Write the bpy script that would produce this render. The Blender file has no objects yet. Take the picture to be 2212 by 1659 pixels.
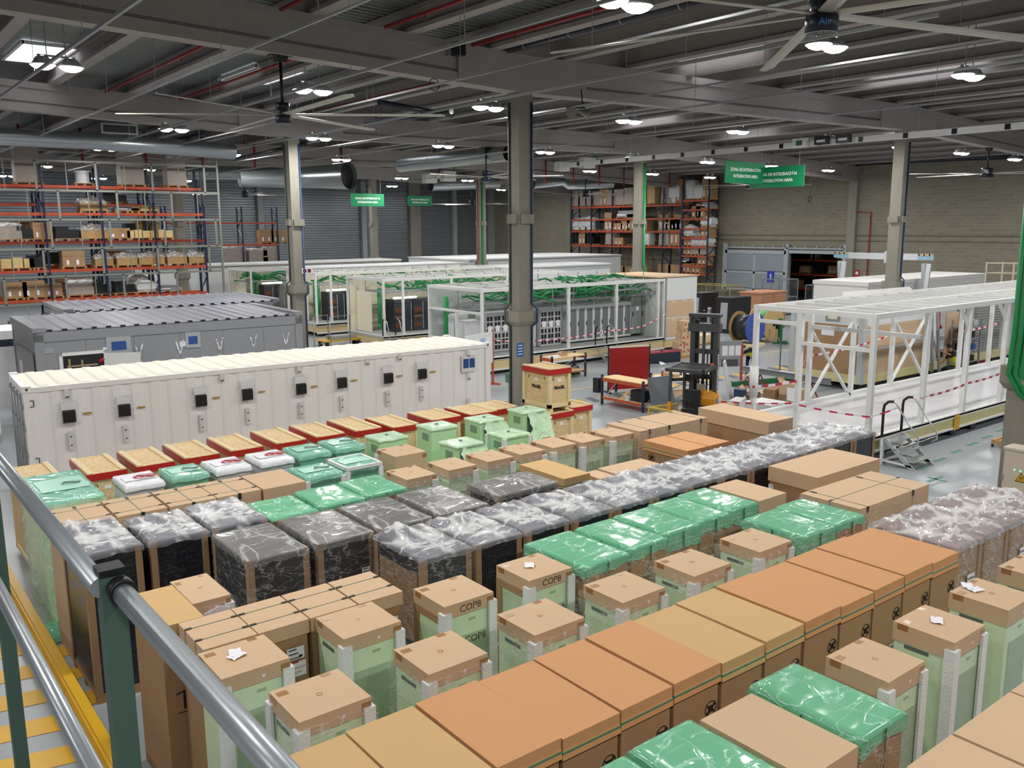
import bpy, math, random
from mathutils import Vector, Matrix, noise
random.seed(7)
SC = bpy.context.scene
COL = SC.collection
PI = math.pi

# ------------------------------------------------------------------ helpers
def lin(h):
    h = h.lstrip('#')
    out = []
    for i in (0, 2, 4):
        c = int(h[i:i+2], 16) / 255
        out.append(c / 12.92 if c <= .04045 else ((c + .055) / 1.055) ** 2.4)
    return tuple(out) + (1,)

MATS = {}
def mat(name, col='#808080', rough=.6, metal=0, nz=0, nscale=8, bump=0, bscale=40, alpha=1, emit=0, coat=0, spec=.5, stretch=None, col2=None, trans=0):
    """Principled material; nz = strength of colour mottling between col and col2 (object space noise)."""
    if name in MATS: return MATS[name]
    m = bpy.data.materials.new(name); m.use_nodes = True
    nt = m.node_tree; b = nt.nodes['Principled BSDF']
    b.inputs['Base Color'].default_value = lin(col)
    b.inputs['Roughness'].default_value = rough
    b.inputs['Metallic'].default_value = metal
    b.inputs['Alpha'].default_value = alpha
    b.inputs['Specular IOR Level'].default_value = spec
    if coat: b.inputs['Coat Weight'].default_value = coat
    if trans: b.inputs['Transmission Weight'].default_value = trans
    if emit:
        b.inputs['Emission Color'].default_value = lin(col)
        b.inputs['Emission Strength'].default_value = emit
    if nz or bump:
        tc = nt.nodes.new('ShaderNodeTexCoord'); mp = nt.nodes.new('ShaderNodeMapping')
        nt.links.new(tc.outputs['Object'], mp.inputs['Vector'])
        if stretch: mp.inputs['Scale'].default_value = stretch
    if nz:
        n = nt.nodes.new('ShaderNodeTexNoise'); n.inputs['Scale'].default_value = nscale; n.inputs['Detail'].default_value = 4
        nt.links.new(mp.outputs['Vector'], n.inputs['Vector'])
        r = nt.nodes.new('ShaderNodeValToRGB')
        r.color_ramp.elements[0].position = .5 - .3 / max(nz, .3) * .6; r.color_ramp.elements[1].position = .5 + .3 / max(nz, .3) * .6
        c1 = lin(col); c2 = lin(col2) if col2 else tuple(x * (1 - nz) for x in c1[:3]) + (1,)
        r.color_ramp.elements[0].color = c2; r.color_ramp.elements[1].color = c1
        nt.links.new(n.outputs['Fac'], r.inputs['Fac']); nt.links.new(r.outputs['Color'], b.inputs['Base Color'])
    if bump:
        n2 = nt.nodes.new('ShaderNodeTexNoise'); n2.inputs['Scale'].default_value = bscale; n2.inputs['Detail'].default_value = 3
        nt.links.new(mp.outputs['Vector'], n2.inputs['Vector'])
        bp = nt.nodes.new('ShaderNodeBump'); bp.inputs['Strength'].default_value = bump; bp.inputs['Distance'].default_value = .05
        nt.links.new(n2.outputs['Fac'], bp.inputs['Height']); nt.links.new(bp.outputs['Normal'], b.inputs['Normal'])
    MATS[name] = m
    return m

class MB:
    """Collects shapes and links them as one mesh object."""
    def __init__(s): s.v = []; s.f = []; s.mi = []; s.sm = []
    def face(s, idx, m=0, sm=False): s.f.append(idx); s.mi.append(m); s.sm.append(sm)
    def box(s, x0, y0, z0, x1, y1, z1, m=0, M=None):
        i = len(s.v)
        p = [(x0,y0,z0),(x1,y0,z0),(x1,y1,z0),(x0,y1,z0),(x0,y0,z1),(x1,y0,z1),(x1,y1,z1),(x0,y1,z1)]
        s.v += [tuple(M @ Vector(q)) for q in p] if M else p
        for q in ((0,3,2,1),(4,5,6,7),(0,1,5,4),(1,2,6,5),(2,3,7,6),(3,0,4,7)): s.face([i+k for k in q], m)
        return s
    def taper(s, r0, z0, r1, z1, m=0):
        """frustum: r = (x0,y0,x1,y1) at each height"""
        i = len(s.v)
        for (a, b, c, d), z in ((r0, z0), (r1, z1)): s.v += [(a,b,z),(c,b,z),(c,d,z),(a,d,z)]
        for q in ((0,3,2,1),(4,5,6,7),(0,1,5,4),(1,2,6,5),(2,3,7,6),(3,0,4,7)): s.face([i+k for k in q], m)
        return s
    def bar(s, p, q, w, h=None, m=0, up=(0,0,1)):
        """square bar from p to q"""
        h = h or w; p = Vector(p); q = Vector(q); d = (q - p).normalized(); u = Vector(up)
        if abs(d.dot(u)) > .98: u = Vector((0, 1, 0))
        a = d.cross(u).normalized() * w / 2; b = a.cross(d).normalized() * h / 2
        i = len(s.v)
        for c in (p, q): s.v += [tuple(c - a - b), tuple(c + a - b), tuple(c + a + b), tuple(c - a + b)]
        for k in ((0,3,2,1),(4,5,6,7),(0,1,5,4),(1,2,6,5),(2,3,7,6),(3,0,4,7)): s.face([i+j for j in k], m)
        return s
    def tube(s, pts, r, n=8, m=0, cap=True):
        pts = [Vector(p) for p in pts]; rr = r if isinstance(r, (list, tuple)) else [r] * len(pts)
        i0 = len(s.v); ref = None
        for k, p in enumerate(pts):
            d = (pts[min(k+1, len(pts)-1)] - pts[max(k-1, 0)]).normalized()
            if ref is None: ref = Vector((0,0,1)) if abs(d.z) < .9 else Vector((1,0,0))
            a = d.cross(ref).normalized(); b = a.cross(d).normalized(); ref = b
            for j in range(n):
                t = 2 * PI * j / n; s.v.append(tuple(p + (a * math.cos(t) + b * math.sin(t)) * rr[k]))
        for k in range(len(pts) - 1):
            for j in range(n):
                a = i0 + k*n + j; b = i0 + k*n + (j+1) % n; s.face([a, b, b+n, a+n], m, n > 5)
        if cap:
            s.face([i0 + j for j in range(n)][::-1], m); s.face([i0 + (len(pts)-1)*n + j for j in range(n)], m)
        return s
    def poly(s, pts, m=0):
        i = len(s.v); s.v += [tuple(p) for p in pts]; s.face(list(range(i, i + len(pts))), m); return s
    def prism(s, pts, off, m=0):
        """extrude polygon pts by vector off"""
        i = len(s.v); n = len(pts); o = Vector(off)
        s.v += [tuple(p) for p in pts] + [tuple(Vector(p) + o) for p in pts]
        s.face([i+k for k in range(n)][::-1], m); s.face([i+n+k for k in range(n)], m)
        for k in range(n): s.face([i+k, i+(k+1) % n, i+n+(k+1) % n, i+n+k], m)
        return s
    def mesh(s, name, mats):
        me = bpy.data.meshes.new(name); me.from_pydata(s.v, [], s.f)
        for m in mats: me.materials.append(m)
        me.polygons.foreach_set('material_index', s.mi); me.polygons.foreach_set('use_smooth', s.sm)
        me.update(); return me

MESH = {}
def link(name, me, parent=None, loc=(0,0,0), rz=0):
    o = bpy.data.objects.new(name, me); COL.objects.link(o); o.location = loc
    if rz: o.rotation_euler = (0, 0, rz)
    if parent is not None: o.parent = parent
    return o
def part(parent, name, mb, mats, loc=(0,0,0), rz=0, label=None):
    """one mesh object under its thing"""
    if not isinstance(mats, (list, tuple)): mats = [mats]
    me = mb if isinstance(mb, bpy.types.Mesh) else mb.mesh(name, mats)
    o = link(name, me, parent, loc, rz)
    if label: o['label'] = label
    return o
def cached(key, fn, mats, name):
    if key not in MESH: MESH[key] = fn().mesh(name, mats if isinstance(mats, (list, tuple)) else [mats])
    return MESH[key]
def tag(o, label, cat, group=None):
    o['label'] = label; o['category'] = cat
    if group: o['group'] = group
    return o
def thing(name, label, cat, loc=(0,0,0), rz=0, group=None):
    o = bpy.data.objects.new(name, None); COL.objects.link(o); o.location = loc; o.rotation_euler = (0, 0, rz)
    o.empty_display_size = .1
    return tag(o, label, cat, group)
def single(name, mb, mats, label, cat, loc=(0,0,0), rz=0, group=None):
    return tag(part(None, name, mb, mats, loc, rz), label, cat, group)
def struct(name, mb, mats, loc=(0,0,0), rz=0):
    o = part(None, name, mb, mats, loc, rz); o['kind'] = 'structure'; return o
ORD = 'first second third fourth fifth sixth seventh eighth ninth tenth eleventh twelfth thirteenth fourteenth fifteenth sixteenth'.split()

def text_mesh(txt, size, m, name='lettering', bold=0):
    key = ('txt', txt, size, m.name, bold)
    if key in MESH: return MESH[key]
    cu = bpy.data.curves.new('t', 'FONT'); cu.body = txt; cu.size = size; cu.align_x = 'CENTER'; cu.align_y = 'CENTER'
    cu.extrude = .001; cu.offset = bold; cu.resolution_u = 2
    ob = bpy.data.objects.new('t', cu)
    me = bpy.data.meshes.new_from_object(ob); me.name = name
    me.materials.clear(); me.materials.append(m)
    bpy.data.objects.remove(ob); bpy.data.curves.remove(cu)
    MESH[key] = me
    return me
def text(parent, txt, size, loc, face, m, name='lettering', bold=0):
    """face: 'front' looks to -Y, 'left' looks to -X, 'top' looks up"""
    o = link(name, text_mesh(txt, size, m, name, bold), parent, loc)
    o.rotation_euler = {'front': (PI/2, 0, 0), 'left': (PI/2, 0, -PI/2), 'top': (0, 0, 0), 'topleft': (0, 0, PI/2)}[face]
    return o

# ------------------------------------------------------------------ camera (recovered from vanishing points; floor z = 0)
CAMH = 6.3
yaw, pit, rol = math.radians(37.99), math.radians(10.13), math.radians(-.325)
fw = Vector((math.sin(yaw)*math.cos(pit), math.cos(yaw)*math.cos(pit), -math.sin(pit)))
rt = fw.cross(Vector((0,0,1))).normalized(); up = rt.cross(fw)
r2 = rt*math.cos(rol) + up*math.sin(rol); u2 = up*math.cos(rol) - rt*math.sin(rol)
cam = bpy.data.cameras.new('camera'); co = bpy.data.objects.new('camera', cam); COL.objects.link(co)
co.matrix_world = Matrix(((r2.x,u2.x,-fw.x,0),(r2.y,u2.y,-fw.y,0),(r2.z,u2.z,-fw.z,CAMH),(0,0,0,1)))
cam.sensor_width = 36; cam.lens = 36*1905/2212; cam.clip_start = .05; cam.clip_end = 300
SC.camera = co
SC.view_settings.view_transform = 'Standard'; SC.view_settings.look = 'None'; SC.view_settings.gamma = 1; SC.view_settings.use_curve_mapping = False
SC.view_settings.exposure = .12
cy = SC.cycles
cy.max_bounces = 6; cy.diffuse_bounces = 3; cy.glossy_bounces = 3; cy.transmission_bounces = 3; cy.transparent_max_bounces = 8
cy.caustics_reflective = False; cy.caustics_refractive = False; cy.sample_clamp_indirect = 4
cy.use_denoising = True

# ------------------------------------------------------------------ materials
KRAFT = mat('kraft_board', '#d0b190', .8, nz=.06, nscale=3)
KRAFT_O = mat('orange_kraft', '#d29a69', .8, nz=.06, nscale=3)
KRAFT_Y = mat('yellow_kraft', '#d0ab76', .8, nz=.06, nscale=3)
KRAFT_D = mat('dark_kraft', '#a98662', .8, nz=.12, nscale=3)
TAPE = mat('brown_tape', '#a3764c', .25)
DARK = mat('black_cabinet', '#20222a', .45)
def crease(name, col, col2, a0=1, a1=1, rough=.12, scale=2.0, width=.05, stretch=(1,1,1), rot=(0,0,.6), bump=.3, mixc=1.0):
    """plastic film: colour, opacity and relief follow thin crease lines (level lines of two noise fields)"""
    m = bpy.data.materials.new(name); m.use_nodes = True; MATS[name] = m
    nt = m.node_tree; N = nt.nodes.new; L = nt.links.new; b = nt.nodes['Principled BSDF']
    tc = N('ShaderNodeTexCoord'); outs = []
    for k in (0, 1):
        mp = N('ShaderNodeMapping'); mp.inputs['Scale'].default_value = stretch if k == 0 else (stretch[1], stretch[0], stretch[2]); mp.inputs['Rotation'].default_value = (rot[0], rot[1], rot[2]*(1-2.3*k)); mp.inputs['Location'].default_value = (3.1*k, 1.7*k, .3)
        n = N('ShaderNodeTexNoise'); n.inputs['Scale'].default_value = scale*(1+.8*k); n.inputs['Detail'].default_value = 3; n.inputs['Distortion'].default_value = .4
        L(tc.outputs['Object'], mp.inputs['Vector']); L(mp.outputs['Vector'], n.inputs['Vector'])
        s1 = N('ShaderNodeMath'); s1.operation = 'SUBTRACT'; s1.inputs[1].default_value = .5; L(n.outputs['Fac'], s1.inputs[0])
        ab = N('ShaderNodeMath'); ab.operation = 'ABSOLUTE'; L(s1.outputs[0], ab.inputs[0])
        mr = N('ShaderNodeMapRange'); mr.inputs['From Min'].default_value = 0; mr.inputs['From Max'].default_value = width; mr.inputs['To Min'].default_value = 1; mr.inputs['To Max'].default_value = 0; mr.interpolation_type = 'SMOOTHSTEP'
        L(ab.outputs[0], mr.inputs['Value']); outs.append(mr.outputs['Result'])
    mx = N('ShaderNodeMath'); mx.operation = 'MAXIMUM'; L(outs[0], mx.inputs[0]); L(outs[1], mx.inputs[1])
    mc = N('ShaderNodeMix'); mc.data_type = 'RGBA'; mc.inputs[6].default_value = lin(col); mc.inputs[7].default_value = lin(col2)
    ml = N('ShaderNodeMath'); ml.operation = 'MULTIPLY'; ml.inputs[1].default_value = mixc; L(mx.outputs[0], ml.inputs[0])
    L(ml.outputs[0], mc.inputs[0]); L(mc.outputs[2], b.inputs['Base Color'])
    b.inputs['Roughness'].default_value = rough
    if a0 < 1:
        al = N('ShaderNodeMapRange'); al.inputs['To Min'].default_value = a0; al.inputs['To Max'].default_value = a1; L(mx.outputs[0], al.inputs['Value']); L(al.outputs['Result'], b.inputs['Alpha'])
    bp = N('ShaderNodeBump'); bp.inputs['Strength'].default_value = bump; bp.inputs['Distance'].default_value = .03
    L(mx.outputs[0], bp.inputs['Height']); L(bp.outputs['Normal'], b.inputs['Normal'])
    return m
WRAPD = crease('wrapped_dark_sides', '#22242c', '#8b8d94', rough=.2, scale=2.2, width=.008, stretch=(1,1,7), rot=(.12,.1,0), bump=.15, mixc=.4)
WRAPB = crease('wrapped_board_sides', '#9c7a57', '#d8cfc6', rough=.22, scale=2.2, width=.015, stretch=(1,1,2.5), rot=(.5,.4,0), bump=.2, mixc=.35)
FILM = crease('clear_film', '#cfd0da', '#ffffff', .36, .66, .08, 1.5, .06, (1,.3,1), (0,0,.7), .4)
FILM_G = crease('grey_film', '#b0aeac', '#e6e6e6', .44, .58, .12, 1.8, .02, (1,.2,1), (0,0,.5), .25)
FILM_S = crease('stretch_film', '#e4e2de', '#ffffff', .06, .3, .1, 1.6, .018, (1,1,3), (.5,.5,0), .3)
FILM_GR = crease('green_film', '#7ccaa0', '#b5e6cc', .84, .94, .13, 2.0, .022, (1,.25,1), (0,0,.8), .35, .5)
FILM_PG = crease('pale_green_bag', '#cdf0ca', '#e2f8e0', .82, .9, .2, 1.8, .03, (1,.5,.6), (0,0,.4), .25, .5)
FILM_TG = crease('teal_film', '#98dcc1', '#c4efe0', .76, .9, .12, 2.2, .022, (1,.35,1), (0,0,.5), .35, .5)
GREENCAB = mat('pale_green_wrapped_steel', '#dcf0d0', .35, nz=.25, nscale=2.5, stretch=(1,1,.5), col2='#c4deb8', bump=.25, bscale=9)
GREENWIN = mat('grey_green_panel', '#a6bc9f', .3, bump=.2, bscale=9)
FOAM = mat('white_foam', '#e9ecec', .85, bump=.3, bscale=60)
PAPER = mat('white_paper', '#eceaf0', .7)
INK = mat('black_ink', '#1c1a18', .7)
REDINK = mat('red_ink', '#b5252e', .6)
STRAP = mat('green_strap', '#3f6a58', .35)
BUCKLE = mat('dark_buckle', '#1d2a26', .4)
STRAP_L = mat('teal_strap', '#3c8a72', .35)
OSB = mat('osb_board', '#efdcb2', .75, nz=.5, nscale=24, stretch=(1,.5,.7), col2='#c79f66')
PINE = mat('pine_batten', '#ecd6aa', .7, nz=.15, nscale=5, stretch=(1,.2,1))
REDTAPE = mat('red_tape', '#b8231f', .3, bump=.25, bscale=20)
WHITEP = mat('white_paint', '#e4e2e0', .45, nz=.04, nscale=2)
WHITEB = mat('white_board', '#dcdfe0', .6, nz=.05, nscale=3)
STEEL = mat('galvanised', '#a9adb0', .45, .4, nz=.15, nscale=4)
ALU = mat('aluminium', '#c9cccc', .3, .8)
CONC = mat('concrete', '#9d998c', .85, nz=.22, nscale=2.2, stretch=(1,1,.4), col2='#7f7c72')
CONC_B = mat('beam_concrete', '#a79f9c', .85, nz=.14, nscale=1.4)
BLACK = mat('black_plastic', '#141519', .4)
RACKB = mat('rack_blue', '#1b2244', .5)
RACKO = mat('rack_orange', '#b5482a', .5)
GREENC = mat('green_cable', '#1e8a4c', .45)
PALLET = mat('pallet_wood', '#b98f5f', .8, nz=.2, nscale=6)
def ray(px, py):
    return r2*((px-1106)/1905) + u2*(-(py-829.5)/1905) + fw
def at_z(px, py, z):
    d = ray(px, py); t = (z-CAMH)/d.z; return Vector((d.x*t, d.y*t, z))
def at_y(px, py, Y):
    d = ray(px, py); t = Y/d.y; return Vector((d.x*t, Y, CAMH+d.z*t))
def at_x(px, py, X):
    d = ray(px, py); t = X/d.x; return Vector((X, d.y*t, CAMH+d.z*t))

# ------------------------------------------------------------------ setting: floor, walls, roof
FLOOR = mat('grey_epoxy_floor', '#a3a9ae', .28, nz=.14, nscale=.35, col2='#8f969c')
WX, WY = 62.0, 83.0
struct('floor', MB().box(-22, -14, -.3, WX, WY, 0), FLOOR)
YELL = mat('yellow_floor_paint', '#d9a92c', .4, nz=.15, nscale=3)
GREYM = mat('dark_floor_paint', '#4c4f52', .5)
GRTAPE = mat('green_floor_tape', '#5c8a78', .5)
PALEY = mat('pale_yellow_line', '#cdb878', .5)
# hazard bands on the aisle at the left
mb = MB()
for k in range(-2, 16):
    y = 9.2 + .86*k
    mb.prism([(.55, y+.18, .004), (1.88, y-.12, .004), (1.88, y+.32, .004), (.55, y+.62, .004)], (0,0,.003))
struct('floor_marking', mb, YELL)
mb = MB()
for k in range(3): mb.box(2.2, 12.1+.86*k, .004, 3.4, 12.5+.86*k, .007)
struct('floor_marking', mb, YELL)
mb = MB()
for k in range(9): mb.prism([(18.6+.62*k, 22.9, .004), (18.9+.62*k, 22.9, .004), (19.15+.62*k, 23.7, .004), (18.85+.62*k, 23.7, .004)], (0,0,.003), k % 2)
for k in range(26): mb.prism([(24.2+.5*k, 22.9, .004), (24.5+.5*k, 22.9, .004), (24.75+.5*k, 23.7, .004), (24.45+.5*k, 23.7, .004)], (0,0,.003), k % 2)
struct('floor_marking', mb, [YELL, GREYM])
mb = MB()
for a, b in (((17.6, 25.2), (28, 25.2)), ((16.2, 19.6), (21, 19.6)), ((30.4, 26.5), (40, 26.5)), ((16.4, 26.4), (19.5, 26.4))): mb.box(a[0], a[1]-.05, .004, b[0], b[1]+.05, .007)
struct('floor_marking', mb, PALEY)
mb = MB()
for k in range(7):
    p = at_z(2030, 993, 0) + Vector((1.22*(k-1), .13*(k-1), 0)); mb.box(p.x-.28, p.y-.06, .004, p.x+.28, p.y+.06, .007)
for q in ((1860, 1025), (2020, 1035)):
    p = at_z(*q, 0); mb.box(p.x-.35, p.y-.05, .004, p.x+.35, p.y+.05, .007); mb.box(p.x-.03, p.y-.3, .004, p.x+.05, p.y+.2, .007)
struct('floor_marking', mb, GRTAPE)

# brick wall (right) and ribbed metal wall (back)
bm_ = bpy.data.materials.new('block_wall'); bm_.use_nodes = True
nt = bm_.node_tree; b = nt.nodes['Principled BSDF']; b.inputs['Roughness'].default_value = .9
tc = nt.nodes.new('ShaderNodeTexCoord'); sx = nt.nodes.new('ShaderNodeSeparateXYZ'); cx = nt.nodes.new('ShaderNodeCombineXYZ')
nt.links.new(tc.outputs['Object'], sx.inputs[0]); nt.links.new(sx.outputs['Y'], cx.inputs['X']); nt.links.new(sx.outputs['Z'], cx.inputs['Y'])
br = nt.nodes.new('ShaderNodeTexBrick'); br.inputs['Scale'].default_value = 1; br.inputs['Brick Width'].default_value = .6; br.inputs['Row Height'].default_value = .25; br.inputs['Mortar Size'].default_value = .012
br.inputs['Color1'].default_value = lin('#8f897a'); br.inputs['Color2'].default_value = lin('#857f70'); br.inputs['Mortar'].default_value = lin('#9c9687')
nt.links.new(cx.outputs[0], br.inputs['Vector']); nt.links.new(br.outputs['Color'], b.inputs['Base Color'])
DX0, DX1, DZ = 38.2, 42.9, 4.2     # doorway in the block wall
mb = MB().box(WX, -14, 0, WX+.3, DX0, 14).box(WX, DX0, DZ, WX+.3, DX1, 14).box(WX, DX1, 0, WX+.3, WY, 14)
struct('wall_right', mb, bm_)
RIB = mat('ribbed_steel_wall', '#8e949b', .35, .55, nz=.1, nscale=.3)
mb = MB(); zz = [0]; n = 24
prof = []
for k in range(n):
    z = k*.5; prof += [(z, 0), (z+.2, 0), (z+.25, -.07), (z+.45, -.07)]
i = 0
for (z0, d0), (z1, d1) in zip(prof, prof[1:] + [(12.4, 0)]):
    mb.poly([(-22, WY+d0, z0), (WX, WY+d0, z0), (WX, WY+d1, z1), (-22, WY+d1, z1)])
struct('wall_back', mb, RIB)
JOINT = mat('steel_post', '#a0a3a5', .5)
for k, (px, w) in enumerate(((782, .5), (893, 1.3), (978, .5), (1058, .9), (560, .5), (435, .6))):
    p = at_y(px, 480, WY); struct('trim_%d' % (k+1), MB().box(p.x-w/2, WY-.5, 0, p.x+w/2, WY-.08, 11), JOINT if k != 1 else CONC)
struct('wall_left', MB().box(-22.3, -14, 0, -22, WY, 14), RIB)
# ledge line on the block wall
LEDGE = mat('wall_ledge', '#6f6957', .9)
for k, z in enumerate((5.05, 5.45)): struct('trim_%d' % (k+20), MB().box(WX-.06, 5, z, WX, DX0 if 0 else 66, z+.06), LEDGE)

# roof: profile falls to the middle columns, rises to the ridge and falls to the right wall
RP = [(-22, 11.55), (17, 10.17), (38.9, 10.42), (WX, 9.45)]
def zroof(x):
    for (a, za), (b_, zb) in zip(RP, RP[1:]):
        if x <= b_: return za + (zb-za)*(x-a)/(b_-a)
    return RP[-1][1]
BEAMH, PURH = 1.05, .62
DECK = mat('corrugated_deck', '#7f8582', .45, .4, nz=.15, nscale=.5)
mb = MB(); ys = []; y = -12
while y < WY: ys += [(y, .0), (y+.12, .0), (y+.16, .07), (y+.26, .07)]; y += .3
ncol = len(RP)
for (y, d) in ys:
    for x, z in RP: mb.v.append((x, y, z+BEAMH+PURH+.01+d))
for r in range(len(ys)-1):
    for c in range(ncol-1):
        a = r*ncol+c; mb.face([a, a+1, a+ncol+1, a+ncol])
struct('ceiling', mb, DECK)
struct('ceiling_roof_cover', (lambda m: [m.poly([(a, -12, za+2.0), (b_, -12, zb+2.0), (b_, WY, zb+2.0), (a, WY, za+2.0)]) for (a, za), (b_, zb) in zip(RP, RP[1:])] and m)(MB()), DECK)
x = -19.85
while x < WX-.5:
    z = zroof(x) + BEAMH
    m = cached('purlin', lambda: MB().box(-.19, -12, 0, .19, WY-.2, .11).box(-.09, -12, .11, .09, WY-.2, .5).box(-.16, -12, .5, .16, WY-.2, PURH), CONC_B, 'ceiling_purlin')
    o = link('ceiling_purlin', m, None, (x, 0, z)); o['kind'] = 'structure'
    x += 2.75
# main beams
def sbox(mb, x0, x1, y0, y1, lo, hi):
    i = len(mb.v)
    for x in (x0, x1):
        z = zroof(x); mb.v += [(x, y0, z+lo), (x, y1, z+lo), (x, y1, z+hi), (x, y0, z+hi)]
    for q in ((0,3,2,1),(4,5,6,7),(0,1,5,4),(1,2,6,5),(2,3,7,6),(3,0,4,7)): mb.face([i+k for k in q])
ROWS = (6.7, 21.3, 37.4, 53.4, 69.4)
CX = (17.0, 38.9)
for Y in ROWS:
    for x0, x1 in ((-22, 17), (17, 38.9), (38.9, WX)):
        mb = MB()
        a = x0 if x0 < -20 else x0+2.4; c = x1-2.4
        for xa, xb in ((x0, a), (c, x1)):
            if xb > xa: sbox(mb, xa, xb, Y-.29, Y+.29, 0, BEAMH)
        sbox(mb, a, c, Y-.25, Y+.25, 0, .27); sbox(mb, a, c, Y-.13, Y+.13, .27, .36)
        sbox(mb, a, c, Y-.19, Y+.19, .36, .82); sbox(mb, a, c, Y-.29, Y+.29, .82, BEAMH)
        struct('ceiling_beam', mb, CONC_B)
# columns
def column(name, x, y, base=0):
    w = .26; zt = zroof(x)
    mb = MB().box(-w, -w, 0, w, w, zt)
    mb.taper((-.29,-.29,.29,.29), 3.3, (-.36,-.36,.36,.36), 3.42).box(-.36, -.36, 3.42, .36, .36, 3.74)
    mb.box(-.37, -.2, 6.38, .37, .2, 6.66).box(-.2, -.37, 6.38, .2, .37, 6.66)
    o = struct(name, mb, CONC, (x, y, 0)); return o
for x, y in ((17, 21.3), (17, 37.4), (38.9, 21.3), (38.9, 37.4), (17, 53.4), (38.9, 53.4), (38.9, 69.4), (17.35, 6.75)):
    column('column', x, y)
for k, y in enumerate((21.3, 37.4, 53.4, 69.4)): struct('trim_%d' % (k+30), MB().box(WX-.35, y-.35, 0, WX, y+.35, zroof(WX-1)), CONC)

# skylights: translucent panels set into the deck
SKYP = mat('skylight_panel', '#f1f4fb', .6, emit=2.2)
n = 0
for (x, y, w, d) in ((6.9, 34.4, 2.0, 3.6), (13.8, 32.7, 1.9, 3.5), (24.4, 19.6, 2.0, 3.5), (31.8, 17.0, 2.0, 4.4), (42, 33, 2.0, 3.5), (34, 33, 2.0, 3.5), (48, 26, 2, 3.5), (27, 46, 2, 3.5)):
    n += 1; z = zroof(x)+BEAMH+PURH-.02
    o = struct('window_%d' % n, MB().box(-w/2, -d/2, -.06, w/2, d/2, -.04), SKYP, (x, y, z))
    fr = MB()
    for a in (-w/2, w/2): fr.box(a-.05, -d/2-.05, -.1, a+.05, d/2+.05, 0)
    for a in (-d/2, d/2): fr.box(-w/2, a-.05, -.1, w/2, a+.05, 0)
    part(o, 'window_frame', fr, WHITEP)

# ------------------------------------------------------------------ lamps
LENS = mat('lamp_lens', '#fdfcf6', .5, emit=26)
REFL = mat('lamp_reflector', '#d4d6d6', .3, .4)
def lathe(prof, n=20, m=0):
    mb = MB()
    for r, z in prof:
        for j in range(n): mb.v.append((r*math.cos(2*PI*j/n), r*math.sin(2*PI*j/n), z))
    for k in range(len(prof)-1):
        for j in range(n):
            a = k*n+j; b_ = k*n+(j+1) % n; mb.face([a, b_, b_+n, a+n], m, True)
    return mb
LROW = {}
def lamp(x, y, label, z=10.0):
    t = thing('ceiling_lamp', label, 'ceiling lamp', (x, y, z), 0, 'high bay lamps under the roof')
    for s in (-.3, .3):
        part(t, 'reflector', cached('refl', lambda: lathe([(.05,.2),(.14,.18),(.22,.05),(.28,0),(.27,0),(.2,.045)]), REFL, 'reflector'), REFL, (s, 0, 0))
        part(t, 'lens', cached('lens', lambda: lathe([(0,-.1),(.12,-.09),(.2,-.055),(.26,0),(.26,.012),(0,.014)]), LENS, 'lens'), LENS, (s, 0, 0))
    top = zroof(x)+BEAMH-z
    part(t, 'hanger', MB().box(-.4, -.03, .2, .4, .03, .24).bar((-.2,0,.24), (-.2,0,top), .02).bar((.2,0,.24), (.2,0,top), .02), STEEL)
    L = bpy.data.lights.new('lamp_light', 'AREA'); L.shape = 'RECTANGLE'; L.size = 1.0; L.size_y = .45; L.energy = LAMPW; L.color = (1, .985, .95)
    lo = bpy.data.objects.new('lamp_light', L); COL.objects.link(lo); lo.parent = t; lo.location = (0, 0, -.13)
LAMPW = 230
for j, y in enumerate((-.9, 11.3, 23.3, 35.3, 45.5, 60, 72)):
    xs = [x for x in (-7.6, -1.3, 4.9, 11.3, 17.3, 23.6, 29.8, 36.2, 42.4, 48.6, 55) if x < 62]
    nv = 0
    for k, x in enumerate(xs):
        if x < -2 and y > 15: continue
        zz = min(10.0, zroof(x)+.2)
        q = Vector((x, y, zz-CAMH)); dz = q.dot(fw)
        if dz > 1 and abs(q.dot(r2)/dz) < 1106/1905 and abs(q.dot(u2)/dz) < 829/1905:
            lb = 'glowing twin lamp, %s from left in the %s lamp row from the front' % (ORD[nv], ORD[j-1]); nv += 1
        else: lb = 'twin roof lamp outside the picture, number word %s of row %s' % (ORD[k], ORD[j])
        lamp(x, y, lb, zz)
w = bpy.data.worlds.new('hall_ambient'); SC.world = w; w.use_nodes = True
bg = w.node_tree.nodes['Background']; bg.inputs['Color'].default_value = (.78, .84, 1, 1); bg.inputs['Strength'].default_value = .2
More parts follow.
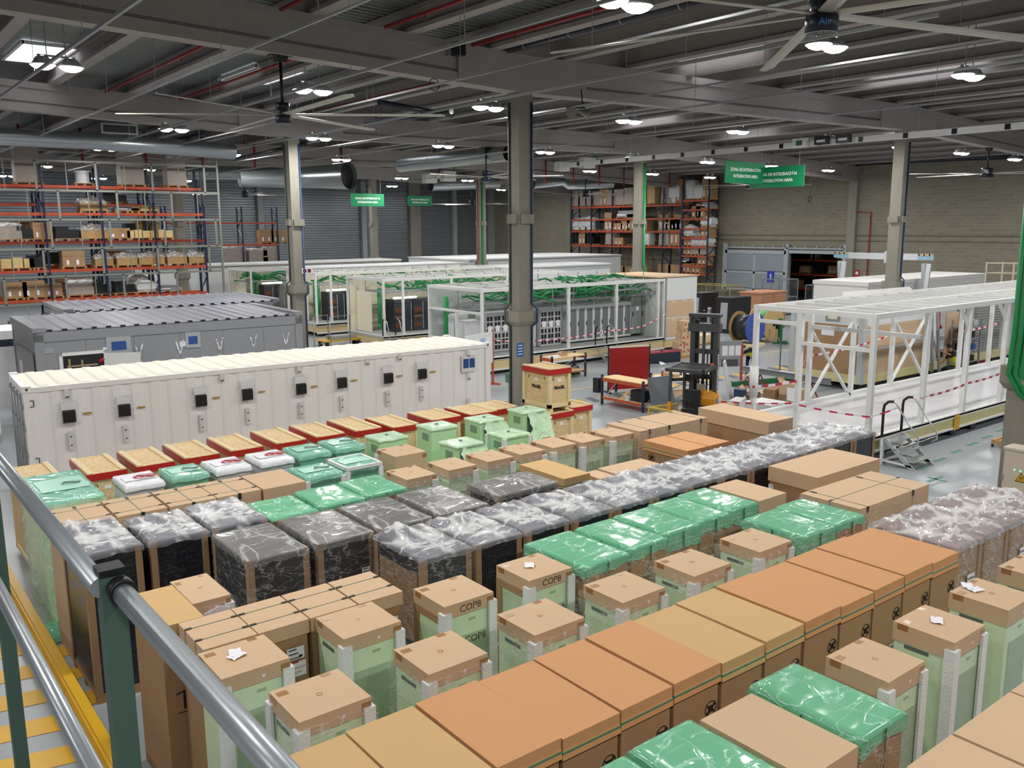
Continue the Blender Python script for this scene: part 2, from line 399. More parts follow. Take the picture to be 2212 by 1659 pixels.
# ------------------------------------------------------------------ things hung under the roof
FANB = mat('fan_blade', '#b9b6ae', .4, .3)
NAVY = mat('fan_hub_navy', '#12182b', .4)
def fan(x, y, zh, ang, label, R=4.0, logo=False, hubr=.19):
    t = thing('ceiling_fan', label, 'ceiling fan', (x, y, zh), 0, 'large ceiling fans')
    zt = zroof(x) - zh
    part(t, 'mount', MB().box(-.28, -.12, zt-.02, .28, .12, zt).taper((-.1,-.1,.1,.1), zt-.16, (-.16,-.12,.16,.12), zt-.02), BLACK)
    part(t, 'rod', MB().tube([(0,0,.2), (0,0,zt-.1)], .04), BLACK)
    h = part(t, 'hub', lathe([(0,-.22),(.7*hubr,-.22),(hubr,-.2),(hubr,-.03),(.75*hubr,0),(.75*hubr,.12),(.9*hubr,.13),(.9*hubr,.28),(0,.3)], 24), NAVY)
    part(h, 'guard_ring', ring_mb2(hubr*.95, -.225), STEEL)
    for k in range(6):
        a = ang + k*PI/3; M = Matrix.Rotation(a, 4, 'Z') @ Matrix.Rotation(math.radians(-9), 4, 'X')
        mb = MB(); w = .12
        pr = [(-w, 0), (-w*.5, .02), (w*.4, .02), (w, 0), (w*.4, -.012), (-w*.5, -.012)]
        i = 0; mb.v = [tuple(M @ Vector((r, q[0]*s_, q[1]))) for r, s_ in ((hubr*.8, .8), (R-.12, 1), (R, .35)) for q in pr]
        for s_ in range(2):
            for j in range(6): mb.face([s_*6+j, s_*6+(j+1) % 6, s_*6+6+(j+1) % 6, s_*6+6+j])
        mb.face([12+j for j in range(6)]); mb.face([5-j for j in range(6)])
        part(t, 'blade', mb, FANB)
    if logo:
        lt = link('lettering', text_mesh('Air', .12, mat('logo_blue', '#2f7fd0', .4)), t, (-hubr*.75, -hubr*.72, -.12)); lt.rotation_euler = (PI/2, 0, -PI/4)
    return t
def ring_mb2(R, z):
    mb = MB()
    for k in range(20):
        a = 2*PI*k/20; mb.bar((.3*R*math.cos(a), .3*R*math.sin(a), z), (R*math.cos(a), R*math.sin(a), z), .006)
    mb.tube([(R*math.cos(2*PI*k/20), R*math.sin(2*PI*k/20), z) for k in range(21)], .008, 5)
    return mb
def tip(px, py, x, y, z):
    p = at_z(px, py, z); return math.atan2(p.y-y, p.x-x)
fan(9.5, 21.3, 9.05, math.radians(147), 'black hub ceiling fan with long pale blades, hanging left of the central column')
p = at_z(1808, 25, 8.85)
fan(p.x, 6.7, 8.85, tip(1655, 150, p.x, 6.7, 8.85), 'nearest ceiling fan with blue lettering, cut by the top edge', logo=True, hubr=.2)
fan(47.3, 21.3, 8.8, .4, 'ceiling fan far right before the block wall', hubr=.3)
fan(27.6, 37.4, 8.8, .2, 'ceiling fan half hidden behind the central column', hubr=.25)
fan(49.3, 37.4, 8.9, .35, 'ceiling fan just below the green hanging signs', hubr=.28)
fan(49.3, 53.4, 8.8, .1, 'ceiling fan in front of the tall rack at the block wall', hubr=.28)
fan(49.5, 69.4, 8.4, .6, 'small distant ceiling fan before the ribbed steel wall', hubr=.28)
fan(27.4, 69.4, 8.9, .5, 'distant ceiling fan right of the pallet racks', hubr=.28)

SIGNG = mat('sign_green', '#0f8a57', .5)
def sign(px, py, Y, w, h, face, label):
    p = at_y(px, py, Y)
    t = thing('hanging_sign', label, 'sign', p, 0 if face == 'front' else -PI/2, 'green hanging area signs')
    part(t, 'sign_board', MB().box(-w/2, -.025, -h/2, w/2, .025, h/2), SIGNG)
    m = mat('sign_white', '#eef2ee', .5)
    for s_, rot in ((-.028, 0), (.028, PI)):
        for k, tx in enumerate(('ZONA DE INTEGRACIÓN', 'INTEGRATION AREA')):
            o = link('lettering', text_mesh(tx, h*.2, m, bold=.008), t, (0, s_, h*(.12-.3*k))); o.rotation_euler = (PI/2, 0, rot)
    zt = zroof(p.x)-p.z
    for a in (-.4, .4): part(t, 'hanging_wire', MB().bar((a*w, 0, h/2), (a*w, 0, zt+1.0), .012), STEEL)
sign(1610, 373, 27.8, 3.1, 1.02, 'front', 'green area sign hanging in front of its twin, before the block wall')
sign(1678, 382, 27.0, 3.1, 1.0, 'left', 'green area sign partly hidden behind another green sign')
sign(794, 432, 62, 2.9, .95, 'front', 'left green area sign before the ribbed steel wall')
sign(907, 434, 68.5, 2.6, .85, 'front', 'smaller green area sign right of the distant column')

def conduit(x, y0, y1, z, label, r=.03, m=None):
    t = thing('cable_conduit', label, 'conduit', (x, y0, z), 0, 'conduits hung under the roof')
    part(t, 'rail', MB().box(-r, 0, -r, r, y1-y0, r), m or STEEL)
    hb = MB(); y = 1.0
    while y < y1-y0: part(t, 'hanger_rod', MB().bar((0, y, r), (0, y, zroof(x)+BEAMH-z+.05), .012), STEEL); y += 4.6
CL = ['leftmost roof conduit crossing the upper left corner', 'second roof conduit from the left, passing the first skylight', 'roof conduit passing just left of the ceiling fan', 'roof conduit ending beside the central column head', 'roof conduit right of the central column', 'roof conduit above the loudspeakers', 'roof conduit between loudspeakers and green signs', 'roof conduit left of the white busbar']
for k, (x, y0, y1) in enumerate(((4.4, 13, 40), (7.25, 9, 60), (10.3, 9, 52), (12.7, 8, 60), (15.5, 8, 60), (18.3, 8, 60), (21.2, 8, 60), (26.5, 8, 60))):
    conduit(x, y0, y1, 9.8, CL[k], .022 if k % 2 else .03)
t = thing('busbar_trunking', 'white busbar trunking with dark clips hung before the right column', 'busbar', (34.2, 12, 9.72), 0)
part(t, 'trunk', MB().box(-.06, 0, -.12, .06, 27, .12), WHITEP)
for k in range(14): part(t, 'tap_point', MB().box(-.075, .8+1.9*k, -.1, -.055, 1.0+1.9*k, .1), BLACK)
for k in range(6): part(t, 'hanger_rod', MB().bar((0, 1.5+4.6*k, .12), (0, 1.5+4.6*k, 2.2), .014), STEEL)
for k, (px, py) in enumerate(((1773, 303), (1820, 299))):
    p = at_x(px, py, 33.9); single('ceiling_tap_box', MB().box(0, -.32, -.17, .16, .32, .17).box(-.01, -.2, -.08, 0, .2, .02, 1), [BLACK, PAPER], ['left black tap box on the white busbar', 'right black tap box on the white busbar'][k], 'electrical box', p)
single('ceiling_display_box', MB().box(0, -.35, -.2, .15, .35, .2).box(-.01, -.15, -.1, 0, .15, .1, 1), [WHITEP, mat('lcd_green', '#2f6b50', .3)], 'small white box with green display hanging left of the black tap boxes', 'electrical box', at_x(1726, 309, 33.9))

PIPER = mat('red_pipe', '#9c1f22', .45)
for k, (x, y0, y1, z) in enumerate(((9.4, 21.7, 37.0, 11.42), (12.2, 21.7, 37, 11.38), (9.4, 8, 20.9, 11.42), (12.25, 8, 20.9, 11.38), (15.0, 8, 20.9, 11.25), (17.6, 21.8, 37, 11.2))):
    mb = MB().tube([(0, 0, 0), (0, y1-y0, 0)], .05)
    t = single('ceiling_sprinkler_pipe', mb, PIPER, ['left red sprinkler pipe between the first and second beam', 'red sprinkler pipe crossing the second skylight', 'red sprinkler pipe above the near beam, left one', 'red sprinkler pipe above the near beam, middle one', 'red sprinkler pipe behind the black roof pipe', 'red sprinkler pipe behind the fan rod'][k], 'pipe', (x, y0, z), group='red sprinkler pipes')
    for q in range(3): part(t, 'sprinkler_head', MB().tube([(0, 2+4.5*q, -.05), (0, 2+4.5*q, -.16)], .02, 6), PIPER)
for k, px in enumerate((47, 179, 316, 438, 551, 738)):
    p = at_y(px, 355, 52.9); single('ceiling_drop_pipe', MB().tube([(0, 0, 0), (0, 0, 1.9)], .07, 6), PIPER, 'red drop pipe before the third beam, %s from the left' % ORD[k], 'pipe', (p.x, p.y, 9.75), group='red drop pipes at the left')
for k, px in enumerate((1179, 1239, 1295, 1348, 1447)):
    p = at_y(px, 380, 52.9); single('ceiling_drop_pipe', MB().tube([(0, 0, 0), (0, 0, 1.8)], .06, 6), PIPER, 'red drop pipe right of the central column, %s of five' % ORD[k], 'pipe', (p.x, p.y, 9.5), group='red drop pipes at the right')
t = single('ceiling_drain_pipe', MB().tube([(0, 0, 0), (0, 16.7, 0)], .125, 12), mat('black_pvc', '#1c2130', .35), 'thick black drain pipe with pale clamps under the roof, above the central column', 'pipe', (16.35, 8, 11.32))
for q in range(9): part(t, 'pipe_clamp', MB().tube([(0, .8+1.9*q, 0), (0, .84+1.9*q, 0)], .135, 12), STEEL)
part(t, 'elbow', MB().tube([(0, 16.7, 0), (0, 16.9, -.05), (0, 16.95, -.3)], .125, 10), MATS['black_pvc'])
for k, (a, b_) in enumerate((((300, 322), (445, 288)), ((505, 345), (660, 310)), ((820, 222), (975, 250)), ((790, 265), (975, 240)), ((1850, 352), (2210, 335)))):
    pa, pb = (at_z(*a, 9.9), at_z(*b_, 9.9)) if k != 4 else (at_x(*a, WX-.4), at_x(*b_, WX-.4))
    if k < 2: pa, pb = at_z(*a, 10.1), at_z(*b_, 10.1)
    single('ceiling_drain_pipe', MB().tube([(0,0,0), tuple(pb-pa)], .1 if k < 4 else .2, 8), MATS['black_pvc'], ['black drain pipe above the wrapped pallets on the rack', 'black drain pipe left of the left column head', 'short black pipe left of the central column under a bright skylight', 'black pipe running behind the fan blades', 'long black pipe along the top of the block wall'][k], 'pipe', pa)

DUCT = mat('spiral_duct', '#a9b0b3', .3, .75, bump=.3, bscale=3, stretch=(.2,.2,.2))
def duct(name, pts, r, label, rim=True):
    o = Vector(pts[0]); t = thing(name, label, 'duct', o)
    part(t, 'tube', MB().tube([tuple(Vector(p)-o) for p in pts], r, 20, cap=False), DUCT)
    n_ = max(2, int((Vector(pts[-1])-o).length/1.1))
    d = Vector(pts[1])-o
    mb = MB()
    if rim:
        e = Vector(pts[-1])-o; dd = (Vector(pts[-1])-Vector(pts[-2])).normalized()
        part(t, 'dark_inside', MB().tube([tuple(e-dd*.3), tuple(e-dd*.25)], r*.97 if not isinstance(r, (list, tuple)) else r[-1]*.97, 20), BLACK)
    return t
duct('ceiling_air_duct', [(28, 36.0, 9.9), (28, 46.5, 9.9)], .38, 'long spiral duct ending left of the central column', True)
duct('ceiling_air_duct', [(18.5, 47.5, 8.9), (21, 47.2, 9.0), (22.4, 45.6, 9.05), (23.2, 43.9, 9.05)], [.4, .5, .62, .72], 'wide duct mouth with a black opening above the far modules')
duct('ceiling_air_duct', [(-2, 39.2, 9.75), (9, 39.0, 9.75), (15, 38.9, 9.6)], .33, 'spiral duct under the second beam at the left', False)
t = thing('air_grille', 'rectangular dark grille fixed on the left spiral duct', 'grille', at_y(258, 279, 38.6)); part(t, 'grille_frame', MB().box(-.7, -.05, -.2, .7, .05, .2), STEEL); part(t, 'grille_slats', MB().box(-.62, -.07, -.14, .62, -.045, .14), BLACK)
a = at_y(1150, 398, 58); duct('ceiling_air_duct', [tuple(a), tuple(at_y(1215, 392, 58)), tuple(at_y(1228, 400, 57)), tuple(at_y(1325, 397, 55))], .36, 'bright bent duct ending in an open mouth right of the central column')
a = at_y(400, 372, 60); duct('ceiling_air_duct', [tuple(a), tuple(at_y(630, 376, 60))], .45, 'distant spiral duct behind the left column', False)
a = at_y(930, 400, 66); duct('ceiling_air_duct', [tuple(a), tuple(at_y(1075, 395, 66))], .5, 'distant duct left of the far column with green cables', False)
# loudspeakers, projector and boxes
p = at_y(1243, 243, 20.6)
t = thing('ceiling_loudspeaker', 'pair of grey horn loudspeakers hung under the beam right of the central column', 'loudspeaker', p)
part(t, 'bracket', MB().bar((-.35, 0, .12), (.4, 0, .16), .04).bar((.3, 0, .15), (.5, .3, .75), .03), BLACK)
for s_ in (-1, 1): part(t, 'horn', MB().tube([(s_*.1, -.05, .05), (s_*.2, -.12, 0), (s_*.32, -.2, -.04), (s_*.36, -.22, -.05)], [.05, .07, .14, .18], 14), mat('horn_grey', '#8f8b82', .5))
p = at_y(990, 106, 20.4); t = thing('roof_sensor', 'black twin sensor box on the near beam', 'sensor', p); part(t, 'sensor_body', MB().box(-.13, -.15, -.17, .0, .15, .17).box(.02, -.15, -.17, .14, .15, .17), BLACK); part(t, 'bracket', MB().box(-.02, 0, -.1, .03, .6, .1), STEEL)
single('ceiling_cable_coil', MB().tube([(.16*math.cos(k*PI/6), 0, .16*math.sin(k*PI/6)) for k in range(13)], .012, 6), BLACK, 'coil of black cable hanging on the near beam', 'cable', at_y(938, 183, 20.9))
for k, (px, py, Y, w) in enumerate(((1268, 352, 40, .9), (1214, 360, 41, .8), (1238, 356, 40.5, .4), (968, 381, 52, 1.0), (928, 386, 52.5, .9), (945, 382, 52.2, .4))):
    p = at_y(px, py, Y)
    t = thing('junction_box', ['large white junction box with green cables right of the central column', 'grey junction box left of the large white junction box', 'small white box between two junction boxes right of the central column', 'white junction box with green cables left of the central column', 'grey junction box beside the left white junction box', 'small box between the two junction boxes left of the central column'][k], 'electrical box', p)
    part(t, 'box_body', MB().box(-w/2, -.25, -w*.33, w/2, .25, w*.33), WHITEP); part(t, 'rail', MB().bar((-.5*w, .1, w*.4), (.5*w, .1, w*.4), .05).bar((0, .1, w*.4), (0, .1, zroof(p.x)-p.z+.3), .03), STEEL)
    if k in (0, 3): part(t, 'cable', MB().tube([(w*.5, 0, 0), (w*.65, 0, .2), (w*.5, 0, .6), (w*.4, 0, 1.1)], .06, 6), GREENC)
single('ceiling_hook', MB().bar((0, 0, .2), (0, 0, 1.9), .015).tube([(.16*math.sin(k*PI/6), 0, .2*math.cos(k*PI/6)) for k in range(13)], .03, 6), BLACK, 'black ring hanging on a cord before the block wall', 'hook', at_x(1749, 430, 50))
GREYPIPE = mat('dark_conduit', '#4a4d49', .5)
# conduits and cables on columns
for k, (x, y, dx_, dy_, m, lb) in enumerate(((17, 21.3, .2, -.3, mat('blue_cable', '#26406e', .5), 'blue cable running down the central column'), (17, 21.3, -.3, .16, GREYPIPE, 'steel conduit on the left side of the central column'), (17, 37.4, -.3, .16, GREYPIPE, 'dark conduit on the left column'), (17, 37.4, .2, -.3, MATS['blue_cable'], 'blue cable on the left column'), (38.9, 37.4, .1, -.3, GREENC, 'green cable down the far column right of the centre'), (38.9, 53.4, -.1, -.3, GREENC, 'green cable down the column behind the central column'), (38.9, 21.3, .1, -.3, MATS['blue_cable'], 'blue cable on the right column'), (38.9, 53.4, -.45, -.2, PIPER, 'red pipe beside the column behind the central column'))):
    r_ = .035 if m != GREENC else .08
    single('wall_cable', MB().tube([(0, 0, .2), (0, 0, 3.25), (dx_*.45, dy_*.45, 3.4), (dx_*.45, dy_*.45, 3.8), (0, 0, 3.95), (0, 0, 9.9)], r_, 6), m, lb, 'cable', (x+dx_, y+dy_, 0))
p = at_x(1880, 480, WX-.15)
single('wall_pipe', MB().tube([(0, 0, .2), (0, 0, 7.2), (0, 1.4, 7.25), (0, 1.4, 8.6)], .05, 6), PIPER, 'thin red pipe climbing the block wall', 'pipe', (WX-.15, p.y, 0))
# gantry crane and far gantry
def gantry(x, y0, y1, h, label):
    t = thing('gantry_crane', label, 'gantry crane', (x, y0, 0)); L_ = y1-y0; G_ = mat('gantry_grey', '#c4c9cc', .45)
    part(t, 'girder', MB().box(-.12, -.3, h-.32, .12, L_+.3, h), G_)
    for yy in (0, L_):
        for s_ in (-1, 1): part(t, 'leg', MB().bar((0, yy+.14*s_, h-.5), (s_*.9, yy+.35*s_, .12), .2), G_)
        part(t, 'foot_beam', MB().box(-1.1, yy-.1, .08, 1.1, yy+.1, .2), G_)
        for s_ in (-1, 1): part(t, 'castor', MB().tube([(s_*1.0, yy-.05, .08), (s_*1.0, yy+.05, .08)], .08, 10), BLACK)
        part(t, 'warning_plate', MB().box(-.16, yy-.42, h-.28, -.13, yy+.42, h-.06), mat('plate_blue', '#8fb6cc', .5))
        mb = MB()
        for q in range(6): mb.prism([(-.17, yy-.4+.14*q, h-.1), (-.17, yy-.33+.14*q, h-.1), (-.17, yy-.3+.14*q, h+.02), (-.17, yy-.37+.14*q, h+.02)], (-.01, 0, 0), q % 2)
        part(t, 'hazard_stripe', mb, [YELL, BLACK])
    tr = part(t, 'hoist_trolley', MB().box(-.2, L_*.38, h-.5, .2, L_*.38+.4, h+.1), G_); part(tr, 'hook_block', MB().box(-.08, L_*.4, h-.95, .08, L_*.4+.25, h-.7).bar((0, L_*.42, h-.7), (0, L_*.42, h-.5), .03), mat('hook_yellow', '#d9df4a', .5))
gantry(45, 22.9, 27.7, 4.78, 'grey gantry crane with yellow black striped ends behind the white steel frame')
t = gantry(19.6, 57.5, 61.5, 4.75, 'distant light gantry crane beside the pallet rack')
# ------------------------------------------------------------------ packed goods: every box has its near corner at its origin
def film_mb(dx, dy, h, seed, amp=.03, drape=.12, n=30, peaks=(), off=.006, folds=1.0):
    """plastic sheet laid over a box top and hanging over the edges"""
    mb = MB(); rs = Vector((seed*7.13, seed*3.71, seed*1.37))
    nx = max(10, int(n*dx)); ny = max(10, int(n*dy))
    ang = seed*1.7
    for j in range(ny+1):
        for i in range(nx+1):
            u = -drape + (dx+2*drape)*i/nx; v = -drape + (dy+2*drape)*j/ny
            x = min(max(u, 0), dx); y = min(max(v, 0), dy)
            ou = abs(u-x); ov = abs(v-y); o = max(ou, ov)
            q = Vector((u*2.3, v*2.3, 0)) + rs
            qs = Vector(((u*math.cos(ang)+v*math.sin(ang))*6.5, (-u*math.sin(ang)+v*math.cos(ang))*1.1, 0)) + rs
            r1 = 1-abs(noise.noise(q)); r2_ = 1-abs(noise.noise(qs))
            f = amp*(.45*r1**3 + .9*r2_**7*folds)
            e = min(x, dx-x, y, dy-y)
            if o == 0:
                z = h+off+f*min(1, .1+e/.1)
                for (px_, py_, ph, pr) in peaks:
                    d = math.hypot(x-px_*dx, y-py_*dy); z += ph*max(0, 1-d/pr)**1.4*(.8+.2*math.cos(7*math.atan2(y-py_*dy, x-px_*dx)+seed))
            else:
                jag = .35*noise.noise(Vector((u*6, v*6, 3)) + rs)
                z = h+off-o*(1+jag)
                g = off+.4*f+.012*abs(noise.noise(q*2.3))*min(1, o/.04)
                if ou > 0: x += g if u > dx else -g
                if ov > 0: y += g if v > dy else -g
            mb.v.append((x, y, z))
    for j in range(ny):
        for i in range(nx):
            a = j*(nx+1)+i; mb.face([a, a+1, a+nx+2, a+nx+1], 0, True)
    return mb
def skirt_mb(dx, dy, z0, z1, seed, off=.012, n=14, amp=.012):
    """stretch film wound round the sides"""
    mb = MB(); rs = Vector((seed*5.1, seed*2.3, 0)); pts = []
    per = [(0,0),(dx,0),(dx,dy),(0,dy)]
    for k in range(4):
        a, b_ = per[k], per[(k+1) % 4]
        for t in range(6): pts.append((a[0]+(b_[0]-a[0])*t/6, a[1]+(b_[1]-a[1])*t/6))
    m = len(pts)
    for j in range(n+1):
        z = z0+(z1-z0)*j/n
        for (x, y) in pts:
            s = off+amp*abs(noise.noise(Vector((x*3, y*3, z*9))+rs))
            cx_, cy_ = x-dx/2, y-dy/2
            zz = z + .03*noise.noise(Vector((x*4+y*4, z, 1))+rs) if j in (0, n) else z
            mb.v.append((x+math.copysign(s, cx_) if abs(cx_) > dx/2-1e-4 else x, y+math.copysign(s, cy_) if abs(cy_) > dy/2-1e-4 else y, zz))
    for j in range(n):
        for i in range(m):
            a = j*m+i; c = j*m+(i+1) % m; mb.face([a, c, c+m, a+m], 0, True)
    return mb
def label_paper(t, face, x, z, w, h, lines=3, col=None, name='paper_label'):
    """shipping label with printed bars; on the front (-Y) face at x,z or on the left (-X) face at y=x,z"""
    mb = MB()
    def r(a, b_, c, d, m, k):
        if face == 'front': mb.box(a, -.003-k, b_, c, -.001-k, d, m)
        else: mb.box(-.003-k, a, b_, -.001-k, c, d, m)
    r(x, z, x+w, z+h, 0, 0)
    for i in range(lines):
        zz = z+h*(.85-.7*i/max(1, lines-1)) if lines > 1 else z+h*.5
        r(x+w*.1, zz-.008, x+w*(.55+.35*((i*37) % 3)/3), zz+.004, 1, .002)
    r(x+w*.68, z+h*.12, x+w*.88, z+h*.3, 1, .002)
    part(t, name, mb, [col or PAPER, INK])
def ring_mb(R, r, n=28):
    mb = MB()
    for j in range(n):
        for q in (R, r):
            a = 2*PI*j/n; mb.v.append((q*math.cos(a), 0, q*math.sin(a)))
    for j in range(n):
        a = 2*j; b_ = 2*((j+1) % n); mb.face([a, b_, b_+1, a+1])
    return mb
def no_stack_symbol():
    mb = ring_mb(.085, .074); mb.box(-.035, -.001, -.035, .035, .001, .035)
    for s in (-1, 1): mb.bar((-.055, 0, .045*s), (-.035, 0, .02*s), .012).bar((.055, 0, .045*s), (.035, 0, .02*s), .012)
    mb.bar((-.055, -.001, -.055), (.055, -.001, .055), .008)
    return mb
def place(x, y, name, label, cat, group, rz=0, z=0):
    return thing(name, label, cat, (x, y, z), math.radians(rz), group)

def tall_carton(x, y, dx, dy, h, tone, label, group, rz=0, sym=True, paper=False, strap='low', dent=0, sd=1):
    t = place(x, y, 'strapped_carton', label, 'cardboard box', group, rz)
    lid = {'o': KRAFT_O, 'y': KRAFT_Y, 'k': KRAFT}[tone]
    k = ('tc', round(dx,2), round(dy,2), h)
    part(t, 'carton_body', cached(k+('b',), lambda: MB().box(.012, .012, 0, dx-.012, dy-.012, h-.06), KRAFT_D, 'carton_body'), KRAFT_D)
    def lidm():
        mb = MB().box(0, 0, h-.1, dx, dy, h)
        mb.taper((-.009,-.014,dx+.009,dy+.014), h-.19, (-.001,-.001,dx+.001,dy+.001), h-.1)
        return mb
    part(t, 'lid', cached(k+(tone,), lidm, lid, 'lid'), lid)
    part(t, 'strap', cached(k+('s',), lambda: MB().box(-.008, -.012, h-.135, dx+.008, dy+.012, h-.122), STRAP_L, 'strap'), STRAP_L)
    if sym: 
        o = link('symbol', cached(('sym',), no_stack_symbol, INK, 'symbol'), t, (dx*.83, .009, h-.45))
    if paper: label_paper(t, 'front', dx*.62, h-1.05, .16, .24)
    return t

rowlab = 'tall carton with %s strapped lid, %s from left in the front carton row'
BXS = [2.40, 3.085, 3.77, 4.455, 5.14, 5.83, 6.525, 7.22, 7.915, 8.6, 9.29, 9.97, 10.65]
TON = 'yyooooyyooooo'
for k, (x, tn) in enumerate(zip(BXS, TON)):
    tall_carton(x, 5.04, .662, 1.215, 2.1+.012*((k*7) % 3-1), tn, rowlab % ({'o': 'an orange-brown', 'y': 'a yellowish'}[tn], ORD[k]), 'tall cartons of the front row', rz=.25*((k*5) % 3-1), paper=k in (8, 10, 11))
tall_carton(2.45, 9.27, .47, 1.1, 2.1, 'y', 'tall yellowish carton with green strap right behind the green railing post', 'tall cartons of the front row', sym=False)
MBs = MB().box(-.03, 0, -.11, .03, .003, .11).box(-.09, 0, -.15, .09, .003, -.14).bar((-.1, 0, .08), (-.03, 0, .1), .012)
t_ = [o for o in COL.objects if o.get('label', '').startswith('tall yellowish carton')][0]
link('symbol', cached(('sym',), no_stack_symbol, INK, 'symbol'), t_, (.36, .009, 1.66)); part(t_, 'symbol', MBs, INK, (.22, .007, 1.2))
for x, k in ((12.57, 0), (13.21, 1)):
    t = tall_carton(x, 10.72, .60, 1.12, 2.1, 'o', ['orange strapped carton with lettering on its left side, behind the clear wrapped row', 'orange carton on the right of the lettered orange carton'][k], 'orange cartons behind the clear wrapped row', sym=False)
    if k == 0:
        text(t, 'Schneider', .17, (-.004, .5, 1.62), 'left', INK); text(t, 'Electric', .12, (-.004, .42, 1.48), 'left', INK)
        o = link('symbol', MESH[('sym',)], t, (-.004+.012, .92, 1.78)); o.rotation_euler = (0, 0, -PI/2)
# flat yellow carton of the middle
t = tall_carton(9.52, 10.78, .60, 1.2, 2.1, 'y', 'flat yellowish carton with double strapped lid in front of the capped cabinets', 'cartons of the middle rows', sym=False)
part(t, 'strap', MB().box(-.016, -.016, 1.97-.06, .616, 1.216, 1.985-.06), STRAP_L)

def guard_post(h, w=.07, t=.012):
    return lambda: None
def dark_cabinet(x, y, dx, dy, h, label, group, seed, rz=0, clear=True, brown=False, apc=False, drape=.1, peaks=(), papers=False, pallet=False, amp=.05):
    t = place(x, y, 'wrapped_cabinet', label, 'wrapped cabinet', group, rz)
    z0 = .13 if pallet else 0
    sides = WRAPB if brown == 'all' else WRAPD
    part(t, 'cabinet', cached(('dc', dx, dy, h, z0, sides.name), lambda: MB().box(.01, .01, z0, dx-.01, dy-.01, h-.01), sides, 'cabinet'), sides)
    g = .085
    def posts(xx, yy):
        mb = MB(); sx_ = 1 if xx == 0 else -1; sy_ = 1 if yy == 0 else -1
        bx = lambda a, b_, c, d: mb.box(min(a, c), min(b_, d), z0, max(a, c), max(b_, d), h-.004)
        bx(xx-.004*sx_, yy-.004*sy_, xx+g*sx_, yy+.008*sy_); bx(xx-.004*sx_, yy+.008*sy_, xx+.008*sx_, yy+g*sy_)
        return mb
    for xx, yy in ((0, 0), (dx, 0), (dx, dy), (0, dy)):
        part(t, 'corner_guard', cached(('cg', xx, yy, h, z0), lambda: posts(xx, yy), KRAFT_D, 'corner_guard'), KRAFT_D)
    if brown: part(t, 'side_board', cached(('sb', dx, dy, h), lambda: MB().box(.002, .12, h*.42, .009, dy-.12, h-.25).box(.1, .002, h*.3, dx-.1, .009, h-.5), WRAPB, 'side_board'), WRAPB)
    part(t, 'top_film', film_mb(dx, dy, h, seed, amp if clear else .012, drape, 34, peaks, .006, 1 if clear else .4), FILM if clear else FILM_G)
    if not clear or brown: part(t, 'side_film', skirt_mb(dx, dy, z0+.05, h-.05, seed), FILM_S)
    if apc:
        zz = h-apc
        part(t, 'paper_label', MB().box(dx*.46, -.018, zz-.2, dx*.46+.2, -.014, zz+.04).box(dx*.48, -.02, zz-.075, dx*.46+.185, -.018, zz-.07, 1), [PAPER, INK])
        text(t, 'NetShelter', .042, (dx*.46+.1, -.0195, zz-.02), 'front', INK); text(t, 'APC', .075, (dx*.46+.1, -.0195, zz-.13), 'front', REDINK, bold=.003)
    if papers:
        label_paper(t, 'front', dx*.76, h-.62, .17, .13)
        part(t, 'tape_strip', MB().box(dx*.35, -.006, h-1.0, dx*.39, -.003, h-.52), mat('clear_tape', '#9aa0a8', .2))
    if pallet:
        mb = MB()
        for yy in (0, dy*.5-.05, dy-.1): mb.box(0, yy, 0, dx, yy+.1, .1)
        mb.box(0, 0, .1, dx, dy, .13); part(t, 'pallet', mb, PALLET)
    return t
G1 = 'black cabinets under clear film'
dark_cabinet(2.31, 12.04, .72, 1.38, 2.12, 'black cabinet under milky clear film standing beside the yellow barrier', G1, 1, clear=True, apc=.62, pallet=True, peaks=((.1, .9, .12, .3),))
dark_cabinet(3.15, 12.06, .78, 1.2, 2.1, 'black cabinet under milky film, right neighbour of the one beside the yellow barrier', G1, 2, papers=False, peaks=((.55, .3, .05, .4),))
dark_cabinet(4.02, 12.06, .79, 1.24, 2.1, 'black cabinet under crumpled milky film next to the loose green sheet', G1, 3, peaks=((.5, .5, .06, .5),))
for k, (x, w) in enumerate(((3.91, .84), (4.88, .86), (5.85, .86), (6.86, .88))):
    dark_cabinet(x, 10.52, w, 1.28, 2.1, 'black cabinet wrapped in smooth grey film, %s from left in the grey wrapped row' % ORD[k], 'grey wrapped dark cabinets', 11+k, clear=False, apc=.78 if k == 0 else False, papers=k == 1, amp=.03, peaks=((.5, .75, .03, .5),))
dark_cabinet(8.09, 10.72, 1.25, .86, 2.1, 'wide black cabinet wrapped in grey film in front of the capped cabinets', 'grey wrapped dark cabinets', 21, clear=False, peaks=((.6, .6, .05, .6),))
HX = [5.67, 6.53, 7.41, 8.30, 9.18, 10.04, 10.89, 11.72, 12.56, 13.40, 14.24, 15.11, 15.97]
for k, x in enumerate(HX):
    pk = {0: ((.25, .75, .26, .3),), 1: ((.35, .62, .2, .35),), 2: ((.4, .6, .08, .4),), 3: ((.4, .5, .08, .4),)}.get(k, ((.3+.1*(k % 4), .7, .1+.03*(k % 3), .35), (.7, .35, .07, .3)))
    dark_cabinet(x, 9.16+.02*max(0, k-4), .775, 1.22, 2.1, 'dark cabinet under crinkled clear film, %s from left in the long clear wrapped row' % ORD[k], 'clear wrapped cabinets of the long row', 31+k, brown='x' if k == 0 else False, apc=.55 if k == 0 else False, peaks=pk, amp=.06, drape=.07)
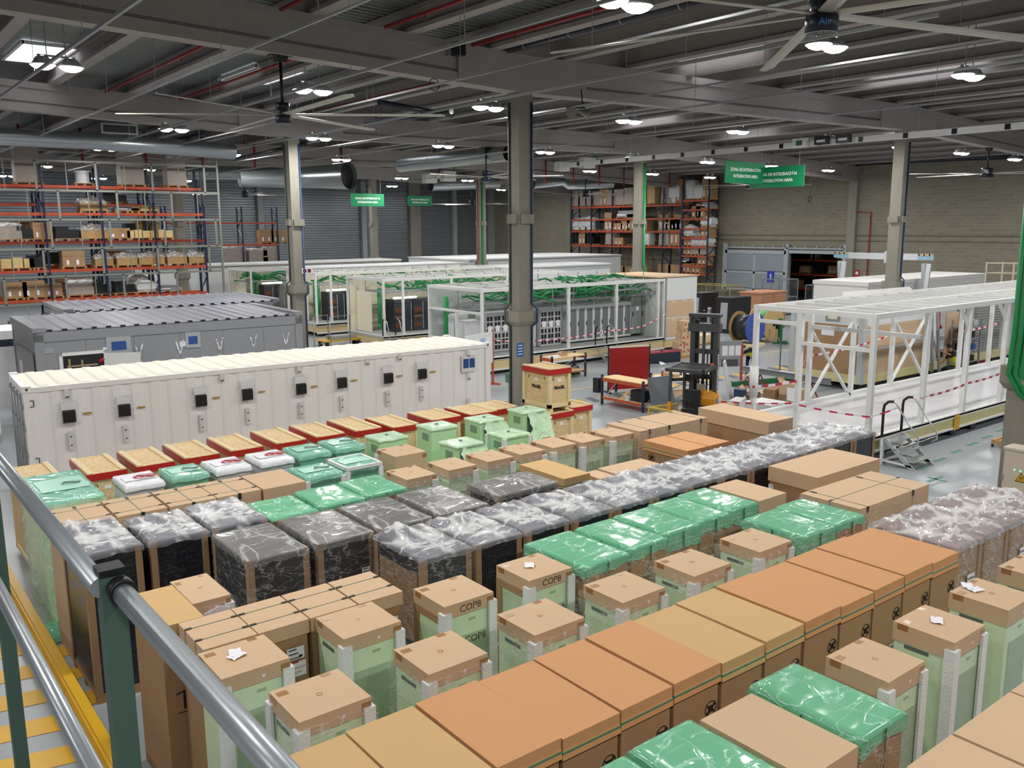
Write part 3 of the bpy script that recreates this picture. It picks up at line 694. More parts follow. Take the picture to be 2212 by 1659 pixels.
for k, x in enumerate((11.40, 12.21, 13.02, 13.83)):
    dark_cabinet(x, 5.1, .73, 1.22, 2.1, 'kraft boarded cabinet under clear film, %s from left beside the tall carton row' % ORD[k], 'clear wrapped cabinets right of the tall cartons', 51+k, brown='all', apc=.5 if k in (0, 2) else False, peaks=((.25, .75, .16, .35), (.6, .4, .08, .4)), amp=.07, drape=.08)

def cap_cabinet(x, y, label, group, seed, dx=.70, dy=.655, h=2.1, rz=0, cap=.16, foam=('n', 'r'), wrap=False, code='', side='front', papers=0, kraft_side=False):
    t = place(x, y, 'capped_cabinet', label, 'packed cabinet', group, rz)
    part(t, 'cabinet', cached(('cc', dx, dy, h), lambda: MB().box(.015, .015, 0, dx-.015, dy-.015, h-.03), GREENCAB, 'cabinet'), GREENCAB)
    part(t, 'front_panel', cached(('cp', dx, h), lambda: MB().box(.12, .009, h-1.25, dx-.1, .016, h-.42), GREENWIN, 'front_panel'), GREENWIN)
    part(t, 'side_vent', cached(('cv', dy, h), lambda: MB().box(.009, dy*.4, h-.26, .016, dy*.8, h-.22), mat('vent_grey', '#5d6a60', .5), 'side_vent'), MATS['vent_grey'])
    def capm():
        mb = MB().box(0, 0, h-cap, dx, dy, h); return mb
    part(t, 'cardboard_cap', cached(('cap', dx, dy, h, cap), capm, KRAFT, 'cardboard_cap'), KRAFT)
    tp = MB()
    tp.box(dx*.05, dy*.78, h+.0005, dx*.2, dy*.9, h+.002); tp.box(dx*.72, dy*.9, h+.0005, dx*.86, dy, h+.002).box(dx*.72, dy-.001, h-.06, dx*.86, dy+.002, h)
    tp.box(-.002, dy*.75, h-.07, .001, dy*.93, h); tp.box(dx*.86, -.002, h-.11, dx*1.002, .001, h-.04)
    part(t, 'tape', cached(('tp', dx, dy, h), lambda: tp, TAPE, 'tape'), TAPE)
    mk = ring_mb(.03, .02, 16); o = part(t, 'printed_mark', cached(('mk',), lambda: mk, TAPE, 'printed_mark'), TAPE, (dx*.5, dy*.5, h+.0025)); o.rotation_euler = (PI/2, 0, 0)
    o = part(t, 'round_sticker', cached(('rs',), lambda: lathe([(0, 0), (.018, 0)], 12), PAPER, 'round_sticker'), PAPER, (dx*.6, -.002, h-cap*.6)); o.rotation_euler = (PI/2, 0, 0)
    def foamm(xx, yy):
        mb = MB(); a = 1 if xx == 0 else -1; b_ = 1 if yy == 0 else -1; w = .085; th = .03
        bx = lambda p, q, r, s_: mb.box(min(p, r), min(q, s_), .05, max(p, r), max(q, s_), h-.09)
        bx(xx-a*th, yy-b_*th, xx+a*w, yy); bx(xx-a*th, yy, xx, yy+b_*w); return mb
    for f in foam:
        xx, yy = {'n': (0, 0), 'r': (dx, 0), 'l': (0, dy), 't': (dx, dy)}[f]
        part(t, 'foam_corner', cached(('fo', xx, yy, h), lambda: foamm(xx, yy), FOAM, 'foam_corner'), FOAM)
    if kraft_side: part(t, 'kraft_edge', MB().box(-.003, dy-.1, .05, .012, dy+.003, h-cap-.095).box(-.003, .06, h-cap-.09, .012, dy+.003, h-cap-.002), KRAFT_D)
    if wrap: part(t, 'side_film', skirt_mb(dx, dy, .9, h-.05, seed, .035 if foam else .01, 12, .03), FILM_S)
    if code:
        text(t, code, .12, (dx*.52, -.003, h-cap*.55), 'front', mat('pen_ink', '#5a4a3c', .8)); text(t, code, .12, (dx*.62, .005, h-cap-.33), 'front', MATS['pen_ink'])
    part(t, 'name_plate', cached(('np',), lambda: MB().box(0, .006, 0, .09, .0145, .03), mat('plate_green', '#9fc09c', .3), 'name_plate'), MATS['plate_green'], (dx*.5, .003, h-cap-.1))
    return t
def loose_papers(x, y, z, label, n=2, rz=0):
    for k in range(n):
        mb = MB(); nx = 5
        for j in range(nx+1):
            for i in range(nx+1): mb.v.append((.17*i/nx, .12*j/nx, .006+.012*abs(math.sin(i*1.3+j*.9+k))))
        for j in range(nx):
            for i in range(nx):
                a = j*(nx+1)+i; mb.face([a, a+1, a+nx+2, a+nx+1], 0, True)
        single('paper_bag', mb, PAPER, label[k], 'paper packet', (x+.1*k, y+.05*k, z), rz+.9*k)
def silica(x, y, z, label, rz): loose_papers(x, y, z, [label], 1, rz)
GD = 'capped pale green cabinets of the front field'
D1 = [(2.57, 7.78), (3.86, 7.8), (5.11, 7.8), (6.32, 7.78)]
for k, (x, y) in enumerate(D1):
    cap_cabinet(x, y, 'pale green kraft capped cabinet with foam corners, %s from left in the unwrapped line' % ORD[k], GD, 60+k, code='COP8' if k > 1 else '', kraft_side=k > 1, dx=.69)
D2 = [2.83, 4.15, 5.46, 6.75, 7.97, 9.26]
for k, x in enumerate(D2):
    cap_cabinet(x, 6.63, 'kraft capped cabinet in clear stretch film, %s from left behind the tall cartons' % ORD[k], GD, 70+k, wrap=True, foam=('n', 'r', 'l') if k == 0 else ('n', 'r'))
D3 = [7.42, 8.69, 9.92, 11.16]
for k, x in enumerate(D3):
    cap_cabinet(x, 3.83, 'pale green kraft capped cabinet, %s from left in the short right line' % ORD[k], GD, 80+k, foam=('n', 'r') if k < 2 else (), cap=.2, dx=.67)
loose_papers(2.8, 8.05, 2.102, ['white printed paper on the leftmost capped cabinet', 'white paper packet beside the printed paper on the leftmost capped cabinet'], 2, .4)
silica(6.62, 8.05, 2.102, 'white packet lying on the capped cabinet marked in pen, nearest the green cartons', .9)
silica(9.0, 4.1, 2.102, 'white packet lying on a capped cabinet, second of the short line at the right', .5)
loose_papers(10.1, 4.28, 2.102, ['white packet with ribbon on the third capped cabinet of the short line', 'second white packet with ribbon on the third capped cabinet of the short line'], 2, -.3)
# capped cabinets further back
for k, (x, y) in enumerate(((7.43, 12.42), (8.31, 12.45), (9.18, 12.48), (9.96, 12.5), (10.76, 12.5), (11.47, 12.45), (12.28, 12.42))):
    cap_cabinet(x, y, 'film wound capped cabinet, %s from left behind the grey wrapped cabinets' % ORD[k], 'capped cabinets of the middle line', 90+k, dx=.6, dy=.7, wrap=True, foam=('r',) if k < 4 else ('n',))
cap_cabinet(8.06, 13.85, 'cabinet with a deep kraft cap standing among the pale green bagged cabinets', 'capped cabinets of the middle line', 99, dx=.68, dy=.72, cap=.36, foam=('l',))
t = cap_cabinet(2.93, 9.66, 'small kraft capped cabinet with a paper pouch, behind the tall yellowish carton at the railing', GD, 98, dx=.44, dy=.82, wrap=True, foam=('r',))
part(t, 'paper_pouch', MB().prism([(.1, -.05, 1.72), (.38, -.05, 1.74), (.4, -.05, 1.98), (.28, -.05, 2.02), (.1, -.05, 1.97)], (0, -.01, 0)), PAPER); text(t, 'CAV2-HLD', .05, (.24, -.062, 1.83), 'front', INK)

# strapped cartons
def strapped_carton(x, y, dx, dy, h, label, group, us=(), vs=(.5,), rz=0, lid=0, base=0, tone=KRAFT, wrap=False, seed=1, papers=False, buckle=True):
    """us: straps running along x at these fractions of the depth; vs: straps along y"""
    t = place(x, y, 'strapped_carton', label, 'cardboard box', group, rz)
    if lid:
        part(t, 'carton_body', MB().box(.02, .02, base, dx-.02, dy-.02, h-lid+.02), KRAFT_D); part(t, 'lid', MB().box(0, 0, h-lid, dx, dy, h), tone)
    else: part(t, 'carton_body', MB().box(0, 0, base, dx, dy, h), tone)
    for f in us:
        yy = dy*f; part(t, 'strap', MB().box(-.003, yy-.005, h-.5, dx+.003, yy+.005, h+.004), STRAP)
        if buckle: part(t, 'buckle', MB().box(.0, yy-.014, h+.003, .07, yy+.014, h+.012).box(dx-.07, yy-.014, h+.003, dx, yy+.014, h+.012), BUCKLE)
    for f in vs:
        xx = dx*f; part(t, 'strap', MB().box(xx-.006, -.003, h-.8, xx+.006, dy+.003, h+.004), STRAP)
        if buckle: part(t, 'buckle', MB().box(xx-.025, -.012, h-.09, xx+.025, -.003, h+.008).box(xx-.022, dy*.85, h+.003, xx+.022, dy*.95, h+.01), BUCKLE)
    if wrap: part(t, 'side_film', skirt_mb(dx, dy, h-.7, h-.02, seed), FILM_S)
    if papers:
        label_paper(t, 'front', dx*.52, h-.42, .2, .14); 
        part(t, 'notice', MB().box(dx*.56, -.004, h-.62, dx*.56+.19, -.001, h-.45), PAPER); part(t, 'notice_tape', MB().box(dx*.62, -.006, h-.46, dx*.74, -.003, h-.44), REDINK)
        text(t, 'ACTIVATION', .03, (dx*.56+.095, -.0055, h-.52), 'front', REDINK); text(t, 'CODE', .03, (dx*.56+.095, -.0055, h-.57), 'front', REDINK)
        label_paper(t, 'front', dx*.5, h-.9, .16, .18); label_paper(t, 'front', dx*.8, h-.9, .1, .18)
    return t
for k, x in enumerate((2.64, 3.225, 3.815, 4.41)):
    strapped_carton(x, 8.48, .57, .78, 2.1, 'kraft carton under two thin straps, %s of four before the grey wrapped cabinets' % ORD[k], 'four cartons strapped side by side', us=(.3, .72), vs=(), lid=.16, papers=k in (1, 3))
for k, x in enumerate((2.33, 3.09, 3.85, 4.58)):
    strapped_carton(x, 13.45, .715, .98, 2.1, 'kraft carton with crossed straps, %s from left behind the milky wrapped cabinets' % ORD[k], 'crossed strap cartons', us=(.2, .78), vs=(.5,), rz=0)
strapped_carton(5.33, 13.42, .74, 1.0, 2.1, 'plain kraft carton without straps at the right end of the crossed strap line', 'crossed strap cartons', vs=())
strapped_carton(13.05, 12.42, 2.15, .98, 2.1, 'long film wrapped carton with green straps in front of the workbench', 'long flat cartons', us=(), vs=(.14, .42, .9), wrap=True, seed=5)
strapped_carton(11.9, 6.78, 2.06, 1.03, 2.1, 'long film wrapped carton with crossed green straps, nearest the bare floor', 'long flat cartons', us=(.5,), vs=(.1, .75), wrap=True, seed=6)
strapped_carton(15.75, 11.2, .84, 2.0, 2.12, 'large lidded carton with yellow sticker left of the white steel frame', 'large lidded cartons', vs=(), lid=.3, rz=-2)
t = strapped_carton(12.82, 8.1, 1.96, .98, 2.12, 'large lidded carton between the clear wrapped row and the long strapped carton', 'large lidded cartons', vs=(), lid=.26, rz=0)
label_paper(t, 'left', .86, 1.62, .1, .18)
strapped_carton(11.06, 7.97, .70, .98, 2.1, 'plain kraft carton at the right end of the green wrapped line', 'plain kraft cartons', vs=())
strapped_carton(5.56, 3.45, .71, 1.06, 2.1, 'plain kraft carton between two green wrapped cartons near the bottom', 'plain kraft cartons', vs=())
for k, (x, y, dx_, z) in enumerate(((10.24, 10.56, .34, 2.0), (10.62, 10.56, 1.1, 2.02))):
    strapped_carton(x, y, dx_, .56, z, ['narrow low kraft carton right of the flat yellowish carton', 'low kraft carton behind the clear wrapped row, left of the orange cartons'][k], 'plain kraft cartons', vs=())
for k, x in enumerate((5.25, 6.3, 7.06, 8.15)):
    strapped_carton(x, 2.2, (1.0, .72, 1.06, 1.06)[k], .86, 2.1, 'large kraft carton in the bottom right corner, %s from left' % ORD[k], 'nearest kraft cartons', vs=(), tone=KRAFT)

# green wrapped cartons
def green_carton(x, y, dx, dy, h, label, group, seed, rz=0, drape=.2, straps=True, amp=.035, paper=True, peaks=(), base=KRAFT_D, whole=False):
    t = place(x, y, 'wrapped_carton', label, 'wrapped box', group, rz)
    part(t, 'carton_body', MB().box(.008, .008, 0, dx-.008, dy-.008, h-.004), base)
    part(t, 'green_film', film_mb(dx, dy, h, seed, amp*.4, drape, 30, peaks, .008, .6), FILM_GR)
    if straps:
        for f in (.5,): part(t, 'strap', MB().box(dx*f-.009, -.03, h-1.1, dx*f+.009, -.022, h-.02), STRAP)
        part(t, 'strap', MB().box(-.03, dy*.5-.009, h-1.1, -.022, dy*.5+.009, h-.02), STRAP)
    part(t, 'side_film', skirt_mb(dx, dy, h-1.0, h-.05, seed, .03), FILM_S)
    if paper: label_paper(t, 'front', dx*.28, h-.62, .18, .06, 1); label_paper(t, 'left', .12, h-.75, .12, .22)
    return t
GC = 'green wrapped cartons'
for k, (x, y, w, d) in enumerate(((7.12, 7.66, .80, 1.14), (8.03, 7.74, .70, 1.08), (8.81, 7.85, .70, 1.02), (9.59, 7.9, .66, 1.02), (10.31, 7.96, .68, 1.0))):
    green_carton(x, y, w, d, 2.1, 'glossy green wrapped carton, %s from left in the green line behind capped cabinets' % ORD[k], GC, 110+k, drape=(.14, .16, .3, .2, .25)[k], rz=(2, 1, 0, 0, 0)[k])
green_carton(10.2, 6.6, .74, 1.0, 2.1, 'left one of the two green wrapped cartons beside the row of tall cartons', GC, 121, drape=.3)
green_carton(11.02, 6.6, .68, 1.04, 2.1, 'right one of the two green wrapped cartons, touching the long strapped carton', GC, 122, drape=.12)
green_carton(6.34, 3.47, .70, 1.1, 2.12, 'carton under glossy green film leaning on the capped cabinets near the bottom right', GC, 123, drape=.18, peaks=((.1, .9, .05, .5),))
green_carton(4.76, 3.48, .71, 1.08, 2.12, 'carton under glossy green film at the bottom edge, left of the plain kraft carton', GC, 124, drape=.16)
green_carton(3.98, 3.5, .70, 1.06, 2.1, 'lowest green wrapped carton at the bottom edge', GC, 125, drape=.16)
for k, (x, y) in enumerate(((4.86, 12.0), (5.66, 12.0), (6.47, 12.06))):
    green_carton(x, y, .73, .97, 2.1 if k else 2.06, ['carton half covered by a loose crumpled green sheet', 'green film wrapped carton right of the loose green sheet', 'green film wrapped carton with star shaped gloss in front of the capped cabinet'][k], GC, 130+k, drape=.1 if k else .04, amp=.1 if k == 0 else .03, paper=False)

# UPS style pallets: white or teal bags
def bagged_unit(x, y, dx, dy, h, kind, label, group, seed, sign=True, foam=False):
    t = place(x, y, 'wrapped_unit', label, 'wrapped box', group)
    inner = mat('white_steel', '#dfe3e6', .4)
    side = {'w': mat('white_bag', '#cdd3da', .3, nz=.1, nscale=5, stretch=(1,1,.3), bump=.4, bscale=14), 't': mat('teal_bag', '#7fb79d', .3, nz=.3, nscale=4, stretch=(1,1,.4), col2='#5f9d83', bump=.4, bscale=14), 'g': GREENCAB}[kind]
    part(t, 'unit_body', cached(('ub', dx, dy, h, kind), lambda: MB().box(.01, .01, 0, dx-.01, dy-.01, h), side, 'unit_body'), side)
    fm = {'w': mat('white_film', '#eceef4', .25, bump=.3, bscale=14), 't': FILM_TG, 'g': FILM_PG}[kind]
    part(t, 'top_film', film_mb(dx, dy, h, seed, .015, .1, 26), fm)
    part(t, 'top_sheet', MB().box(dx*.1, dy*.3, h+.022, dx*.93, dy*.72, h+.024), mat('white_sheet', '#e9e8ee', .35) if kind == 'w' else mat('teal_sheet', '#a5dcc6', .3))
    if sign:
        rm = REDINK if kind == 'w' else mat('faded_print', '#5b7a70', .5)
        o = part(t, 'no_stacking_print', cached(('ell',), lambda: ring_mb(.13, .1, 24).bar((-.075, 0, -.075), (.075, 0, .075), .014).box(-.05, -.001, -.025, -.01, .001, .025).box(.015, -.001, -.025, .055, .001, .025), rm, 'no_stacking_print') if kind == 'w' else ring_mb(.1, .08, 24).bar((-.07, 0, -.07), (.07, 0, .07), .014).mesh('no_stacking_print', [rm]), rm, (dx*.68, dy*.5, h+.036))
        o.rotation_euler = (PI/2, 0, 0); o.scale = (1.5, 1, 1)
        if kind == 'w': part(t, 'printed_band', MB().box(0, -.022, h-.11, dx, -.02, h-.09).box(-.022, 0, h-.11, -.02, dy, h-.09), mat('print_grey', '#7d8c86', .5))
    if foam:
        mb = MB()
        for (a, b_) in ((0, 0), (dx, 0), (dx, dy), (0, dy)): part(t, 'foam_corner', MB().box(a-.04, b_-.04, .1, a+.04, b_+.04, h-.06), FOAM)
        if foam == 'rim': part(t, 'foam_rim', MB().box(-.03, -.03, h-.04, dx+.03, .02, h+.02).box(-.03, dy-.02, h-.04, dx+.03, dy+.03, h+.02).box(-.03, 0, h-.04, .02, dy, h+.02).box(dx-.02, 0, h-.04, dx+.03, dy, h+.02), FOAM)
    return t
GU = 'bagged units in front of the crates'
UL = ['white bagged unit with red no stacking print, leftmost behind the strapped cartons', 'teal bagged unit between two white bagged units', 'white bagged unit with red print, in the middle of the bagged line', 'white bagged unit with red print, next to the teal pair', 'teal bagged unit with faded print, left one of the pair in front of the crates', 'teal bagged unit beside the pale green bagged cabinet']
for k, (x, y) in enumerate(((3.6, 14.98), (4.37, 15.0), (5.13, 15.0), (5.95, 15.0), (6.71, 15.03), (7.48, 15.08))):
    bagged_unit(x, y, .62, .8, 2.1, 'wtwwtt'[k], UL[k], GU, 140+k)
bagged_unit(6.17, 13.58, .67, .77, 2.1, 't', 'teal bagged unit with white foam corners behind the plain kraft carton', GU, 150, foam=True)
bagged_unit(6.98, 13.68, .66, .75, 2.1, 't', 'teal bagged unit framed by a white foam rim', GU, 151, sign=False, foam='rim')
t = bagged_unit(2.34, 14.72, .86, 1.86, 2.13, 't', 'large pallet load under pale green film at the far left by the barrier', GU, 152)
part(t, 'green_skirt', skirt_mb(.86, 1.86, .02, 2.1, 153, .02, 20, .06), FILM_PG); 
part(t, 'loose_film', film_mb(.7, .5, .12, 154, .12, .1, 26), FILM_GR, (-.5, -.35, 0))
GP = 'pale green bagged cabinets'
PL = ['pale green bagged cabinet left of the deep capped cabinet, with a grey vent', 'tall pale green bagged cabinet with a loose bag corner, second of the back line', 'pale green bagged cabinet with its bag torn open, third of the back line', 'pale green bagged cabinet with billowing bag below the stacked crate', 'pale green bagged cabinet of the front line with an open bag', 'pale green bagged cabinet with white foam corners']
for k, (x, y, h) in enumerate(((8.47, 15.16, 2.1), (9.72, 15.2, 2.14), (10.97, 15.2, 2.12), (12.25, 15.28, 2.14), (9.36, 13.78, 2.1), (10.57, 13.8, 2.1))):
    t = place(x, y, 'bagged_cabinet', PL[k], 'bagged cabinet', GP)
    dx_, dy_ = .66, .58
    part(t, 'cabinet', MB().box(.01, .01, 0, dx_-.01, dy_-.01, h), mat('pale_green_bagged', '#bfe6b6', .4, nz=.12, nscale=3, bump=.15, bscale=6))
    part(t, 'bag', film_mb(dx_, dy_, h, 160+k, .012, .05, 26), FILM_PG)
    part(t, 'side_vent', MB().box(.003, .12, h-.28, .008, .36, h-.13), mat('vent_green', '#7e9a7c', .5))
    part(t, 'top_gland', lathe([(0, .03), (.035, .03), (.04, 0)], 12), mat('gland', '#5d7a66', .5), (dx_*.5, dy_*.5, h))
    if k in (2, 3, 4):
        part(t, 'front_screen', MB().box(.12, .0, h-.5, .52, .008, h-.12), mat('screen_dark', '#56695e', .3))
        sk = film_mb(.5, .5, 0, 170+k, .25, .05, 22)
        MBv = [(v[0]+.2, -.02-.35*max(0, v[1]) - .2*abs(v[2]), h-.1-v[1]*.9+.0*v[2]) for v in sk.v]; sk.v = MBv
        part(t, 'bag_flap', sk, FILM_PG)
    if k == 5:
        for f, (a, b_) in enumerate(((0, 0), (dx_, 0), (0, dy_))): part(t, 'foam_corner', MB().box(a-.04, b_-.04, .1, a+.04, b_+.04, h-.04), FOAM)

# OSB crates with red tape
def crate(x, y, dx, dy, h, label, seed=0, z=0, rz=0, battens=True, fr=True, group='chipboard crates with red tape'):
    t = place(x, y, 'wooden_crate', label, 'wooden crate', group, rz, z)
    part(t, 'chipboard_box', cached(('ob', dx, dy, h), lambda: MB().box(.03, .03, .1, dx-.03, dy-.03, h-.02), OSB, 'chipboard_box'), OSB)
    for (a, b_) in ((0, 0), (dx-.09, 0), (dx-.09, dy-.09), (0, dy-.09)):
        part(t, 'corner_post', cached(('op', h), lambda: MB().box(0, 0, .1, .09, .09, h-.02), PINE, 'corner_post'), PINE, (a, b_, 0))
    part(t, 'lid_board', cached(('ol', dx, dy, h), lambda: MB().box(-.01, -.01, h-.03, dx+.01, dy+.01, h), OSB, 'lid_board'), OSB)
    for a in (0, dx-.1): part(t, 'top_batten', cached(('ot', dy, h), lambda: MB().box(0, -.01, h, .1, dy+.01, h+.022), PINE, 'top_batten'), PINE, (a, 0, 0))
    part(t, 'red_tape_band', cached(('or', dx, dy, h), lambda: MB().box(-.016, -.016, h-.14, dx+.016, dy+.016, h-.004), REDTAPE, 'red_tape_band'), REDTAPE)
    part(t, 'skid', cached(('os', dx, dy), lambda: MB().box(.05, .02, 0, .15, dy-.02, .1).box(dx-.15, .02, 0, dx-.05, dy-.02, .1).box(0, 0, .1, dx, .09, .19).box(0, dy-.09, .1, dx, dy, .19).box(0, 0, .1, .09, dy, .19), PINE, 'skid'), PINE)
    if fr:
        for face, w_ in (('front', dx), ('left', dy)):
            loc = lambda u, zz: (u, .026, zz) if face == 'front' else (.026, dy-u, zz)
            text(t, 'FRAGIL', .11, loc(w_*.5, h*.55), face, INK, bold=.006); text(t, 'II', .12, loc(w_*.22, h-.26), face, INK); text(t, 'T', .12, loc(w_*.8, h-.26), face, INK)
            part(t, 'paper_label', MB().box(-.06, 0, -.035, .06, .003, .035) if face == 'front' else MB().box(0, -.06, -.035, .003, .06, .035), PAPER, (w_*.5, .024, h-.3) if face == 'front' else (.024, w_*.5, h-.3))
    return t
for k, (x, y, dx_, dy_) in enumerate(((2.5, 17.8, .7, 1.42), (3.6, 17.72, .70, 1.45), (4.51, 17.72, .70, 1.45), (5.44, 17.75, .70, 1.45), (6.40, 17.75, .68, 1.45), (7.4, 17.75, .68, 1.45), (8.34, 17.75, .68, 1.45), (9.3, 17.72, .66, 1.45), (10.14, 17.5, .7, 1.3), (11.28, 17.6, .84, 1.1), (12.36, 17.5, .82, 1.14), (13.2, 17.6, .72, 1.0))):
    crate(x, y, dx_, dy_, 1.7, 'chipboard crate with red tape, %s from left along the white container' % ORD[k], fr=k in (1, 6, 9), group='chipboard crates along the container')
crate(13.94, 16.3, .76, 1.15, 1.7, 'lower chipboard crate carrying another crate', fr=True)
crate(14.86, 16.55, .72, 1.12, 1.7, 'chipboard crate with red tape at the right end, behind the stacked pair')
crate(13.96, 16.38, .72, 1.06, 1.08, 'upper chipboard crate lettered in black, on top of the stack', z=1.724)
# plain crate side seen at the far left under the rail
# ------------------------------------------------------------------ containers and modules
WCONT = mat('container_white', '#f7f5f5', .5, nz=.03, nscale=1)
WROOF = mat('container_roof', '#e6e3d6', .55, nz=.04, nscale=1)
GREYM_ = mat('module_grey', '#8d8f93', .5, nz=.05, nscale=.8)
GREYR = mat('module_roof_grey', '#8d909b', .4, .2)
def corr_wall(L, h, z0, period=.28, d=.036):
    """vertical corrugation in the xz plane, outer skin at y=0"""
    mb = MB(); x = 0; prof = []
    while x < L:
        for a, b_ in ((0, 0), (.4, 0), (.55, d), (.85, d)):
            if x+a*period <= L: prof.append((x+a*period, b_))
        x += period
    prof.append((L, 0))
    for (x0, d0), (x1, d1) in zip(prof, prof[1:]): mb.poly([(x0, d0, z0), (x1, d1, z0), (x1, d1, h), (x0, d0, h)])
    return mb
def container(x, y, L, W, H, rz, label, detail=True):
    t = thing('shipping_container', label, 'shipping container', (x, y, 0), math.radians(rz))
    part(t, 'side_wall', corr_wall(L-.3, H-.12, .16, .42, .03), WCONT, (.15, .03, 0)); 
    bk = part(t, 'side_wall', corr_wall(L-.3, H-.12, .16, .30), WCONT, (L-.15, W-.03, 0)); bk.rotation_euler = (0, 0, PI)
    fr = MB().box(.0, 0, .0, L, .1, .16).box(0, W-.1, 0, L, W, .16).box(0, 0, H-.14, L, .07, H-.03).box(0, W-.07, H-.14, L, W, H-.03)
    for a in (0, L-.16):
        for b_ in (0, W-.16): fr.box(a, b_, 0, a+.16, b_+.16, H-.02)
    fr.box(0, 0, H-.14, .1, W, H-.03).box(L-.1, 0, H-.14, L, W, H-.03)
    part(t, 'corner_frame', fr, WCONT)
    for a in (-.005, L-.173):
        for b_ in (-.005, W-.173): part(t, 'corner_casting', MB().box(a, b_, H-.13, a+.178, b_+.178, H+.01).box(a+.06, -.008 if b_ < 0 else W, H-.09, a+.11, -.004 if b_ < 0 else W+.004, H-.03, 1), [WCONT, GREYM])
    rf = MB(); n_ = int((L-.5)/.42)
    rf.box(.05, .05, H-.06, L-.05, W-.05, H-.035)
    for k in range(n_): 
        x0 = .3+k*.42; i = len(rf.v)
        rf.v += [(x0, .06, H-.035), (x0+.26, .06, H-.035), (x0+.26, W-.06, H-.035), (x0, W-.06, H-.035), (x0+.05, .1, H), (x0+.21, .1, H), (x0+.21, W-.1, H), (x0+.05, W-.1, H)]
        for q in ((4,5,6,7),(0,1,5,4),(1,2,6,5),(2,3,7,6),(3,0,4,7)): rf.face([i+j for j in q])
    part(t, 'roof', rf, WROOF)
    # door end with locking bars at the left
    d = part(t, 'door', MB().box(.02, .12, .16, .07, W/2-.01, H-.15).box(.02, W/2+.01, .16, .07, W-.12, H-.15), WCONT)
    for q in range(4):
        yy = .35+q*(W-.7)/3
        part(d, 'locking_bar', MB().tube([(-.03, yy, .25), (-.03, yy, H-.2)], .022, 8).box(-.06, yy-.07, H*.45, 0, yy+.07, H*.45+.06).box(-.06, yy-.07, H*.7, 0, yy+.07, H*.7+.05).box(-.05, yy-.05, H-.3, 0, yy+.05, H-.18).box(-.05, yy-.05, .2, 0, yy+.05, .32), STEEL)
        part(d, 'door_rib', MB().box(-.01, yy+.1, .3, .02, yy+.3, H-.3), WCONT)
    for z in (.7, 1.3, 1.9, 2.4): part(d, 'hinge', MB().box(-.03, .03, z, .04, .12, z+.1).box(-.03, W-.12, z, .04, W-.03, z+.1), STEEL)
    part(t, 'end_wall', MB().box(L-.06, .1, .16, L-.02, W-.1, H-.14), WCONT)
    return t
Lc, Wc, Hc = 12.3, 2.44, 2.9
cont = container(3.23, 21.5, Lc, Wc, Hc, -2.75, 'long white shipping container with black socket boxes along its side')
def cside(px, py):
    """point on the front wall of the white container, in its own coordinates"""
    a = math.radians(-2.75); nrm = Vector((math.sin(a), -math.cos(a), 0)); d = ray(px, py); o = Vector((3.23, 21.5, 0))
    t_ = (o-Vector((0, 0, CAMH))).dot(nrm)/d.dot(nrm); p = Vector((0, 0, CAMH))+d*t_-o
    return (p.x*math.cos(a)+p.y*math.sin(a), p.z)
for px, py in ((148, 897), (267, 884), (432, 863), (532, 850), (648, 838), (736, 825), (836, 815), (909, 806)):
    u, z = cside(px, py)
    b_ = part(cont, 'socket_box', MB().box(u-.15, -.06, z-.15, u+.16, .03, z+.3), mat('socket_white', '#e9e9ee', .35))
    part(b_, 'socket_cover', MB().prism([(u-.13, -.06, z-.17), (u-.13, -.13, z-.14), (u-.13, -.13, z+.1), (u-.13, -.06, z+.13)], (.26, 0, 0)), BLACK)
    part(b_, 'plastic_wrap', MB().box(u-.22, -.02, z-.25, u+.23, -.012, z+.36), FILM_S)
    part(cont, 'rating_plate', MB().box(u+.3, -.012, z-.02, u+.48, -.004, z+.02), mat('plate_ochre', '#b58d3a', .5))
    part(cont, 'mounting_bracket', MB().box(u-.05, -.05, z-.78, u+.05, .02, z-.38).box(u-.02, -.055, z-.5, u+.02, -.05, z-.47, 1).box(u-.02, -.055, z-.7, u+.02, -.05, z-.67, 1), [WHITEP, GREYM])
for px, py in ((144, 850), (479, 815), (645, 797), (793, 780), (863, 770), (1011, 763), (1012, 812), (1012, 868)):
    u, z = cside(px, py); part(cont, 'vent_cover', MB().box(u-.05, -.04, z-.1, u+.05, .02, z+.1).box(u-.04, -.045, z-.09, u+.04, -.04, z-.06, 1), [WHITEP, GREYM])
u, z = cside(1012, 784); wn = part(cont, 'window_panel', MB().box(u-.24, -.02, z-.26, u+.24, .02, z+.22), WHITEP); part(wn, 'blue_pane', MB().box(u-.19, -.03, z-.14, u-.01, -.02, z+.13).box(u+.02, -.03, z-.14, u+.2, -.02, z+.13), mat('blue_pane', '#27508f', .25))
for k, z in enumerate((1.15, 2.45)): part(cont, 'lashing_ring', MB().tube([(.12, -.02, z), (.19, -.02, z), (.19, -.02, z+.14), (.12, -.02, z+.14)], .012, 5), GREYM)

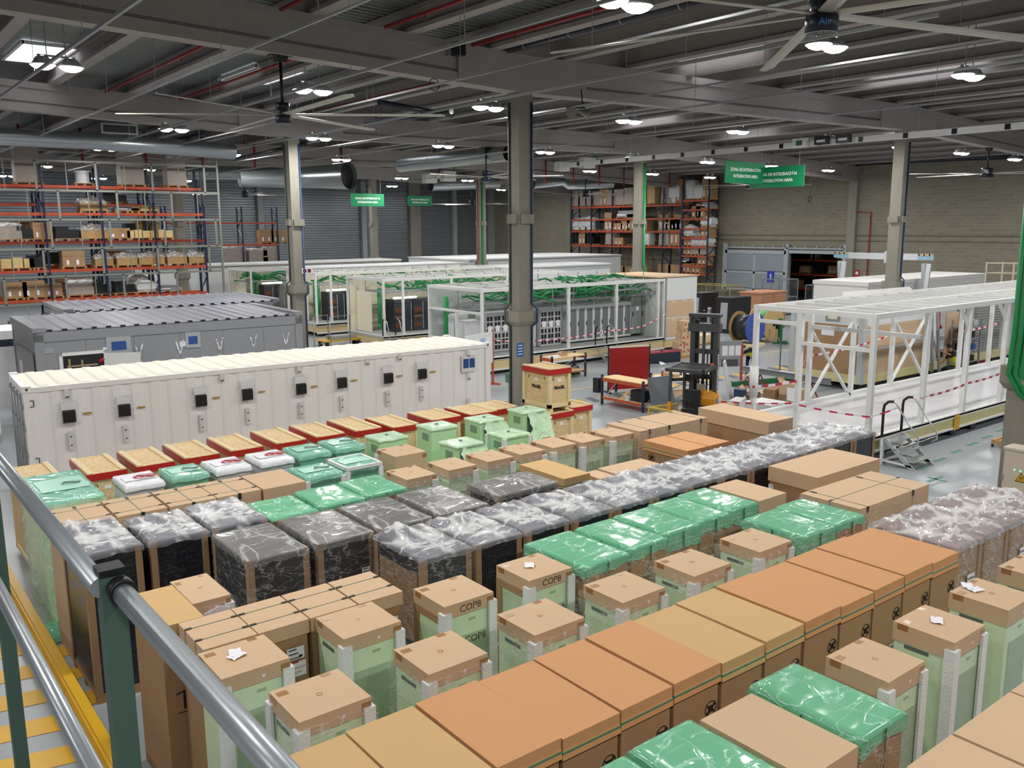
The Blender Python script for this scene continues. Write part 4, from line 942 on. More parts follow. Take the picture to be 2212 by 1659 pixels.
def grey_module(x, y, L, W, H, label, front=False, rz=0):
    t = thing('grey_module', label, 'equipment module', (x, y, 0), math.radians(rz), 'grey cabin modules')
    part(t, 'body', MB().box(.03, .03, .12, L-.03, W-.03, H-.18), GREYM_)
    fr = MB().box(0, 0, H-.42, L, .08, H-.12).box(0, W-.08, H-.42, L, W, H-.12).box(0, 0, H-.42, .08, W, H-.02).box(L-.08, 0, H-.42, L, W, H-.02)
    for a in (0, L-.25):
        for b_ in (0, W-.12): fr.box(a, b_, 0, a+.25, b_+.12, H-.2)
    fr.box(0, 0, 0, L, .1, .2).box(0, 0, 0, .1, W, .2)
    part(t, 'frame', fr, GREYM_)
    rf = MB(); p_ = .41; prof = [(.0, 0)]; xx = .35
    while xx < L-.3: prof += [(xx, 0), (xx+.05, .05), (xx+.1, .05), (xx+.15, 0)]; xx += p_
    prof.append((L, 0))
    for (x0, d0), (x1, d1) in zip(prof, prof[1:]): rf.poly([(x0, -.02, H-.1+d0), (x1, -.02, H-.1+d1), (x1, W+.02, H-.02+d1), (x0, W+.02, H-.02+d0)])
    for (x0, d0) in prof[1:-1:4]: rf.box(x0, -.025, H-.11, x0+.15, -.015, H-.055, 1)
    rf.box(0, 0, H-.13, L, W, H-.11)
    part(t, 'roof_sheet', rf, [GREYR, BLACK])
    part(t, 'roof_edge', MB().box(-.03, -.03, H-.13, .3, W+.03, H-.0).box(L-.25, -.03, H-.13, L+.03, W+.03, H), GREYM_)
    for k in range(1, 6): part(t, 'panel_joint', MB().box(L*k/6-.008, .022, .25, L*k/6+.008, .031, H-.45), mat('joint_grey', '#7c7e82', .6))
    return t
gm = grey_module(4.8, 29.0, 8.35, 4.7, 3.42, 'near grey cabin module with ribbed roof behind the white container', rz=-1.8)
grey_module(6.9, 35.2, 8.1, 4.6, 3.42, 'far grey cabin module with ribbed roof behind the near grey one', rz=-1.8)
def gside(px, py):
    a = math.radians(-1.8); nrm = Vector((math.sin(a), -math.cos(a), 0)); d = ray(px, py); o = Vector((4.8, 29.0, 0))
    t_ = (o-Vector((0, 0, CAMH))).dot(nrm)/d.dot(nrm); p = Vector((0, 0, CAMH))+d*t_-o
    return (p.x*math.cos(a)+p.y*math.sin(a), p.z)
for px, py, w_, h_ in ((257, 746, .24, .18), (417, 734, .16, .17)):
    u, z = gside(px, py); s_ = part(gm, 'window_panel', MB().box(u-w_*1.5, .0, z-h_*1.5, u+w_*1.5, .03, z+h_*1.5), mat('clear_pouch', '#a7abb0', .2)); part(s_, 'blue_print', MB().box(u-w_*.9, -.008, z-h_*.8, u+w_*.9, 0, z+h_*.7), MATS['blue_pane'])
for px, py in ((234, 755), (399, 742), (104, 757)):
    u, z = gside(px, py); part(gm, 'side_plate', MB().box(u-.15, .015, z-.09, u+.15, .03, z+.07), PAPER if px != 104 else STEEL)
u0, z1 = gside(135, 770); u1, _ = gside(225, 768)
part(gm, 'door_frame', MB().box(u0-.1, 0, .3, u0, .035, z1+.1).box(u1, 0, .3, u1+.1, .035, z1+.1).box(u0-.1, 0, z1, u1+.1, .035, z1+.1), WHITEP)
part(gm, 'dark_opening', MB().box(u0, .015, .3, u1, .03, z1), BLACK)
part(gm, 'equipment', MB().box(u0+.1, .0, z1-.35, u1-.2, .012, z1-.3).box(u0+.3, .0, z1-.5, u1-.3, .012, z1-.46).box(u0+.15, 0, z1-.6, u0+.2, .012, z1-.1).box(u0+.5, 0, z1-.7, u0+.55, .012, z1-.15), mat('inside_shelves', '#a08d69', .6)); part(gm, 'red_cable', MB().tube([(u0+1.0, 0, z1-.25), (u0+1.2, 0, z1-.15), (u0+1.35, 0, z1-.22), (u0+1.5, 0, z1-.12)], .06, 6), REDINK)
dr = part(gm, 'open_door', MB().box(0, -.05, .3, 1.05, 0, z1), WHITEP, (u1, 0, 0)); dr.rotation_euler = (0, 0, -.45)
for k, px in enumerate((300, 388, 474, 547, 617)):
    u, z = gside(px, 762-.085*(px-300)); part(gm, 'film_strip', MB().prism([(u-.12, .02, z+.25), (u-.06, .02, z+.25), (u+.02, .02, z-.15), (u-.02, .02, z-.15)], (0, -.012, 0)).prism([(u+.1, .02, z+.28), (u+.16, .02, z+.28), (u+.04, .02, z-.15), (u, .02, z-.15)], (0, -.012, 0)), FILM)
# end face of the near grey module
part(gm, 'end_panel', MB().box(-.01, .5, .9, .01, 3.9, 2.6), mat('dull_film', '#77736f', .3)); part(gm, 'end_board', MB().box(-.014, .3, .2, .012, 4.3, 1.2), KRAFT_D); part(gm, 'end_vent', MB().box(-.02, 2.9, 1.5, .0, 3.5, 2.1), WHITEP)
# white container just visible at the far left
container(-2.2, 30.3, 6.06, 2.44, 2.9, -1, 'white container mostly hidden at the left picture edge')
single('storage_container', MB().box(0, 0, 0, 3.0, 2.4, 2.75).box(.0, -.02, 2.2, 3.0, 0, 2.45, 1), [WCONT, mat('navy_band', '#1d2a3c', .5)], 'white container with navy band behind the near grey module', 'shipping container', (4.0, 35.6, 0))

# white steel framed modules filled with cabinets
WF = mat('frame_white', '#e1e1df', .45)
DECKG = mat('module_deck', '#a9acaa', .5, nz=.15, nscale=2)
PLY = mat('ply_skirt', '#d9c193', .7, nz=.15, nscale=2)
CABG = mat('cabinet_grey', '#b4b7ba', .5)
MESHD = mat('mesh_door', '#71767b', .5)
CABL = mat('cabinet_light', '#cfd2d2', .5)
CABD = mat('cabinet_dark', '#2a3038', .4)
def framed_module(x, y, L, W, H, zb, posts, label, panel=0, ends=True):
    t = thing('framed_module', label, 'equipment module', (x, y, 0), 0, 'white framed modules')
    part(t, 'deck', MB().box(0, 0, zb-.08, L, W, zb), DECKG)
    part(t, 'base_skirt', MB().box(.04, .04, .22, L-.04, W-.04, zb-.08), PLY)
    part(t, 'base_rail', MB().box(0, 0, zb-.1, L, .06, zb+.06).box(0, 0, .16, L, .05, .24).box(0, W-.06, zb-.1, L, W, zb+.06).box(.003, .06, zb-.098, .06, W-.06, zb+.057), WF)
    part(t, 'support_beam', MB().box(.3, .2, 0, L-.3, .5, .2).box(.3, W-.5, 0, L-.3, W-.2, .2), BLACK)
    for u in posts:
        for v in (0, W-.12): part(t, 'post', cached(('post', H, zb), lambda: MB().box(.004, .004, zb+.06, .116, .116, H-.14), WF, 'post'), WF, (u, v, 0))
    rf = MB().box(0, 0, H-.14, L, .12, H).box(0, W-.12, H-.14, L, W, H).box(.003, .12, H-.137, .12, W-.12, H-.003).box(L-.12, .12, H-.137, L-.003, W-.12, H-.003).box(.12, W/2-.06, H-.13, L-.12, W/2+.06, H-.025)
    q = .6
    while q < L-1: rf.box(q, .12, H-.12, q+.08, W-.12, H-.02); q += 1.2
    part(t, 'roof_frame', rf, WF)
    return t
def tray_and_cables(t, L, W, zc, seed, n_=26, x0=.6, x1=None):
    """cable ladders with bundles of green cable below the module roof"""
    x1 = x1 or L-.4; mb = MB()
    for v in (.9, 1.7, 2.5):
        mb.box(x0, v, zc, x1, v+.03, zc+.07).box(x0, v+.4, zc, x1, v+.43, zc+.07)
        q = x0
        while q < x1: mb.box(q, v, zc+.01, q+.03, v+.43, zc+.04); q += .45
    q = x0
    while q < x1: mb.box(q, .88, zc-.25, q+.03, .91, zc+.9).box(q, 2.9, zc-.25, q+.03, 2.93, zc+.9); q += 1.3
    part(t, 'cable_tray', mb, STEEL)
    rnd = random.Random(seed)
    for k in range(n_):
        a = x0+rnd.random()*(x1-x0-3); l_ = 1.5+rnd.random()*3; v = .7+rnd.random()*2.4; pts = []
        z = zc+.12+rnd.random()*.5
        for j in range(8): pts.append((a+l_*j/7, v+.25*math.sin(j*.9+k), z+.16*math.sin(j*1.2+k*2)-(.0 if j < 6 else (j-5)*.18*(k % 3 == 0))))
        part(t, 'cable_bundle', MB().tube(pts, .03+.035*rnd.random(), 6), GREENC)
m1 = framed_module(21.9, 30.1, 11.4, 4.2, 3.7, .72, (0, 4.9, 7.95, 10.85, 11.28), 'nearest white framed module with cable filled ceiling and row of grey cabinets')
tray_and_cables(m1, 11.4, 4.2, 2.85, 3, 34, .8)
tray_and_cables(m1, 11.4, 4.2, 3.15, 4, 26, 5.5)
part(m1, 'partition', MB().box(.1, 4.05, .75, 11.3, 4.1, 3.5), CABL)
# front row of cabinets inside
def battery_rack(t, u, v):
    c = part(t, 'battery_cabinet', MB().box(u, v, .74, u+.42, v+.8, 2.5), CABG); mb = MB()
    for r in range(6):
        for c_ in range(2):
            if r == 3 and True: mb.box(u+.05+.18*c_, v-.008, .86+.26*r+.02, u+.19+.18*c_, v, 1.02+.26*r)
            else: mb.box(u+.05+.18*c_, v-.008, .84+.26*r, u+.19+.18*c_, v, 1.04+.26*r)
    part(c, 'battery_modules', mb, BLACK); part(c, 'notice', MB().box(u+.1, v-.014, 1.66, u+.34, v-.008, 1.92).box(u+.2, v-.014, 1.35, u+.24, v-.008, 1.66), PAPER)
def mesh_cabinet(t, u, v, w=.6):
    c = part(t, 'mesh_cabinet', MB().box(u, v, .8, u+w, v+.9, 2.52), CABL); d = part(c, 'door', MB().box(u+.1, v-.012, .9, u+w-.06, v, 2.36), MESHD); part(d, 'handle', MB().box(u+.05, v-.03, 1.55, u+.08, v-.01, 1.75), BLACK)
c = part(m1, 'control_cabinet', MB().box(.35, 2.6, .74, 1.15, 3.3, 2.4), CABL); part(c, 'display', MB().box(.72, 2.585, 1.85, .82, 2.6, 2.0), BLACK); part(c, 'grille', MB().box(.5, 2.585, 1.5, 1.05, 2.6, 1.56).box(.5, 2.585, 1.1, 1.05, 2.6, 1.16), BLACK)
part(m1, 'control_cabinet', MB().box(.3, 1.6, .74, 1.15, 2.3, 2.2), CABL)
for k in range(4): battery_rack(m1, 1.25+.43*k, 1.4)
for k in range(3): battery_rack(m1, 4.4+.43*k, 1.4)
part(m1, 'black_duct', MB().box(3.1, 1.5, .74, 3.5, 2.2, 2.4), BLACK); part(m1, 'control_cabinet', MB().box(3.6, 1.6, .74, 4.3, 2.3, 2.4), CABL)
for k in range(8): mesh_cabinet(m1, 6.2+.525*k, 1.4, .525)
c = part(m1, 'tall_cabinet', MB().box(10.45, 1.4, .86, 11.9, 2.3, 2.85), mat('cabinet_greygreen', '#8d9490', .5)); part(c, 'door_seam', MB().box(11.16, 1.385, .9, 11.175, 1.4, 2.8), BLACK); part(c, 'handle', MB().box(11.2, 1.37, 1.75, 11.24, 1.4, 2.0).box(10.5, 1.37, 1.75, 10.54, 1.4, 2.0), BLACK); part(c, 'notice', MB().box(10.75, 1.385, 2.05, 10.95, 1.4, 2.25), PAPER)
# boarded end of the nearest module
pn = part(m1, 'white_end_panel', MB().box(11.42, .0, .6, 13.75, 4.2, 3.72), WHITEB); part(pn, 'panel_top', MB().box(10.9, -.05, 3.74, 13.85, 4.2, 3.8), KRAFT)
part(pn, 'kraft_sheet', MB().box(11.5, -.02, 1.75, 13.55, -.004, 2.6), KRAFT); part(pn, 'kraft_sheet', MB().box(11.46, -.02, .75, 13.5, -.004, 1.68), KRAFT)
for u in (12.0, 12.85, 13.45):
    for z in (1.62, 2.55): part(pn, 'masking_tape', MB().bar((u-.12, -.025, z-.1), (u, -.025, z+.12), .035, .006, up=(0, 1, 0)).bar((u+.12, -.025, z-.1), (u, -.025, z+.12), .035, .006, up=(0, 1, 0)), PAPER)
part(m1, 'ply_base', MB().box(11.42, .03, .2, 13.8, 4.1, .6), PLY); part(m1, 'steel_post', MB().box(11.36, -.02, .6, 11.46, .1, 3.7), GREYM_)
for u in (7.8, 2.6): part(m1, 'yellow_sign', MB().box(u, -.012, .3, u+.22, .0, .58), YELL)
# door frame at the left end
part(m1, 'end_rail', MB().box(0, 0, 2.6, .1, 4.2, 2.7).box(0, 1.9, .72, .1, 2.0, 2.6).box(0, 2.0, 1.3, .1, 4.2, 1.38), WF)
part(m1, 'green_duct', MB().tube([(.35, 3.2, .8), (.35, 3.2, 3.2)], .14, 8), GREENC)
tp = mat('red_white_tape', '#c9304a', .5)
def barrier_tape(pts, name_label, w_=.06, step=.22):
    """hanging red and white tape through world points, drawn as short flat pieces"""
    mb = MB(); tot = 0
    for a, b_ in zip(pts, pts[1:]):
        a = Vector(a); b_ = Vector(b_); L_ = (b_-a).length; n_ = max(2, int(L_/step))
        for k in range(n_):
            f0, f1 = k/n_, (k+1)/n_; s0 = -.05*L_/3*4*f0*(1-f0); s1 = -.05*L_/3*4*f1*(1-f1)
            p = a.lerp(b_, f0)+Vector((0, 0, s0)); q = a.lerp(b_, f1)+Vector((0, 0, s1))
            i = len(mb.v); mb.v += [tuple(p-Vector((0, 0, w_/2))), tuple(q-Vector((0, 0, w_/2))), tuple(q+Vector((0, 0, w_/2))), tuple(p+Vector((0, 0, w_/2)))]
            mb.face([i, i+1, i+2, i+3], (k+tot) % 2)
        tot += n_
    return single('barrier_tape', mb, [tp, PAPER], name_label, 'barrier tape')
barrier_tape([(21.9, 30.0, 1.6), (24.7, 30.0, 1.3), (29.4, 30.0, 1.4), (31.6, 30.0, 1.45), (33.2, 30.0, 1.95)], 'red and white tape along the open side of the nearest framed module', .05)
# access steps in front of module one
def handrail_steps(x, y, rz, label, n_=3, w_=.75, rise=.23, run=.25, black=True):
    t = thing('access_steps', label, 'steps', (x, y, 0), rz)
    for k in range(n_): part(t, 'step', MB().box(0, k*run, (k+1)*rise-.03, w_, k*run+.26, (k+1)*rise), ALU)
    for u in (0, w_): part(t, 'stringer', MB().prism([(u-.02, 0, 0), (u-.02, .14, 0), (u-.02, n_*run+.05, n_*rise-.1), (u-.02, n_*run+.05, n_*rise), (u-.02, n_*run-.1, n_*rise)], (.04, 0, 0)), ALU)
    for u in (0, w_):
        top = n_*rise
        part(t, 'handrail', MB().tube([(u, .05, .35), (u, n_*run-.3, top+.85), (u, n_*run-.12, top+.97), (u, n_*run, top+.97)], .02, 8), ALU)
        part(t, 'padded_grip', MB().tube([(u, n_*run-.02, top+.97), (u, n_*run+.1, top+.92), (u, n_*run+.14, top+.8), (u, n_*run+.14, top+.1)], .032, 8), BLACK)
    return t
handrail_steps(28.4, 29.1, 0, 'aluminium steps with black padded rails at the nearest framed module')
m2 = framed_module(22.6, 39.6, 12.5, 4.0, 3.7, .72, (0, 1.15, 4.2, 8, 12.38), 'second white framed module with lit ceiling lamps and dark battery cabinets')
tray_and_cables(m2, 12.5, 4, 2.9, 8, 22)
m3 = framed_module(22.6, 47.4, 13, 4.0, 3.7, .72, (0, .95, 4.6, 8.5, 12.88), 'third white framed module seen behind the left column')
tray_and_cables(m3, 13, 4, 2.9, 9, 18)
m4 = framed_module(22.4, 56.6, 3.2, 4.0, 3.6, .72, (0, 3.08), 'fourth white framed module with cream end wall, right of the pallet rack')
tray_and_cables(m4, 3.2, 2.6, 2.7, 10, 8, .2, 3.0)
CREAM = mat('cream_panel', '#e9e2cc', .5)
TUBE = mat('module_tube_lamp', '#fff6dc', .4, emit=9)
for t, L_, n_ in ((m2, 12.5, 5), (m3, 13, 5), (m4, 3.2, 1)):
    part(t, 'cream_wall', MB().box(.15, 3.85, .74, L_-.1, 3.9, 3.5).box(.5, 2.2, .74, .55, 3.9, 2.9), CREAM)
    for k in range(n_):
        part(t, 'tube_lamp', MB().tube([(1.2+2.4*k, 1.0, 2.6), (2.6+2.4*k, 1.0, 2.6)], .05, 8), TUBE)
    for k in range(n_*2-1 if n_ > 1 else 1):
        u = 1.5+1.2*k
        c = part(t, 'battery_cabinet', MB().box(u, 1.5, .74, u+1.15, 2.4, 2.45).box(u, 1.45, 2.3, u+1.15, 1.5, 2.45), CABD)
        mb = MB(); 
        for r in range(3):
            for c_ in range(4): mb.box(u+.08+.12*c_, 1.488, .95+.4*r, u+.17+.12*c_, 1.5, 1.22+.4*r)
        part(c, 'copper_cells', mb, mat('copper_cells', '#6d3a22', .5)); part(c, 'door_bars', MB().box(u+.6, 1.47, .8, u+.64, 1.5, 2.3).box(u+1.05, 1.47, .8, u+1.09, 1.5, 2.3).box(u+.05, 1.47, 1.5, u+.6, 1.5, 1.54), STEEL)
    part(t, 'green_duct', MB().tube([(.9, 2.0, 1.2), (.9, 1.9, 1.0), (.9, 2.1, .95)], .1, 8).tube([(.9, 2.0, 1.2), (.9, 2.0, 3.1)], .1, 8).tube([(1.15, 2.0, 1.1), (1.15, 2.0, 3.1)], .1, 8), GREENC)
# long plain white modules behind
for k, (x, y, L_, W_, H_, lb) in enumerate(((25.75, 56.6, 14, 4.0, 3.55, 'plain white module wall joined to the fourth framed module'), (18, 63.5, 20, 3.5, 3.7, 'long white module in front of the distant steel racks'), (36.3, 47.4, 10, 4, 3.6, 'white module behind the second framed module'), (40, 56.5, 16.5, 9, 3.8, 'large white box module with broad roof behind the central column'))):
    t = thing('white_module', lb, 'equipment module', (x, y, 0), 0, 'plain white modules'); part(t, 'wall_panels', MB().box(0, 0, .2, L_, W_, H_-.1).box(.1, .1, 0, L_-.1, W_-.1, .2), WHITEB)
    part(t, 'roof_panel', MB().box(-.06, -.06, H_-.1, L_+.06, W_+.06, H_), WHITEB); part(t, 'roof_trim', MB().box(-.07, -.075, H_-.17, L_+.07, -.06, H_-.1), mat('trim_brown', '#7d7257', .6) if k < 2 else STEEL)

# ------------------------------------------------------------------ big open white steel frame at the right
FX, FY, FW_, FL, FZ, FH = 21.5, 12.15, 3.85, 19.0, .68, 4.0
t = thing('steel_frame', 'large open white steel module frame with glossy white deck at the right', 'steel frame', (FX, FY, 0))
GLOSS = mat('glossy_white_deck', '#dedee2', .18, nz=.06, nscale=1.2)
part(t, 'deck', MB().box(0, 0, FZ-.05, FL, FW_, FZ), GLOSS)
CREAMI = mat('cream_insulation', '#d9cf9a', .6, nz=.12, nscale=3, col2='#cfc48a')
part(t, 'base_beam', MB().box(.02, .03, .3, FL, .12, FZ-.09).box(.02, FW_-.12, .3, FL, FW_-.03, FZ-.09).box(.02, .03, .3, .12, FW_, FZ-.09), CREAMI)
part(t, 'base_flange', MB().box(0, 0, FZ-.09, FL, .14, FZ+.03).box(0, FW_-.14, FZ-.09, FL, FW_, FZ+.1).box(.003, .14, FZ-.088, .14, FW_-.14, FZ+.027).box(0, 0, .24, FL, .14, .3).box(0, FW_-.14, .24, FL, FW_, .3), WF)
for u in (.4, 4.9, 6.2, 10.5, 15): part(t, 'support_block', MB().box(u, .15, 0, u+.3, .45, .24).box(u, FW_-.45, 0, u+.3, FW_-.15, .24), BLACK)
for u in (0, 2.78, 5.25, 7.75, 10.25, 12.75, 15.25, 17.75):
    for v in (0, FW_-.15): part(t, 'post', cached(('fp',), lambda: MB().box(.004, .004, FZ+.03, .136, .136, FH-.14), WF, 'post'), WF, (u, v, 0))
part(t, 'post', MB().box(0, 0, FZ, .14, .14, FH-.14), WF, (0.004, 2.2, 0))
part(t, 'roof_beam', MB().box(0, 0, FH-.14, FL, .12, FH).box(0, FW_-.12, FH-.14, FL, FW_, FH).box(.003, .12, FH-.137, .12, FW_-.12, FH-.003).box(.12, 1.7, FH-.12, FL, 1.82, FH-.005), WF)
q = .95
while q < FL-.5: part(t, 'roof_joist', cached(('rj',), lambda: MB().box(0, .12, FH-.16, .07, FW_-.12, FH-.02), WF, 'roof_joist'), WF, (q, 0, 0)); q += 1.0
part(t, 'roof_sheet_edge', MB().box(1.6, 2.0, FH-.3, 3.2, 2.6, FH-.27).box(4.4, .8, FH-.3, 6.2, 1.4, FH-.27), GREYM_)
def xb(p, q, w_=.1): part(t, 'cross_brace', MB().bar(p, q, w_, .06), WF)
t2 = MB().box(.02, .14, 2.98, .1, 2.2, 3.08).box(.02, 2.34, 3.5, .1, FW_-.14, 3.6).box(2.8, .1, 3.1, 2.9, FW_-.14, 3.22)
part(t, 'end_rail', t2, WF)
for u in (2.85, 7.82): xb((u, FW_-.05, FZ), (u+2.4, FW_-.05, 3.1)); xb((u, FW_-.09, 3.05), (u+2.4, FW_-.09, FZ))
for u in (5.25, 7.75): part(t, 'knee_brace', MB().bar((u-.55, .07, FH-.1), (u+.05, .07, FH-.7), .08), WF)
part(t, 'knee_brace', MB().bar((7.85, .07, FZ+.02), (8.5, .07, FZ+1.5), .1), WF)
part(t, 'yellow_plate', MB().box(4.75, -.02, .22, 5.05, .0, .66), mat('bracket_yellow', '#d7a21c', .4))
part(t, 'notice_sheet', MB().box(-.03, 2.3, 1.35, -.01, 2.55, 1.72), PAPER)
part(t, 'post_sleeve', MB().tube([(.07, FW_-.07, FZ+.6), (.07, FW_-.07, FZ+1.5)], .13, 10), WF)
barrier_tape([(FX-.05, FY+FW_+.02, 1.55), (FX-.05, FY+2.25, 1.95), (FX+2.85, FY+FW_+.04, 2.2), (FX+7.7, FY+FW_+.05, 2.45)], 'red and white tape across the upper middle of the white frame', .07)
barrier_tape([(FX-.08, FY+FW_+1.9, .9), (FX-.08, FY+2.35, 1.3), (FX-.08, FY-.05, 1.3), (FX+.4, FY-.6, 1.6)], 'red and white tape from the frame corner to the steps', .05)
barrier_tape([(FX+1.2, FY-.7, 1.75), (FX+2.8, FY-.06, 1.5), (FX+5.3, FY-.06, 1.6), (FX+7.8, FY-.06, 1.7), (FX+8.8, FY-.1, 1.75)], 'red and white tape along the near side of the white frame', .07)
barrier_tape([(FX+13, FY+FW_+.1, 2.2), (FX+16.5, FY+FW_+.1, 2.3)], 'red and white tape at the far right end of the white frame', .08)
# steps leaning on the white frame
st = thing('access_steps', 'silver steps with black padded handrails leading to the white frame deck', 'steps', (21.75, 10.95, 0))
for k in range(3): part(st, 'step', MB().box(.05, .08+.28*k, .2+.22*k, .95, .36+.28*k, .235+.22*k), ALU)
for u in (0, .95): part(st, 'stringer', MB().prism([(u, -.02, 0), (u, .16, 0), (u, .98, .72), (u, .82, .72)], (.05, 0, 0)), ALU)
part(st, 'platform_back', MB().box(0, .9, .42, 1.0, 1.02, .7), ALU)
for u in (0, .95): part(st, 'leg', MB().bar((u+.025, .95, 0), (u+.025, .95, .7), .07).bar((u+.025, .1, .1), (u+.025, .95, .12), .05), WF)
for u in (0, .98):
    part(st, 'handrail', MB().tube([(u, .12, .62), (u, -.02, .72), (u, -.02, .86), (u, .66, 1.72), (u, .74, 1.76)], .022, 8).tube([(u, -.0, .8), (u, .8, .35)], .018, 6), ALU)
    part(st, 'padded_grip', MB().tube([(u, .7, 1.74), (u, .84, 1.72), (u, .95, 1.62), (u, .97, 1.5), (u, .97, .75)], .036, 8), mat('maroon_foam', '#23141b', .6))
# second white module with kraft panels behind the frame
r1 = thing('boarded_module', 'white module clad with brown kraft sheets behind the open white frame', 'equipment module', (30.8, 17.9, 0))
part(r1, 'wall_panels', MB().box(0, 0, .3, 5.6, 3.1, 3.0), WHITEB)
part(r1, 'base_beam', MB().box(-.04, -.04, .28, 14, .1, .62).box(-.04, 0, .28, .1, 3.1, .62), CREAMI); part(r1, 'support_beam', MB().box(.3, .2, 0, 13.6, .5, .28).box(.3, 2.5, 0, 13.6, 2.8, .28), BLACK)
part(r1, 'roof_panel', MB().box(-.05, -.05, 3.0, 15.5, 3.15, 3.12), WHITEB)
for b_ in ((.12, .62, 1.55), (.12, 1.62, 2.5)):
    part(r1, 'kraft_sheet', MB().box(b_[0], -.02, b_[1], 4.6, -.005, b_[2]), KRAFT); part(r1, 'kraft_sheet', MB().box(-.02, .15, b_[1], -.005, 2.6, b_[2]), KRAFT_D)
part(r1, 'corner_post', MB().box(-.06, -.06, .3, .16, .16, 3.05).box(-.05, 2.95, .3, .15, 3.15, 3.05), mat('post_grey', '#b8bcbf', .5))
part(r1, 'notice_sheet', MB().box(-.03, 1.2, 2.05, -.02, 1.75, 2.4), PAPER)
wv = part(r1, 'window_vent', MB().box(-.03, 1.0, 2.62, -.005, 1.6, 2.95), GREYM_); part(wv, 'pane', MB().box(-.035, 1.1, 2.7, -.03, 1.5, 2.88), CREAM)
part(r1, 'leaning_strut', MB().bar((4.9, -.3, .3), (4.4, -.35, 2.9), .16, .05), STEEL); part(r1, 'leaning_strut', MB().bar((5.3, -.4, .3), (4.85, -.35, 2.9), .16, .05), STEEL)
part(r1, 'cream_doorway', MB().box(5.62, .3, .4, 6.4, .4, 2.9), CREAM); part(r1, 'kraft_sheet', MB().box(6.45, .0, .5, 7.5, .05, 2.6), KRAFT); part(r1, 'steel_post', MB().box(7.5, -.04, .5, 7.75, .1, 3.0), STEEL)
part(r1, 'red_hose', MB().tube([(6.0, .2, 2.9), (6.05, .15, 2.6), (5.95, .1, 2.2), (6.2, .1, 2.0)], .06, 6).tube([(5.9, .1, 2.4), (5.9, .1, 1.8)], .09, 8), REDINK)
LOUV = mat('louvre_panel', '#9b9e9d', .5)
for k in range(3):
    lb = MB().box(7.9+1.35*k, .1, .6, 9.1+1.35*k, .15, 2.95); 
    for z in range(18): lb.box(7.95+1.35*k, .06, .7+.12*z, 9.05+1.35*k, .1, .76+.12*z)
    part(r1, 'louvre_panel', lb, LOUV)
part(r1, 'end_panels', MB().box(12, -.02, .5, 15.4, .1, 3.0), WHITEP)
for k, (x, y, L_, h_) in enumerate(((33.2, 20.2, 5.6, .35), (37, 19.6, 7, .2))):
    single('roof_sheet', MB().prism([(0, 0, 0), (L_, -.15, 0), (L_, .25, h_), (.5, .45, h_)], (0, 0, .04)), WHITEP if k == 0 else STEEL, ['large white sheet lying on the boarded module roof', 'stack of long steel sheets on the boarded module roof'][k], 'sheet', (x, y, 3.13))
t = thing('white_module', 'white ribbed roof module behind the open white frame', 'equipment module', (40.5, 23.45, 0), 0, 'plain white modules'); part(t, 'wall_panels', MB().box(0, 0, .2, 12.4, 3, 3.3).box(.2, .2, 0, 12.2, 2.8, .2), WHITEP); part(t, 'roof_panel', MB().box(-.05, -.05, 3.3, 12.45, 3.05, 3.5), WHITEP)
# ------------------------------------------------------------------ middle ground
ORG = mat('bench_orange', '#b5532a', .5)
NAVYL = mat('bench_navy', '#1c2340', .5)
def bench(x, y, L, W, h, rz, label, shelf=.3, axis='y'):
    t = thing('workbench', label, 'workbench', (x, y, 0), math.radians(rz))
    part(t, 'table_top', MB().box(0, 0, h-.03, W, L, h), OSB)
    for u in (0, W-.05): part(t, 'beam', MB().box(u-.01, 0, h-.15, u+.04, L, h-.03).box(u-.01, 0, shelf-.1, u+.04, L, shelf-.01), ORG)
    for v in (0, L-.06):
        for u in (-.02, W-.05): part(t, 'leg', MB().box(u, v, 0, u+.07, v+.07, h+.08), NAVYL)
        part(t, 'brace', MB().bar((0, v+.03, .12), (W, v+.03, h-.3), .03), STEEL)
    part(t, 'shelf', MB().box(.02, .03, shelf-.02, W-.02, L-.03, shelf), OSB)
    return t
b1 = bench(21.7, 20.5, 2.0, .75, 1.0, 2, 'orange and navy workbench with cluttered lower shelf before the red screen')
b2 = bench(23.3, 20.85, 1.0, 2.3, .95, -8, 'second workbench with bottles on its board, behind the forklift')
rnd = random.Random(4)
for k in range(9):
    z = .3+.02*k; single('steel_rod', MB().tube([(0, 0, .03), (.5, .1-.03*k, .05)], .012, 6), STEEL, 'thin steel rod in the bundle on the bench shelf, %s counted from below' % ORD[k], 'rod', (21.8, 21.0+.05*k, z), .9)
single('black_case', MB().box(0, 0, 0, .5, .6, .38).box(.02, .02, .38, .48, .58, .4), BLACK, 'black case on the lower bench shelf', 'case', (21.8, 20.62, .3))
single('tool_bundle', MB().box(0, 0, 0, .5, .35, .05).bar((0, 0, .07), (.6, .3, .1), .03).bar((.1, .2, .1), (.5, -.1, .14), .03).box(.2, .1, .05, .4, .25, .12), STEEL, 'loose metal tools on the left of the bench shelf', 'tools', (21.8, 21.85, .3), .4)
single('cable_spool', lathe([(0, 0), (.09, 0), (.09, .02), (.05, .03), (.05, .1), (.09, .11), (.09, .13), (0, .13)], 14), PAPER, 'small white spool beside the black case', 'spool', (21.75, 21.3, .3))
for k, (x, y, cm) in enumerate(((23.5, 21.3, '#c23a3a'), (24.25, 21.1, '#3f6fb8'))):
    t = thing('spray_bottle', ['spray bottle with red label on the second workbench', 'spray bottle with blue liquid on the second workbench'][k], 'bottle', (x, y, .95))
    part(t, 'bottle', lathe([(0, 0), (.05, 0), (.05, .16), (.02, .22), (.02, .25)], 12), mat('bottle_%d' % k, cm, .3)); part(t, 'trigger_head', MB().box(-.06, -.015, .25, .03, .015, .3), PAPER)
